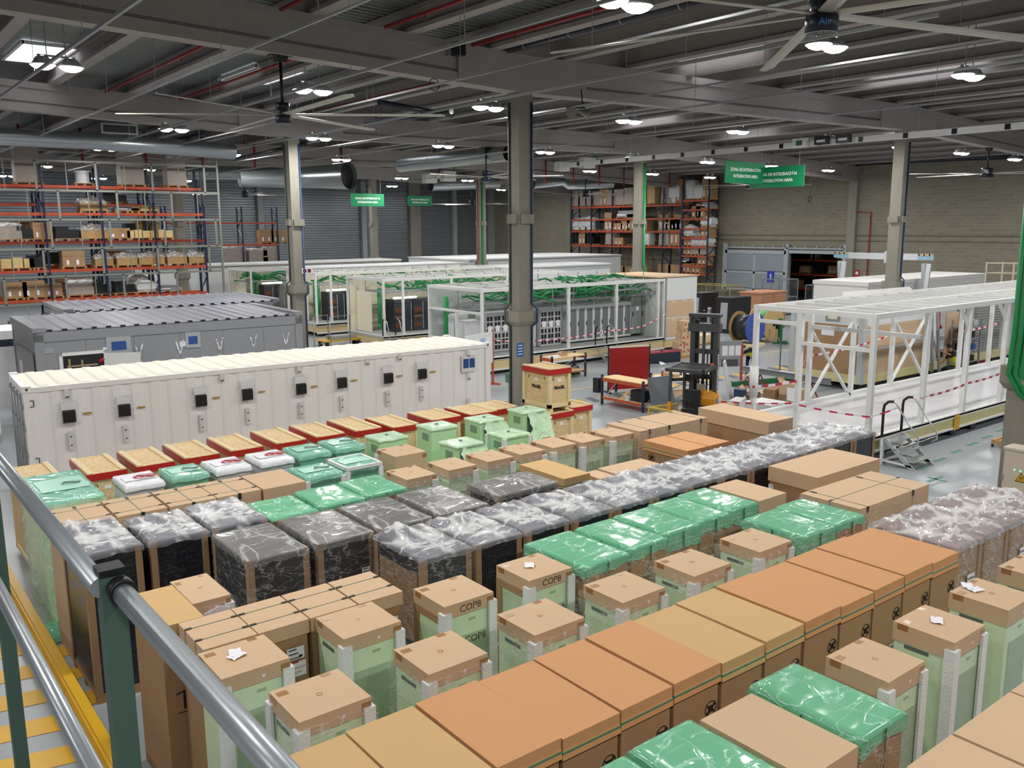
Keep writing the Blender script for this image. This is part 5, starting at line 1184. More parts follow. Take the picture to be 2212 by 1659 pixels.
for k, (x, y, w_, h_, m_) in enumerate(((23.1, 21.2, .3, .05, PAPER), (23.6, 21.15, .26, .18, KRAFT), (24.0, 21.35, .35, .05, PAPER), (24.6, 20.95, .4, .04, PAPER), (23.85, 21.0, .18, .1, KRAFT))):
    single('work_item', MB().box(-w_/2, -.12, 0, w_/2, .12, h_).prism([(-w_/2, -.1, h_), (w_/3, -.1, h_), (w_/3, -.1, h_+.03)], (0, .15, 0)), m_, ['stack of white sheets at the left end of the second bench', 'small kraft box between the bottles', 'white rag behind the small kraft box', 'white paper at the bench edge near the blue bottle', 'small open carton beside the red bottle'][k], 'item', (x, y, .955), .3*k)
t = thing('steel_sheet', 'grey steel sheet leaning on the workbench', 'metal sheet', (21.95, 20.32, 0)); part(t, 'sheet', MB().prism([(0, 0, .02), (1.0, -.25, .02), (.85, .02, 1.2), (-.12, .16, 1.2)], (.01, .012, 0)), mat('sheet_steel', '#7f858b', .4, .5))
# red welding screen
p0, p1 = Vector((23.3, 23.87, 0)), Vector((24.95, 23.3, 0)); dv = p1-p0; L_ = dv.length
t = thing('welding_screen', 'bright red welding screen on a black stand', 'screen', p0, math.atan2(dv.y, dv.x))
part(t, 'curtain', MB().box(.04, -.012, .12, L_-.04, .012, 1.72), mat('screen_red', '#a3100f', .5, nz=.1, nscale=2)); 
for u in (0, L_): part(t, 'post', MB().box(u-.02, -.02, 0, u+.02, .02, 1.82), BLACK); 
part(t, 'top_bar', MB().box(0, -.02, 1.74, L_, .02, 1.78), WHITEP); part(t, 'foot', MB().box(-.03, -.3, 0, .03, .3, .05).box(L_-.03, -.3, 0, L_+.03, .3, .05), BLACK)
single('speaker_box', MB().box(0, 0, 0, .22, .3, .55).box(.02, -.01, .05, .2, 0, .5), BLACK, 'small black box behind the left foot of the red screen', 'box', (23.05, 24.15, 0))
t = thing('tool_chest', 'long navy tool chest with red lid beside the framed module', 'chest', (29.75, 27.8, 0), -.22); part(t, 'chest_body', MB().box(0, 0, 0, 1.75, .6, .48), mat('chest_navy', '#1b2533', .5)); part(t, 'lid', MB().box(-.01, -.01, .48, 1.76, .61, .52), mat('chest_red', '#9c3b45', .5)); part(t, 'handle', MB().box(.8, .2, .52, .9, .3, .55), BLACK)
single('rag', MB().prism([(0, 0, 0), (.35, .05, 0), (.3, .2, .06), (.08, .16, .1)], (0, .1, .01)), PAPER, 'white rag on the floor in front of the tool chest', 'rag', (30.1, 27.35, 0))
# carton tower
t = thing('pallet', 'low pallet under the tower of small cartons', 'pallet', (32.2, 28.0, 0)); part(t, 'top_boards', MB().box(0, 0, .1, 1.1, .8, .13), PALLET); part(t, 'runner', MB().box(0, 0, 0, 1.1, .1, .1).box(0, .35, 0, 1.1, .45, .1).box(0, .7, 0, 1.1, .8, .1), PALLET)
n_ = 0
for lv, (z, xs, hh) in enumerate(((.13, (32.3, 32.68, 33.0), .32), (.45, (32.1, 32.5, 32.85), .34), (.79, (32.25, 32.6, 32.95), .34), (1.13, (32.35, 32.74), .3), (1.43, (32.36, 32.74), .33))):
    for k, x in enumerate(xs):
        t = thing('small_carton', 'small kraft carton of the carton tower, %s in the %s layer from below' % (ORD[k], ORD[lv]), 'cardboard box', (x, 28.05+.04*((k+lv) % 2), z), 0, 'cartons of the tower')
        part(t, 'carton_body', cached(('sc', hh), lambda: MB().box(0, 0, 0, .33, .42, hh), KRAFT, 'carton_body'), KRAFT); part(t, 'red_print', MB().box(.05, -.003, hh*.45, .2, 0, hh*.75), mat('print_red', '#b4544a', .7))
single('flat_sheet', MB().box(0, 0, 0, .6, .4, .02), KRAFT, 'cardboard sheet lying on top of the carton tower', 'sheet', (32.4, 28.05, 1.765), .1)
# ---- reach truck
YEL = mat('truck_yellow', '#e0981a', .4); TRG = mat('truck_grey', '#45474a', .45)
t = thing('reach_truck', 'yellow and grey reach truck with tall mast behind the big lidded carton', 'forklift', (20.2, 16.75, 0), math.radians(24))
part(t, 'chassis', MB().box(-.1, -.1, .12, 1.5, 1.1, .55).box(-.1, .0, .5, .75, .3, .9), BLACK)
part(t, 'yellow_cover', MB().box(.98, -.13, .3, 1.5, .55, 1.05).taper((.98,-.13,1.5,.55), 1.05, (1.05,-.08,1.45,.45), 1.25), YEL)
part(t, 'blue_sticker', MB().box(1.15, -.14, .9, 1.32, -.13, 1.05), mat('sticker_blue', '#2a63ad', .4))
part(t, 'front_post', MB().box(-.14, .9, .3, -.04, 1.0, 1.1), YEL); part(t, 'guard_post', MB().bar((-.1, .95, 1.1), (-.02, .95, 2.0), .08).bar((1.25, -.05, 1.2), (1.2, -.05, 2.0), .1).bar((1.25, .9, .5), (1.2, .9, 2.0), .08), TRG)
rg = MB().box(-.12, -.12, 2.0, 1.3, -.02, 2.1).box(-.12, 1.0, 2.0, 1.3, 1.1, 2.1).box(-.12, -.1, 2.0, 0, 1.05, 2.1).box(1.2, -.1, 2.0, 1.3, 1.05, 2.1)
for k in range(5): rg.box(.15+.2*k, -.05, 2.02, .22+.2*k, 1.05, 2.08)
part(t, 'overhead_guard', rg, TRG); part(t, 'beacon', lathe([(0, .06), (.05, .05), (.06, 0)], 10), mat('beacon_orange', '#c2562a', .4), (1.05, 0, 2.1))
s_ = part(t, 'seat', MB().box(.3, .25, .72, .75, .7, .82).box(.7, .25, .82, .82, .7, 1.35), mat('seat_dark', '#25282b', .6)); part(t, 'steering_wheel', MB().tube([(.1+.13*math.cos(k*PI/6), .5+.13*math.sin(k*PI/6), 1.12) for k in range(13)], .018, 6).bar((.1, .5, .9), (.1, .5, 1.12), .04), BLACK)
part(t, 'control_arm', MB().bar((0, .9, 1.75), (.6, .6, 1.7), .09).box(.45, .5, 1.65, .6, .65, 1.85), BLACK)
ms = MB()
for v in (.0, .72): ms.box(1.62, v, .05, 1.86, v+.15, 3.55)
part(t, 'mast', ms, TRG); part(t, 'inner_mast', MB().box(1.68, .16, .1, 1.8, .24, 3.4).box(1.68, .63, .1, 1.8, .71, 3.4), BLACK)
for z in (.9, 1.55, 2.35): part(t, 'mast_crossbar', MB().box(1.64, .0, z, 1.84, .87, z+.15), TRG)
part(t, 'mast_head', MB().box(1.55, -.06, 3.05, 1.9, .93, 3.3).box(1.58, -.06, 3.5, 1.88, .93, 3.6).bar((1.6, 0, 3.3), (1.6, 0, 3.55), .06).bar((1.6, .87, 3.3), (1.6, .87, 3.55), .06), TRG)
part(t, 'lift_cylinder', MB().tube([(1.6, .43, .2), (1.6, .43, 3.1)], .05, 10).tube([(1.6, .3, .2), (1.6, .3, 2.4)], .03, 8), BLACK)
part(t, 'load_screen', MB().box(1.55, .3, 1.2, 1.6, .6, 1.4), mat('panel_beige', '#b9b7a6', .5)); part(t, 'fork', MB().box(1.86, .2, .1, 3.0, .32, .15), BLACK); part(t, 'fork', MB().box(1.86, .55, .1, 3.0, .67, .15), BLACK)
for q in ((.2, -.1), (.2, 1.0), (1.4, -.1), (2.2, .1), (2.2, .8)): part(t, 'wheel', MB().tube([(q[0], q[1], .14), (q[0], q[1]+.1, .14)], .14, 14), BLACK)
o = link('lettering', text_mesh('JUNGHEINRICH', .17, PAPER, bold=.006), t, (1.74, -.006, 1.75)); o.rotation_euler = (0, -PI/2, 0); o.rotation_euler = Matrix(((0, -1, 0), (0, 0, -1), (1, 0, 0))).to_euler()
# yellow mesh guard
a, b_, c = at_z(1402, 880, .85), at_z(1462, 873, .85), at_z(1440, 889, .85)
t = thing('mesh_basket', 'low yellow mesh basket in front of the leaning steel sheet', 'basket', (a.x, a.y, 0)); L2 = (b_-a); mb = MB()
for z in (.1, .85): mb.bar((0, 0, z), (L2.x, L2.y, z), .05).bar((0, 0, z), (.15, -1.0, z), .05)
for f in (0, 1): mb.bar((L2.x*f, L2.y*f, 0), (L2.x*f, L2.y*f, .87), .05)
mb.bar((.15, -1, 0), (.15, -1, .87), .05); part(t, 'frame', mb, mat('basket_yellow', '#cfae35', .5)); mb = MB()
for k in range(1, 14): mb.bar((L2.x*k/14, L2.y*k/14, .1), (L2.x*k/14, L2.y*k/14, .85), .008).bar((.15*k/14, -k/14, .1), (.15*k/14, -k/14, .85), .008)
part(t, 'mesh', mb, MATS['basket_yellow'])
# ---- objects behind the central column
p = at_z(1262, 815, 0); bench(p.x-1.7, p.y+.1, .75, 1.9, .95, 0, 'small orange bench with an open carton, right of the central column')
single('open_carton', MB().box(0, 0, 0, .3, .25, .18).prism([(0, 0, .18), (.3, 0, .18), (.34, -.1, .24), (-.03, -.1, .24)], (0, .01, 0)), KRAFT, 'open carton on the small orange bench', 'cardboard box', (p.x-1.0, p.y+.3, .95))
single('paper_stack', MB().box(0, 0, 0, .45, .3, .03).box(.1, .05, .03, .5, .25, .05), PAPER, 'white papers on the left of the small orange bench', 'paper', (p.x-1.6, p.y+.25, .95))
single('tool_bag', MB().box(-.2, -.15, 0, .2, .15, .22).taper((-.2,-.15,.2,.15), .22, (-.12,-.08,.12,.08), .42).box(-.21, -.16, .1, .21, .16, .13, 1).tube([(-.1, 0, .4), (0, 0, .55), (.1, 0, .4)], .02, 6), [BLACK, YELL], 'black and yellow tool bag on the floor by the small bench', 'bag', at_z(1240, 811, 0)+Vector((.2, .2, 0)))
p = at_z(1064, 830, 0)
t = thing('notice_stand', 'notice board on a red stand behind the end of the white container', 'notice board', p, .35); part(t, 'board', MB().box(-1.9, -.02, .9, 0, .02, 2.15), WHITEB); part(t, 'post', MB().box(-.0, -.03, 0, .06, .03, 2.2), mat('stand_red', '#b8492e', .5)); part(t, 'foot', MB().box(-.02, -.35, 0, .08, .35, .06).box(-.6, -.03, 0, .06, .03, .05), MATS['stand_red'])
for k in range(4): part(t, 'paper_sheet', MB().box(-1.7+.42*k, -.028, 1.5, -1.4+.42*k, -.02, 1.95), PAPER if k % 2 else mat('print_blue', '#9fb3cf', .5))
t = thing('wash_station', 'small green machine on a grey post at the foot of the central column', 'machine', at_z(1103, 880, 0)); part(t, 'post', MB().box(-.06, -.06, 0, .06, .06, .9), STEEL); part(t, 'housing', MB().box(-.12, -.14, .9, .14, .14, 1.22), mat('machine_green', '#4d7a68', .5)); part(t, 'red_knob', lathe([(0, .03), (.04, .03), (.05, 0)], 10), REDINK, (.1, -.15, .8)); part(t, 'foot_plate', MB().box(-.25, -.2, 0, .25, .2, .03), BLACK)
p = at_y(1117, 757, 21.03); t = single('blue_sign', MB().box(-.02, -.012, -.2, .24, 0, .22), mat('sign_blue', '#2a66ad', .4), 'small blue sign fixed on the central column', 'sign', (p.x, p.y-.0, p.z)); 
for k in range(4): part(t, 'printed_line', MB().box(.02, -.015, .13-.09*k, .2, -.011, .16-.09*k), PAPER)
p = at_y(663, 585, 37.12); t = single('number_plate', MB().box(-.25, -.02, -.12, .25, 0, .12), PAPER, 'white plate with dark red squares on the left column', 'sign', p)
for k in range(2): part(t, 'printed_square', MB().box(-.2+.22*k, -.024, -.08, -.03+.22*k, -.02, .08), mat('deep_red', '#6a1f22', .5))
# fence and trolleys left of the framed module two
for k, (xa, xb) in enumerate(((680, 710), (715, 757))):
    a, b_ = at_z(xa, 752, .15), at_z(xb, 745, .15); d_ = b_-a
    t = thing('barrier_fence', ['grey tube barrier beside the left column', 'second grey tube barrier before the module doorway'][k], 'fence', (a.x, a.y, 0)); mb = MB().tube([(0, 0, 0), (0, 0, 1.75), (d_.x, d_.y, 1.75), (d_.x, d_.y, 0)], .03, 6).tube([(0, 0, .3), (d_.x, d_.y, .3)], .02, 6); part(t, 'tube_frame', mb, STEEL)
handrail_steps(at_z(760, 745, 0).x, 38.6, 0, 'steps with arched black grips at the second framed module')
p = at_z(730, 745, .1); t = thing('flat_cart', 'flat cart loaded with panels and cables beside the left column', 'cart', (p.x-1, p.y-.5, 0)); part(t, 'cart_bed', MB().box(0, 0, .35, 2.4, 1.1, .42), YELL); part(t, 'wheel', MB().box(.1, .1, 0, .3, .2, .35).box(2.1, .1, 0, 2.3, .2, .35).box(.1, .9, 0, .3, 1, .35).box(2.1, .9, 0, 2.3, 1, .35), BLACK); 
single('panel_pack', MB().box(0, 0, 0, 1.4, .7, .2), STEEL, 'pack of grey panels on the flat cart', 'panels', (p.x-.5, p.y-.3, .42))
# ---- cable reels, black cabinets, crates on the right of the module
def reel(x, y, R, w_, fm, cm, label, z=.14, rz=0, fm2=None):
    t = thing('cable_reel', label, 'cable reel', (x, y, z+R), rz)
    for s_, m_ in ((0, fm), (w_, fm2 or fm)): part(t, 'flange', MB().tube([(0, s_, 0), (0, s_+.06, 0)], R, 32), m_)
    part(t, 'wound_cable', MB().tube([(0, .06, 0), (0, w_, 0)], R*.82, 28), cm)
    part(t, 'hub', MB().tube([(0, -.02, 0), (0, 0, 0)], R*.12, 12), BLACK)
    part(t, 'bolt', MB().tube([(R*.5, -.02, .1), (R*.5, 0, .1)], .03, 8), BLACK); part(t, 'bolt', MB().tube([(-R*.4, -.02, -.3), (-R*.4, 0, -.3)], .03, 8), BLACK)
    return t
BLUEF = mat('flange_blue', '#3b53a5', .5); WOODF = mat('flange_wood', '#cfae7c', .7, nz=.15, nscale=3, stretch=(.3,1,6)); BRNF = mat('flange_brown', '#a98656', .8)
reel(38.55, 28.5, .82, 1.05, BLUEF, mat('black_sheath', '#2a2d36', .3), 'cable reel with a blue flange standing on a small pallet', fm2=BRNF)
t = thing('pallet', 'pale pallet under the blue cable reel', 'pallet', (37.7, 28.35, 0)); part(t, 'boards', MB().box(0, 0, .1, 1.5, 1.35, .14), PINE); part(t, 'runner', MB().box(0, 0, 0, 1.5, .12, .1).box(0, 1.2, 0, 1.5, 1.32, .1), PINE)
reel(40.7, 28.9, .95, 1.0, WOODF, mat('green_sheath', '#5fb06d', .5), 'wooden cable reel with green cable held by a green jack stand', z=.02)
t = thing('reel_stand', 'dark green jack stand in front of the wooden cable reel', 'stand', (40.5, 28.35, 0)); gm_ = mat('stand_green', '#1d6b45', .5); part(t, 'post', MB().box(-.09, -.09, 0, .09, .09, 1.35), gm_); part(t, 'foot', MB().bar((-.55, 0, .05), (.6, .0, .05), .1).bar((0, 0, .05), (0, -.5, .05), .1), gm_); part(t, 'axle_hook', MB().box(-.3, -.05, .85, .3, .05, .93).box(-.35, -.06, .8, -.22, .06, 1.05), BLACK)
def black_cab(x, y, w_, d_, h, label):
    t = thing('black_server_cabinet', label, 'cabinet', (x, y, 0), 0, 'black server cabinets'); part(t, 'cabinet_body', MB().box(0, 0, .03, w_, d_, h), mat('black_steel', '#17181c', .45)); part(t, 'feet', MB().box(.05, .05, 0, w_-.05, d_-.05, .03), BLACK)
    g = MB().prism([(-.01, .25, .25), (-.01, .8, .25), (-.01, .7, h-.3), (-.01, .2, h-.3)], (.008, 0, 0)); part(t, 'light_grille', g, mat('pale_grille', '#b9bbc4', .5)); 
    mb = MB(); 
    for k in range(16): mb.box(-.016, .22, .3+.1*k, -.01, .76, .315+.1*k)
    part(t, 'grille_slats', mb, GREYM); part(t, 'knob', MB().tube([(.25, -.03, h*.48), (.25, 0, h*.48)], .04, 8), PAPER)
black_cab(41.9, 32.8, 1.9, 1.1, 2.1, 'large black cabinet with pale louvred side, behind the blue reel'); black_cab(43.6, 36.4, 1.6, 1.0, 2.1, 'black cabinet beside the boarded module end, left of the large black cabinet')
single('alarm_lamp', MB().box(-.1, -.1, 0, .1, .1, 1.2).tube([(0, 0, 1.2), (0, 0, 1.42)], .12, 10), [STEEL], 'grey post with lamp between the two black cabinets', 'post', (42.1, 34.5, 0))
t = thing('plywood_crate', 'pink brown plywood crate behind the large black cabinet', 'wooden crate', (45.6, 33.4, 0)); pk_ = mat('pink_ply', '#b98565', .7, nz=.1, nscale=3); part(t, 'crate_box', MB().box(0, 0, .1, 2.6, 1.6, 2.1), pk_); part(t, 'lid', MB().box(-.06, -.06, 2.1, 2.66, 1.66, 2.2), pk_); part(t, 'batten', MB().box(0, -.03, .1, .15, 0, 2.1).box(1.25, -.03, .1, 1.4, 0, 2.1).box(0, -.03, 1.0, 2.6, -.005, 1.12), pk_); part(t, 'skid', MB().box(.1, 0, 0, .3, 1.6, .1).box(2.2, 0, 0, 2.4, 1.6, .1), PALLET)
for k, (x, y, w_, h_) in enumerate(((36.6, 30.6, 1.2, .5), (37.2, 31.6, 1.6, .35), (36.2, 31.2, .7, .9))):
    t = thing('wooden_crate', ['low wooden crate behind the forklift mast', 'flat wooden crate left of the blue reel', 'wooden crate stack part beside the boarded end'][k], 'wooden crate', (x, y, 0), .1*k); part(t, 'crate_box', MB().box(0, 0, .08, w_, .8, h_), PINE); part(t, 'skid', MB().box(0, 0, 0, w_, .1, .08).box(0, .7, 0, w_, .8, .08), PALLET)
def cage(x, y, L_, W_, H_, m_, label, rz=0):
    t = thing('mesh_cage', label, 'cage', (x, y, 0), rz, 'mesh cages by the sliding door'); mb = MB()
    for z in (.1, H_/2, H_): mb.bar((0, 0, z), (L_, 0, z), .05).bar((0, W_, z), (L_, W_, z), .05).bar((0, 0, z), (0, W_, z), .05).bar((L_, 0, z), (L_, W_, z), .05)
    for u in (0, L_):
        for v in (0, W_): mb.bar((u, v, 0), (u, v, H_), .05)
    part(t, 'frame', mb, m_); mb = MB(); k = .12
    while k < L_: mb.bar((k, 0, .1), (k, 0, H_), .01); k += .12
    k = .12
    while k < W_: mb.bar((0, k, .1), (0, k, H_), .01); k += .12
    part(t, 'wire_mesh', mb, m_); part(t, 'floor_plate', MB().box(0, 0, .08, L_, W_, .1), STEEL); return t
MG = mat('mesh_grey', '#7c8286', .5); MY = mat('mesh_yellow', '#a99a56', .5)
t = cage(53, 37.2, 2.0, 1.6, 2.5, MG, 'tall grey mesh cage in front of the sliding door opening'); part(t, 'sign_plate', MB().box(-.03, .2, 1.2, -.01, 1.4, 1.5), CREAM)
cage(52.5, 41.2, 1.4, 3.4, 1.9, MY, 'yellowish mesh cage before the grey door panels')
for k in range(6): cage(55, 35.6-1.15*k, .9, .95, 2.1, MG, 'grey roll cage in the row before the doorway, %s from the left' % ORD[k])
single('grey_bin', MB().box(0, 0, .1, 2.4, 1.6, 1.2).box(-.03, -.03, 1.2, 2.43, 1.63, 1.28).box(.2, .2, 0, 2.2, 1.4, .1), GREYM, 'grey lidded bin left of the yellowish mesh cage', 'bin', (55, 43.6, 0))
# sliding door set on the block wall
DG = mat('door_grey', '#a9b1b8', .5); DP = mat('door_panel', '#8f989f', .5)
t = thing('sliding_door', 'large grey sliding door with four panels on the block wall', 'door', (WX-.35, 42.95, 0)); W2 = 6.1
mb = MB().box(0, 0, 0, .12, .2, 4.5).box(0, W2-.2, 0, .12, W2, 4.75).box(0, 0, 3.95, .12, W2, 4.25).box(0, 0, 2.3, .12, W2, 2.5).box(0, 0, .9, .12, W2, 1.05).box(0, W2/2-.1, 0, .12, W2/2+.1, 4)
part(t, 'door_frame', mb, DG)
for v in (.2, W2/2+.1):
    for z in ((.0, .9), (1.05, 2.3), (2.5, 3.95)): part(t, 'door_panel', MB().box(.03, v, z[0]+.05, .09, v+W2/2-.3, z[1]), DP)
part(t, 'top_rail', MB().box(-.05, -5.2, 4.4, .1, W2, 4.5), DG); mb = MB()
for k in range(11): part(t, 'rail_bracket', MB().box(0, -4.8+1.0*k, 4.5, .3, -4.7+1.0*k, 4.62), DG)
for v in (-5.3, -.2, W2): part(t, 'post', MB().box(-.05, v, 0, .2, v+.2, 4.8), DG)
part(t, 'strip_header', MB().box(.05, -5.1, 4.05, .2, 0, 4.3), DG)
# the dim store behind the doorway
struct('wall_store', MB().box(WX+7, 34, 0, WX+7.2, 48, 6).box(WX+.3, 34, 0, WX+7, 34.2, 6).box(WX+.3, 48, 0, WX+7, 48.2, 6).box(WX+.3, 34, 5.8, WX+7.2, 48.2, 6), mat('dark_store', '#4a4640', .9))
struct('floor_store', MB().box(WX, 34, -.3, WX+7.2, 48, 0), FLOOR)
p = at_x(1665, 598, 58.5); t = single('blue_sign', MB().box(-.03, -.32, -.45, 0, .32, .45), mat('arrow_blue', '#1f2fa8', .4), 'blue sign with a white arrow standing before the doorway', 'sign', (58.5, p.y, p.z)); part(t, 'white_arrow', MB().box(-.04, -.04, -.25, -.03, .04, .25).prism([(-.04, -.13, .1), (-.04, .13, .1), (-.04, 0, .3)], (.01, 0, 0)), PAPER); part(t, 'post', MB().bar((-.01, 0, -p.z), (-.01, 0, -.4), .06), STEEL)
for k, (px, py, w_, h_) in enumerate(((1850, 590, .55, .5), (1862, 614, 1.7, .5))):
    p = at_x(px, py, WX-.02); t = single('fire_sign', MB().box(-.02, -w_/2, -h_/2, 0, w_/2, h_/2), REDINK, ['small red fire sign on the block wall', 'long red fire equipment sign low on the block wall'][k], 'sign', p)
    for q in range(1 if k == 0 else 4): part(t, 'pictogram', MB().box(-.03, -w_/2+.12+.4*q, -.1, -.02, -w_/2+.35+.4*q, .12), PAPER)
# scaffold tower at far right
a = at_y(2129, 600, 19); t = thing('scaffold_tower', 'pale scaffold guard rails beyond the white frame at the right edge', 'scaffold', (a.x, 19, 0)); mb = MB(); cm_ = mat('scaffold_cream', '#c9bda6', .5)
for u in (0, 1.0, 2.0, 5.5):
    for v in (-1.2, 0): mb.tube([(0+u*.5, v-u*.5, 0), (0+u*.5, v-u*.5, 4.55)], .035, 6)
for z in (2.9, 3.5, 4.05, 4.5): mb.tube([(0, 0, z), (2.75, -2.75, z)], .03, 6).tube([(0, -1.2, z), (2.75, -4, z)], .03, 6).tube([(0, 0, z), (0, -1.2, z)], .03, 6)
part(t, 'tube_frame', mb, cm_); part(t, 'platform', MB().box(.2, -3.6, 3.0, 2.5, -.4, 3.08), BLACK)
# floor clutter between forklift and frame
def obox(name, label, L, N, R_, T_h, base, mat_, cat='cardboard box', group=None, open_=False):
    n_ = at_z(*N, T_h); l_ = at_z(*L, T_h); r_ = at_z(*R_, T_h); dx_ = (r_-n_).length; dy_ = (l_-n_).length; ang = math.atan2(r_.y-n_.y, r_.x-n_.x)
    t = thing(name, label, cat, (n_.x, n_.y, base), ang, group); h_ = T_h-base
    part(t, 'box_body', MB().box(0, 0, 0, dx_, dy_, h_), mat_)
    if open_: part(t, 'flap', MB().prism([(0, 0, h_), (dx_, 0, h_), (dx_+.05, -.18, h_+.05), (.02, -.18, h_+.04)], (0, 0, .008)).prism([(0, dy_, h_), (dx_, dy_, h_), (dx_, dy_+.1, h_+.16), (0, dy_+.1, h_+.16)], (0, 0, .008)), mat_)
    else: part(t, 'paper_label', MB().box(dx_*.3, -.006, h_*.2, dx_*.75, -.001, h_*.55), PAPER)
    return t
def Tc(x, y): return (1560+x/6.506, 720+y/6.506)
t = obox('white_crate', 'large flat white box on the floor behind the big lidded carton', Tc(275, 960), Tc(685, 1020), Tc(935, 965), .62, .0, WHITEP, 'box'); part(t, 'lid_seam', MB().box(-.004, -.004, .36, .9, .0, .38), GREYM)
for k, (L_, N_, R2, h_, o_) in enumerate((((668, 770), (745, 800), (860, 740), .62, 0), ((905, 720), (955, 745), (1015, 790), .55, 0), ((935, 680), (1030, 720), (1110, 690), .95, 1), ((875, 850), (905, 870), (945, 850), .3, 0), ((940, 860), (990, 885), (1010, 860), .3, 0), ((1000, 865), (1050, 890), (1100, 860), .3, 0), ((905, 770), (960, 800), (1020, 770), .62, 0), ((430, 790), (490, 830), (540, 800), .4, 1), ((110, 960), (180, 1000), (215, 960), .35, 1), ((215, 830), (330, 880), (500, 870), .25, 1))):
    obox('small_carton', 'kraft carton in the pile behind the frame corner post, %s from the back' % ORD[k], Tc(*L_), Tc(*N_), Tc(*R2), h_, 0 if k not in (2,) else .56, KRAFT_D if k in (0, 9) else KRAFT, group='cartons of the floor pile', open_=bool(o_))
for k, (L_, N_, R2, h_) in enumerate((((190, 930), (240, 960), (345, 905), .42), ((235, 775), (290, 800), (345, 785), .5), ((480, 840), (540, 850), (600, 830), .3))):
    obox('accessory_box', ['long white box beside the leaning board', 'small dark blue box near the frame post', 'white plastic bag bundle by the kraft pile'][k], Tc(*L_), Tc(*N_), Tc(*R2), h_, 0, [WHITEP, mat('box_navy', '#26405e', .5), PAPER][k], 'box')
p = at_z(1580, 866, 0); t = thing('leaning_board', 'white board leaning upright behind the forklift', 'board', p, .4); part(t, 'board', MB().prism([(-.25, 0, 0), (.3, 0, 0), (-.05, .25, 1.5), (-.28, .25, 1.45)], (.01, .05, 0)), WHITEB)
single('green_plank', MB().box(0, 0, 0, 3.2, .15, .2), mat('plank_green', '#2c6b43', .5), 'green beam lying on the floor behind the carton pile', 'beam', at_z(1585, 836, 0), -.25)
# steel beam on red trestles with worker
a, b_ = at_z(1605, 790, .95), at_z(1795, 818, .95)
d_ = b_-a; t = thing('steel_beam', 'grey steel beam lying on red trestles', 'beam', a, math.atan2(d_.y, d_.x)); LL = d_.length; part(t, 'beam', MB().box(0, -.08, -.02, LL, .08, .0).box(0, -.01, -.2, LL, .01, -.02).box(0, -.08, -.22, LL, .08, -.2), mat('beam_grey', '#8d9397', .45)); part(t, 'white_offcut', MB().box(LL*.45, -.1, 0, LL*.62, -.02, .03), PAPER)
for k, f in enumerate((.14, .72)):
    q = a+d_*f; t = thing('trestle', ['red trestle under the left part of the steel beam', 'red trestle under the right part of the steel beam'][k], 'trestle', (q.x, q.y, 0), math.atan2(d_.y, d_.x)); rm = mat('trestle_red', '#8f2a28', .5)
    part(t, 'top_bar', MB().box(-.04, -.45, .66, .04, .45, .73), PINE if k == 0 else rm)
    for s_ in (-1, 1): part(t, 'leg', MB().bar((0, s_*.38, .66), (-.3, s_*.5, 0), .04).bar((0, s_*.38, .66), (.3, s_*.5, 0), .04).bar((-.18, s_*.45, .3), (.18, s_*.45, .3), .03), rm)
p = at_z(1600, 828, 0); t = thing('notice_stand', 'grey notice board with papers on a red pole beside the worker', 'notice board', p, -.5); part(t, 'pole', MB().box(-.04, -.04, 0, .04, .04, 1.6), MATS['stand_red']); part(t, 'board', MB().box(-1.0, -.02, .7, 0, .02, 1.75), STEEL)
for k in range(3): part(t, 'paper_sheet', MB().box(-.85+.28*k, -.03, 1.15, -.62+.28*k, -.02, 1.55), PAPER)
part(t, 'grey_tray', MB().box(-.85, -.1, .75, -.2, -.02, 1.0), GREYM); part(t, 'foot', MB().box(-.3, -.3, 0, .1, .3, .04), MATS['stand_red'])
single('hook_pole', MB().tube([(0, 0, 0), (0, 0, 1.55), (.05, .1, 1.7), (.15, .25, 1.78)], .025, 6).box(-.1, -.1, 0, .1, .1, .3), GREYM, 'grey pole with bent top before the boarded module', 'pole', at_z(1683, 826, 0))
# pallet, control cabinet and green cables at right edge
p = at_z(2140, 965, 0); t = thing('pallet', 'wooden pallet on small wheels beside the right column', 'pallet', (p.x, p.y, 0)); 
part(t, 'boards', (lambda m: [m.box(0, v, .19, 1.2, v+.1, .22) for v in (-.8, -.62, -.44, -.26, -.1)] and m)(MB()), PALLET); part(t, 'block', MB().box(0, -.8, .09, .1, 0, .19).box(.55, -.8, .09, .65, 0, .19).box(1.1, -.8, .09, 1.2, 0, .19), PALLET); part(t, 'castor', MB().tube([(.05, -.05, .045), (.05, 0, .045)], .045, 8).tube([(1.15, -.05, .045), (1.15, 0, .045)], .045, 8), BLACK)
t = thing('control_cabinet', 'beige control cabinet with two green lamps and warning triangle at the right edge', 'electrical cabinet', (16.35, 5.6, 0)); BE = mat('cabinet_beige', '#d3c8b8', .5)
p = at_x(2171, 966, 16.35); hz = p.z; part(t, 'cabinet_body', MB().box(0, 0, .05, .35, p.y-5.6, hz), BE); part(t, 'plinth', MB().box(.02, .02, 0, .33, p.y-5.62, .05), BLACK); part(t, 'top_lip', MB().box(-.02, -.02, hz-.03, .37, p.y-5.58, hz+.01), BE)
for k, q in enumerate(((2191, 1015), (2204, 1018))):
    w_ = at_x(*q, 16.34); part(t, 'green_lamp', MB().tube([(-.012, w_.y-5.6, w_.z), (0, w_.y-5.6, w_.z)], .013, 12), mat('lamp_green', '#7df0b4', .3, emit=1.5))
w_ = at_x(2205, 1033, 16.34); u = w_.y-5.6
tri = lambda s_, x_: [(x_, u+s_, w_.z-s_*.75), (x_, u-s_, w_.z-s_*.75), (x_, u, w_.z+s_)]
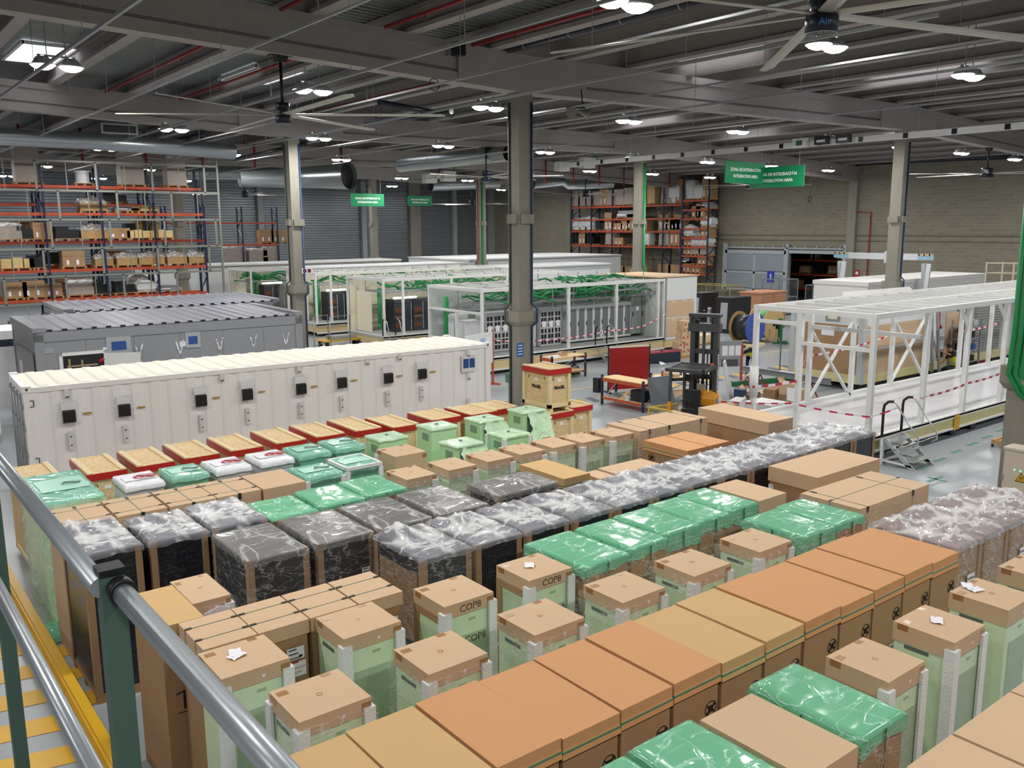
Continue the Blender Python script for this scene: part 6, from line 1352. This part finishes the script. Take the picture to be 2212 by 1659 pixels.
part(t, 'warning_triangle', MB().prism(tri(.1, -.004), (.004, 0, 0), 1).prism(tri(.082, -.007), (.004, 0, 0), 0).prism([(-.009, u+.01, w_.z+.035), (-.009, u-.02, w_.z+.0), (-.009, u, w_.z-.005), (-.009, u-.015, w_.z-.05), (-.009, u+.02, w_.z-.0), (-.009, u, w_.z+.005)], (.002, 0, 0), 1), [YELL, BLACK])
part(t, 'hinge', MB().box(-.01, p.y-5.62, hz-.6, .02, p.y-5.58, hz-.5).box(-.01, p.y-5.62, hz-.9, .02, p.y-5.58, hz-.85), STEEL)
for k in range(3):
    single('cable_bundle', MB().tube([(0, 0, 7.5), (0, 0, 4.3), (-.03, .02, 3.6), (.05, -.15, 3.25), (.2, -.45, 3.0)], .05, 8), GREENC, 'thick green cable running down the right edge column, %s of three' % ORD[k], 'cable', (16.98+.03*k, 6.92-.1*k, 0), group='green cables at the right edge')
# ---- people
def body(skel, edges, regions, mats, name, t):
    """skel: joint -> (pos, radius); regions: (a, b, material index) bones"""
    names = list(skel); me = bpy.data.meshes.new(name); me.from_pydata([skel[n][0] for n in names], [(names.index(a), names.index(b_)) for a, b_ in edges], [])
    o = bpy.data.objects.new(name, me); COL.objects.link(o)
    sk = o.modifiers.new('s', 'SKIN'); sk.use_smooth_shade = True; ss = o.modifiers.new('u', 'SUBSURF'); ss.levels = 2; ss.render_levels = 2
    for k, n in enumerate(names):
        v = me.skin_vertices[0].data[k]; r_ = skel[n][1]; v.radius = (r_, r_) if not isinstance(r_, tuple) else r_; v.use_root = (k == 0)
    dg = bpy.context.evaluated_depsgraph_get(); ev = o.evaluated_get(dg); m2_ = bpy.data.meshes.new_from_object(ev); bpy.data.objects.remove(o)
    m2_.name = name; m2_.materials.clear()
    for m in mats: m2_.materials.append(m)
    for f in m2_.polygons:
        c = f.center; best = None
        for a, b_, mi in regions:
            pa, pb = Vector(skel[a][0]), Vector(skel[b_][0]); d = pb-pa; tt = max(0, min(1, (c-pa).dot(d)/max(d.length_squared, 1e-9))); ds = (c-pa-d*tt).length
            if best is None or ds < best[0]: best = (ds, mi)
        f.material_index = best[1]
    ob = link(name, m2_, t); return ob
SKIN = mat('skin', '#b98465', .6); SHIRT = mat('dark_shirt', '#17181d', .8); PANTS = mat('navy_trousers', '#1a2136', .8); SHOE = mat('shoe_black', '#121212', .6); VEST = mat('vest_yellow', '#d6e83c', .5, emit=0); HAIR = mat('hair_dark', '#15110f', .7); GREYV = mat('vest_band', '#b6b9b2', .3)
EDG = [('pelvis','belly'),('belly','chest'),('chest','neck'),('neck','head'),('head','crown'),('chest','shoL'),('shoL','elbL'),('elbL','wriL'),('wriL','hanL'),('chest','shoR'),('shoR','elbR'),('elbR','wriR'),('wriR','hanR'),('pelvis','hipL'),('hipL','kneL'),('kneL','ankL'),('ankL','toeL'),('pelvis','hipR'),('hipR','kneR'),('kneR','ankR'),('ankR','toeR')]
def person(x, y, rz, label, J):
    t = thing('person', label, 'person', (x, y, 0), rz)
    rad = dict(pelvis=.14, belly=.13, chest=.15, neck=.055, head=.095, crown=.075)
    for s_ in 'LR': rad.update({'sho'+s_: .075, 'elb'+s_: .05, 'wri'+s_: .034, 'han'+s_: .036, 'hip'+s_: .1, 'kne'+s_: .065, 'ank'+s_: .045, 'toe'+s_: .04})
    skel = {n: (J[n], rad[n]) for n in rad}
    ed = list(EDG); reg = []
    for a, b_ in EDG:
        k = 1
        if b_ in ('neck', 'head', 'crown') and a != 'chest' or b_[:3] in ('wri', 'han'): k = 0
        if a == 'pelvis' and b_ != 'belly' or b_[:3] in ('kne', 'ank'): k = 2
        if b_[:3] == 'toe': k = 3
        reg.append((a, b_, k))
    body(skel, ed, reg, [SKIN, SHIRT, PANTS, SHOE], 'body', t)
    vs = {n: (J[n], {'pelvis': .17, 'belly': .165, 'chest': .185, 'shoL': .1, 'shoR': .1}[n]) for n in ('pelvis', 'belly', 'chest', 'shoL', 'shoR')}
    vs['pelvis'] = (tuple(Vector(J['pelvis']).lerp(Vector(J['belly']), .2)), .17)
    v = body(vs, [('pelvis','belly'),('belly','chest'),('chest','shoL'),('chest','shoR')], [('pelvis','belly',0),('belly','chest',0),('chest','shoL',0),('chest','shoR',0)], [VEST, GREYV], 'safety_vest', t)
    bl = Vector(J['belly']); ax = (Vector(J['chest'])-bl).normalized()
    for f in v.data.polygons:
        h_ = (f.center-bl).dot(ax)
        if -.03 < h_ < .035: f.material_index = 1
    hd = Vector(J['head']); cr = Vector(J['crown']); fx_ = J.get('face', Vector((1, 0, 0))); upv = (cr-hd).normalized()
    hm = MB(); n_ = 12
    ctr = hd.lerp(cr, .45); side = upv.cross(fx_).normalized(); fr_ = side.cross(upv).normalized()
    for i in range(8):
        th = PI*.62*i/7
        for j in range(n_):
            ph = 2*PI*j/n_; r_ = .118; d = upv*math.cos(th) + (fr_*math.cos(ph)+side*math.sin(ph))*math.sin(th)
            if math.cos(ph) > .3 and th > .9: d = d.normalized()*.7
            hm.v.append(tuple(ctr+d*r_))
    for i in range(7):
        for j in range(n_): hm.face([i*n_+j, i*n_+(j+1) % n_, (i+1)*n_+(j+1) % n_, (i+1)*n_+j], 0, True)
    part(t, 'hair', hm, HAIR)
    fc = hd+fr_*.095
    part(t, 'nose', MB().tube([tuple(fc+upv*.03), tuple(fc+upv*-.01+fr_*.025), tuple(fc-upv*.02)], [.008, .014, .008], 6), SKIN)
    for s_ in (-1, 1):
        e = fc+upv*.035+side*.035*s_; part(t, 'eye', MB().tube([tuple(e-fr_*.01), tuple(e+fr_*.003)], .01, 8), HAIR)
        e = hd+side*.098*s_; part(t, 'ear', MB().tube([tuple(e-upv*.025), tuple(e+upv*.03)], .02, 6), SKIN)
    part(t, 'mouth', MB().bar(tuple(fc-upv*.05-side*.02), tuple(fc-upv*.05+side*.02), .008), mat('lips', '#8d5548', .6))
    for s_ in 'LR':
        h_ = Vector(J['han'+s_]); w_ = Vector(J['wri'+s_]); d = (h_-w_).normalized(); sd = d.cross(Vector((0, 0, 1))).normalized(); 
        for q, l_ in enumerate((.07, .085, .08, .06)):
            b0 = h_+sd*(.024-.016*q); part(t, 'finger', MB().tube([tuple(b0), tuple(b0+d*l_*.55), tuple(b0+d*l_*.95-Vector((0, 0, .02)))], [.009, .008, .006], 6), SKIN)
        b0 = h_-d*.03+sd*.03; part(t, 'thumb', MB().tube([tuple(b0), tuple(b0+d*.03+sd*.025), tuple(b0+d*.065+sd*.02)], [.011, .009, .007], 6), SKIN)
    return t
wx, wy = 35.9, 16.75
person(wx, wy, math.radians(150), 'person in yellow safety vest sitting on a stool beside the boarded module, reaching forward', dict(
    pelvis=(0, 0, .58), belly=(.08, 0, .82), chest=(.18, 0, 1.1), neck=(.27, 0, 1.28), head=(.35, 0, 1.38), crown=(.37, 0, 1.5), face=Vector((.95, 0, -.3)),
    shoL=(.17, .2, 1.16), elbL=(.42, .24, 1.12), wriL=(.66, .14, 1.24), hanL=(.74, .1, 1.26), shoR=(.17, -.2, 1.16), elbR=(.27, -.26, .9), wriR=(.45, -.2, .76), hanR=(.53, -.17, .74),
    hipL=(.02, .1, .56), kneL=(.46, .14, .56), ankL=(.42, .14, .1), toeL=(.58, .15, .05), hipR=(.02, -.1, .56), kneR=(.44, -.16, .54), ankR=(.3, -.16, .1), toeR=(.46, -.17, .05)))
t = thing('stool', 'dark low stool under the sitting person', 'stool', (wx+.02, wy-.02, 0)); part(t, 'seat', lathe([(0, .4), (.17, .4), (.18, .43), (.16, .455), (0, .455)], 16), BLACK)
for k in range(4): part(t, 'leg', MB().bar((.12*math.cos(k*PI/2+.7), .12*math.sin(k*PI/2+.7), .4), (.17*math.cos(k*PI/2+.7), .17*math.sin(k*PI/2+.7), 0), .03), BLACK)
w1 = at_z(1626, 814, 0)
person(w1.x, w1.y+.15, math.radians(215), 'person in black shirt and yellow vest bending over the steel beam', dict(
    pelvis=(0, 0, .93), belly=(.2, 0, 1.04), chest=(.44, 0, 1.14), neck=(.6, 0, 1.2), head=(.7, .0, 1.2), crown=(.78, 0, 1.27), face=Vector((.6, 0, -.8)),
    shoL=(.46, .2, 1.14), elbL=(.58, .3, .97), wriL=(.72, .18, .98), hanL=(.79, .14, .985), shoR=(.46, -.2, 1.14), elbR=(.56, -.3, .98), wriR=(.72, -.2, .985), hanR=(.79, -.15, .985),
    hipL=(-.02, .1, .9), kneL=(.02, .12, .48), ankL=(-.06, .13, .09), toeL=(.1, .14, .045), hipR=(-.02, -.1, .9), kneR=(.04, -.13, .48), ankR=(-.02, -.13, .09), toeR=(.14, -.14, .045)))
# shelving with parts right of the sitting worker
t = thing('parts_shelf', 'open shelf with tools and cables behind the sitting person', 'shelf', (37.4, 17.2, 0)); part(t, 'upright', MB().box(0, 0, 0, .06, .06, 2.3).box(1.5, 0, 0, 1.56, .06, 2.3).box(0, .5, 0, .06, .56, 2.3).box(1.5, .5, 0, 1.56, .56, 2.3), STEEL)
for z in (.5, 1.0, 1.5, 2.0): part(t, 'shelf_board', MB().box(0, 0, z, 1.56, .56, z+.03), STEEL)
for k, (u, z, m_) in enumerate(((.2, .53, KRAFT), (.9, .53, BLACK), (.3, 1.03, BLACK), (.95, 1.03, mat('tool_blue', '#274f8d', .5)), (.2, 1.53, KRAFT_D), (.8, 1.53, BLACK), (.4, 2.03, KRAFT), (1.0, 2.03, PAPER))):
    single('tool_box', MB().box(0, .05, 0, .38, .45, .22+.03*(k % 3)), m_, 'small box on the open shelf behind the sitting person, %s counted from the lowest board' % ORD[k], 'box', (37.4+u, 17.25, z))
single('red_crate', MB().box(0, 0, 0, .6, .4, .35).box(.03, .03, .3, .57, .37, .36), mat('crate_red', '#b32038', .5), 'red plastic crate on the floor right of the open shelf', 'crate', at_z(2115, 790, 0))
# ------------------------------------------------------------------ pallet racks and their loads
def rack(name_label, o, axis, frames, depth, H, levels, group, braces=True, first_load=None):
    """o: origin; axis 'x' or 'y' = direction of the row; frames: positions of upright frames along it"""
    ux = Vector((1, 0, 0)) if axis == 'x' else Vector((0, -1, 0)); vx = Vector((0, 1, 0)) if axis == 'x' else Vector((1, 0, 0))
    P = lambda u, v, z: tuple(ux*u+vx*v+Vector((0, 0, z)))
    t = thing('pallet_rack', name_label, 'pallet rack', o, 0, group)
    for f in frames:
        mb = MB()
        for v in (0, depth): mb.bar(P(f, v, 0), P(f, v, H), .1, .1)
        z = .3; s_ = 0
        while z < H-.9: mb.bar(P(f, depth*s_, z), P(f, depth*(1-s_), z+.85), .05); z += .85; s_ = 1-s_
        part(t, 'upright_frame', mb, RACKB)
    for z in levels:
        for a, b_ in zip(frames, frames[1:]):
            for v in (-.03, depth+.03): part(t, 'beam', MB().bar(P(a+.04, v, z-.07), P(b_-.04, v, z-.07), .05, .14), RACKO)
    return t
LV = (1.45, 2.85, 4.3, 5.7, 7.1, 8.45)
FRM = [1.3, 3.9, 6.5, 9.15, 11.8, 14.4, 17.0]
rack('front pallet rack of orange beams behind the grey modules at the left', (0, 49.2, 0), 'x', FRM, 1.05, 9.4, LV, 'left pallet racks')
rack('rear pallet rack standing back to back with the front left rack', (0, 50.9, 0), 'x', FRM[:-1], 1.05, 9.2, (1.45, 2.9, 4.4, 5.95, 7.6), 'left pallet racks')
rack('pallet rack with three wrapped stacks before the ribbed wall', (21.5, 70.6, 0), 'x', (0, 3.0, 6.0, 9.0), 1.0, 8.0, (1.3, 3.0, 5.0, 6.75), 'distant pallet racks')
WRAPP = mat('wrapped_pallet', '#b3a79e', .3, nz=.3, nscale=3, stretch=(1,1,4), col2='#8d8078', bump=.5, bscale=8)
WOODB = mat('wood_box', '#b3905f', .7, nz=.15, nscale=4)
def load(o, w_, d_, h, kind, label, group, axis='x', pallet=True):
    t = thing({'w': 'wrapped_pallet_load', 'k': 'carton_load', 'c': 'covered_crate', 'b': 'dark_load', 's': 'white_drum', 'y': 'wood_load', 'f': 'flat_load', 'p': 'white_bag_load'}[kind], label, 'pallet load', o, 0 if axis == 'x' else -PI/2, group)
    z = .13 if pallet else 0
    if pallet: part(t, 'pallet', cached(('pl', w_, d_), lambda: MB().box(0, 0, .1, w_, d_, .13).box(0, 0, 0, .1, d_, .1).box(w_/2-.05, 0, 0, w_/2+.05, d_, .1).box(w_-.1, 0, 0, w_, d_, .1), PALLET, 'pallet'), PALLET)
    if kind == 'w':
        part(t, 'wrapped_goods', MB().box(.04, .04, z, w_-.04, d_-.04, z+h*.52).box(.07, .06, z+h*.52, w_-.08, d_-.06, z+h), WRAPP); part(t, 'film_hood', film_mb(w_-.1, d_-.08, 0, o[0]*3+o[1], .05, .15, 12), FILM, (.05, .04, z+h))
    elif kind == 'k': part(t, 'carton', MB().box(.05, .05, z, w_-.05, d_-.05, z+h), KRAFT_D); part(t, 'white_marks', MB().box(w_*.2, .045, z+h*.1, w_*.3, .05, z+h*.4).box(w_*.6, .045, z+h*.1, w_*.7, .05, z+h*.4), PAPER)
    elif kind == 'c': part(t, 'wood_crate', MB().box(.04, .04, z, w_-.04, d_-.04, z+h*.5), WOODB); part(t, 'film_cover', film_mb(w_-.1, d_-.1, 0, o[0]*5+o[2], .16, .12, 14, ((.5, .5, .2, .6),)), FILM_G, (.05, .05, z+h*.62)); part(t, 'goods', MB().box(.12, .1, z+h*.5, w_-.15, d_-.1, z+h*.62), KRAFT_D)
    elif kind == 'b': part(t, 'dark_goods', MB().box(.05, .05, z, w_*.55, d_-.05, z+h).box(w_*.55, .1, z, w_-.05, d_-.1, z+h*.7), BLACK)
    elif kind == 's': part(t, 'drum', lathe([(0, 0), (w_*.46, 0), (w_*.46, .05), (w_*.36, .08), (w_*.36, h-.08), (w_*.44, h-.05), (w_*.44, h), (0, h)], 20), PAPER, (w_/2, d_/2, z)); 
    elif kind == 'y':
        for k in range(3): part(t, 'wood_pack', MB().box(.03+w_*k/3, .05, z, w_*(k+1)/3-.02, d_-.05, z+h*(.8+.1*(k % 2))), mat('pale_wood_pack', '#cdb27c', .7))
    elif kind == 'f': part(t, 'flat_goods', MB().box(0, .05, z, w_, d_-.05, z+h*.4).box(.1, .1, z+h*.4, w_-.15, d_-.1, z+h*.75), GREYM_); part(t, 'white_strip', MB().box(.1, .0, z+h*.2, w_*.5, .05, z+h*.35), PAPER)
    elif kind == 'p': part(t, 'white_bags', film_mb(w_-.1, d_-.1, 0, o[0]+o[2]*3, .12, h*.6, 12, ((.4, .5, .2, .5),)), mat('white_sacks', '#d5d7d8', .4, bump=.3, bscale=8), (.05, .05, z+h*.8)); part(t, 'goods', MB().box(.08, .08, z, w_-.08, d_-.08, z+h*.78), MATS['white_sacks'])
    return t
def xr(px, Y=49.25): return at_y(px, 500, Y).x
LD = [  # px centre, level, width, height, kind, label
 (75, 8.45, 1.25, 1.9, 'w', 'tall brown stack in torn white film on the top level at the left'), (193, 8.45, .9, .62, 's', 'white drum on the top rack level'), (297, 8.45, 1.25, 1.75, 'w', 'stack in clear film with a white hood on the top level'), (392, 8.45, 1.1, 1.55, 'w', 'wrapped stack of cartons on the top level near the right end'),
 (208, 7.1, 1.35, .75, 'c', 'wood crate under clear film on the second level from the top'), (280, 7.1, 1.2, .3, 'f', 'flat grey bundle right of the filmed crate'), (318, 7.1, 1.4, .28, 'y', 'low pale wood pack on the second level'),
 (22, 5.7, 1.1, .75, 'w', 'pale wrapped load at the left end of the third level'), (55, 5.7, .8, .65, 'b', 'dark load beside the pale wrapped load'), (92, 5.7, .9, .8, 'k', 'brown carton load left of the navy upright'), (147, 5.7, 1.2, .6, 'b', 'dark bundle with white plate on the third level'), (205, 5.7, 1.35, .8, 'c', 'film covered crate in the middle of the third level'), (258, 5.7, 1.2, .5, 'k', 'kraft carton load right of the film covered crate'), (300, 5.7, 1.2, .45, 'y', 'pale wood pack on the third level'), (350, 5.7, 1.2, .45, 'y', 'second pale wood pack on the third level'),
 (32, 4.3, 1.5, .55, 'y', 'bundle of pale tubes at the left of the fourth level'), (75, 4.3, .8, .6, 'b', 'dark load beside the pale tubes'), (155, 4.3, 1.15, .78, 'k', 'wooden box with crumpled lid on the fourth level'), (221, 4.3, .95, .7, 'c', 'rounded load under clear film, first of the filmed line'), (271, 4.3, 1.1, .75, 'c', 'load under clear film, second of the filmed line'), (325, 4.3, 1.4, .75, 'c', 'wide crate under clear film, third of the filmed line'), (380, 4.3, 1.1, .75, 'c', 'crate under clear film, fourth of the filmed line'), (424, 4.3, 1.0, .7, 'c', 'dark wood crate at the right end of the filmed line'),
 (22, 2.85, 1.1, .75, 'k', 'kraft box with label at the left of the fifth level'), (62, 2.85, 1.1, .8, 'k', 'kraft crate with red white label on the fifth level'), (105, 2.85, .9, .6, 'k', 'plain kraft crate on the fifth level'), (165, 2.85, 1.3, .75, 'w', 'greyish wrapped load on the fifth level'), (209, 2.85, .9, .7, 'b', 'black load on the fifth level'), (262, 2.85, 1.1, .6, 'b', 'black case right of the black load'), (310, 2.85, 1.1, .6, 'p', 'white bags on the fifth level'), (360, 2.85, 1.3, .35, 'f', 'grey flat pack at the right of the fifth level'),
 (40, 1.45, 1.5, .55, 'f', 'grey bundle on the lowest level at the left'), (98, 1.45, 1.3, .5, 'c', 'filmed bundle on the lowest visible level'), (180, 1.45, 2.2, .5, 'k', 'long kraft box on the lowest visible level'), (385, 1.45, 1.2, .8, 'c', 'bulging clear bag on the lowest level, left one'), (425, 1.45, 1.1, .8, 'c', 'bulging clear bag on the lowest level, right one')]
for px, z, w_, h, kd, lb in LD: load((xr(px)-w_/2, 49.3, z), w_, .9, h, kd, lb, 'loads on the front left rack')
LD2 = [(255, 7.6, 1.3, .5, 'b', 'black load on the rear rack seen between beams'), (292, 5.95, 1.0, .5, 'b', 'dark bundle on the rear rack, right of the crate'), (320, 5.95, 1.3, 1.0, 'y', 'stack of pale wooden boxes on the rear rack'), (245, 4.4, 1.2, .6, 'k', 'kraft load on the rear rack behind the third level'), (330, 4.4, 1.4, .5, 'y', 'pale wood load on the rear rack'), (120, 4.4, 1.4, .6, 'b', 'dark load on the rear rack at the left'), (60, 5.95, 1.4, .6, 'k', 'brown load on the rear rack at the left'), (150, 2.9, 1.6, .7, 'k', 'brown load low on the rear rack'), (300, 2.9, 1.4, .8, 'p', 'white load low on the rear rack')]
for px, z, w_, h, kd, lb in LD2: load((xr(px, 51)-w_/2, 51.0, z), w_, .9, h, kd, lb, 'loads on the rear left rack')
for k, (px, z, w_, h, kd, lb) in enumerate(((506, 3.0, 1.9, 1.7, 'w', 'left wrapped stack on the distant rack'), (557, 3.0, 1.7, 1.5, 'w', 'middle wrapped stack on the distant rack'), (585, 3.0, 1.5, 1.7, 'w', 'right wrapped stack on the distant rack'), (577, 5.0, 1.3, 1.0, 'k', 'left carton load on the third level of the distant rack'), (606, 5.0, 1.6, 1.0, 'k', 'right carton load on the third level of the distant rack'))): load((xr(px, 70.6)-w_/2, 70.7, z), w_, .9, h, kd, lb, 'loads on the distant rack')
# mesh guard in front of the left racks
t = thing('mesh_guard', 'tall grey grid guard in front of the left pallet racks', 'guard', (-1, 48.2, 0)); GG = mat('guard_grey', '#7d8078', .5); ZS = (.1, 1.35, 2.7, 4.0, 5.35, 6.75, 8.15, 9.55)
for z in ZS: part(t, 'rail', MB().box(0, -.03, z-.05, 18.6, .03, z+.05), GG)
for r, (z0, z1) in enumerate(zip(ZS, ZS[1:])):
    u = .3+.45*(r % 3); k = 0
    while u < 18.6:
        part(t, 'post', MB().box(u-.05, -.03, z0, u+.05, .03, z1) if k % 2 else MB().box(u-.02, -.02, z0, u+.02, .02, z1), GG); u += 1.35; k += 1
part(t, 'end_post', MB().box(18.5, -.05, 0, 18.6, .05, 10), GG)
t['kind'] = 'thing'
# racks on the block wall
XR = 59.6
def yr(px): return at_x(px, 500, XR).y
f1 = [yr(1234), yr(1277), yr(1322), yr(1370), yr(1432), yr(1472)]
o1 = Vector((XR, f1[0], 0))
LVR = [at_x(1300, q, XR).z for q in (530, 499, 473, 446)]
rack('long pallet rack full of cartons against the block wall', o1, 'y', [f1[0]-f for f in f1], 1.1, LVR[-1]+1.6, LVR, 'block wall racks')
f2 = [yr(1474), yr(1529)]; LVH = [at_x(1500, q, XR).z for q in (591, 573, 552, 533, 513, 493, 472, 452, 432)]
rack('taller pallet rack with close levels at the right end of the block wall racks', Vector((XR, f2[0], 0)), 'y', [0, f2[0]-f2[1]], 1.1, LVH[-1]+1.9, LVH, 'block wall racks')
rr = random.Random(11)
RL = [(3, [(1241, 'w', 1.5), (1255, 'w', 1.5), (1270, 'w', 1.4), (1286, 'w', 1.3), (1300, 'k', 1.5), (1316, 'w', 1.4), (1334, 'w', 1.4), (1354, 'w', 1.5), (1383, 'y', 2.0), (1399, 'y', 2.2), (1435, 'w', 2.0), (1452, 'p', 2.0), (1466, 'k', 2.0)]),
      (2, [(1349, 'f', .8), ]), (1, [(1242, 'p', 1.2), (1256, 'p', 1.3), (1269, 'p', 1.4), (1293, 'b', .9), (1312, 'k', 1.6), (1332, 'k', .6), (1348, 'k', 1.0), (1361, 'k', 1.4), (1385, 'k', .8), (1430, 'k', 1.3), (1446, 'k', 1.0), (1463, 'k', 1.3)]),
      (0, [(1243, 'b', 1.1), (1256, 'k', 1.2), (1270, 'b', 1.0), (1315, 'w', 1.6), (1334, 'k', .6), (1364, 'b', .6), (1379, 'k', .8), (1390, 'p', 1.3), (1432, 'w', 2.0), (1455, 'k', 2.2)])]
LN = ['lowest beam', 'second beam', 'third beam', 'top beam']; KN = {'w': 'film wrapped load', 'k': 'kraft carton load', 'y': 'pale wooden load', 'p': 'white bagged load', 'b': 'dark load', 'f': 'flat pack load'}
for lv, items in RL:
    for k, (px, kd, h) in enumerate(items):
        w_ = 1.25 if kd != 'f' else 2.4
        load((XR+.1, yr(px)+w_/2, LVR[lv]), w_, .95, h, kd, '%s on the %s of the block wall rack, %s from the left' % (KN[kd], LN[lv], ORD[k]), 'loads on the block wall rack', 'y')
for k, px in enumerate((1245, 1263, 1336, 1357, 1381, 1434, 1457)):
    load((XR+.1, yr(px)+.8, 0), 1.6, 1.0, 2.75 if k > 4 else 2.4, 'k', 'large kraft crate standing under the block wall rack, %s from the left' % ORD[k], 'crates under the block wall rack', 'y')
for lv, items in ((8, [(1483, 'p', 1.9), (1502, 'p', 1.4), (1520, 'k', 1.6)]), (7, [(1520, 'f', .6)]), (6, [(1499, 'k', .9), (1508, 'k', 1.1)]), (5, [(1521, 'p', .9)]), (4, [(1483, 'p', 1.0), (1499, 'f', .5), (1520, 'k', .9)]), (3, [(1483, 'k', .5), (1501, 'p', .8), (1519, 'p', .8)]), (2, [(1482, 'k', .6), (1500, 'w', .9), (1517, 'w', .9)]), (1, [(1481, 'f', .6), (1497, 'b', .8), (1515, 'k', .7)]), (0, [(1482, 'k', .9), (1502, 'k', .6)])):
    for k, (px, kd, h) in enumerate(items): load((XR+.1, yr(px)+.5, LVH[lv]), 1.1, .95, h, kd, '%s on the %s level of the taller end rack, %s from the left' % (KN[kd], ORD[lv], ORD[k]), 'loads on the taller end rack', 'y')
# shelf seen through the doorway
rack('dim orange rack seen through the doorway', Vector((WX+4, 46, 0)), 'y', (0, 2.7, 5.4, 8.1), 1.0, 5, (1.0, 2.2, 3.4), 'block wall racks')
for k in range(9): load((WX+4.1, 45.6-.9*k, (1.0, 2.2, 3.4)[k % 3]), 1.0, .8, .5+.1*(k % 3), 'kykbkykbk'[k], '%s in the dim store behind the doorway, %s from the left' % (KN['kykbkykbk'[k]], ORD[k]), 'loads behind the doorway', 'y')
# ------------------------------------------------------------------ railing of the gallery and guard rail below
GP_ = mat('railing_green', '#40574c', .5, nz=.15, nscale=3); TUBE_S = mat('railing_tube', '#aab1b8', .32, .6, nz=.12, nscale=6)
t = thing('gallery_railing', 'green posts and grey tubes of the gallery railing at the lower left', 'railing', (.445, 0, 4.4))
for k, y in enumerate((2.06, 3.95)):
    p_ = part(t, 'post', MB().box(-.024, y-.02, -1.6, .028, y+.032, 1.13), GP_); part(p_, 'post_cap', MB().box(-.026, y-.022, 1.13, .03, y+.034, 1.145), BLACK)
part(t, 'top_tube', MB().tube([(-.02, 2.06, 1.1), (-.02, 5.5, 1.1)], .0235, 20), TUBE_S); part(t, 'top_tube', MB().tube([(.035, .3, 1.08), (.01, 2.02, 1.1)], .0235, 20), TUBE_S)
part(t, 'middle_tube', MB().tube([(-.04, .3, .56), (-.04, 5.5, .56)], .0235, 20), TUBE_S)
part(t, 'tube_collar', MB().tube([(.012, 1.99, 1.1), (.012, 2.03, 1.1)], .03, 20), BLACK)
struct('floor_gallery', MB().box(-3, -4, 4.0, .5, 1.0, 4.1), CONC)
YB = mat('barrier_yellow', '#d5a51d', .4, nz=.1, nscale=4)
t = thing('guard_rail', 'yellow floor guard rail along the boxes at the lower left', 'guard rail', (2.0, 0, 0), 0)
for z in (.2, .42): part(t, 'rail_beam', MB().box(-.06, 9.0, z, .06, 17.2, z+.1).box(-.09, 9.0, z+.03, -.06, 17.2, z+.07), YB)
for k in range(6): part(t, 'post', MB().box(-.05, 9.3+1.45*k, 0, .05, 9.42+1.45*k, .5), YB)
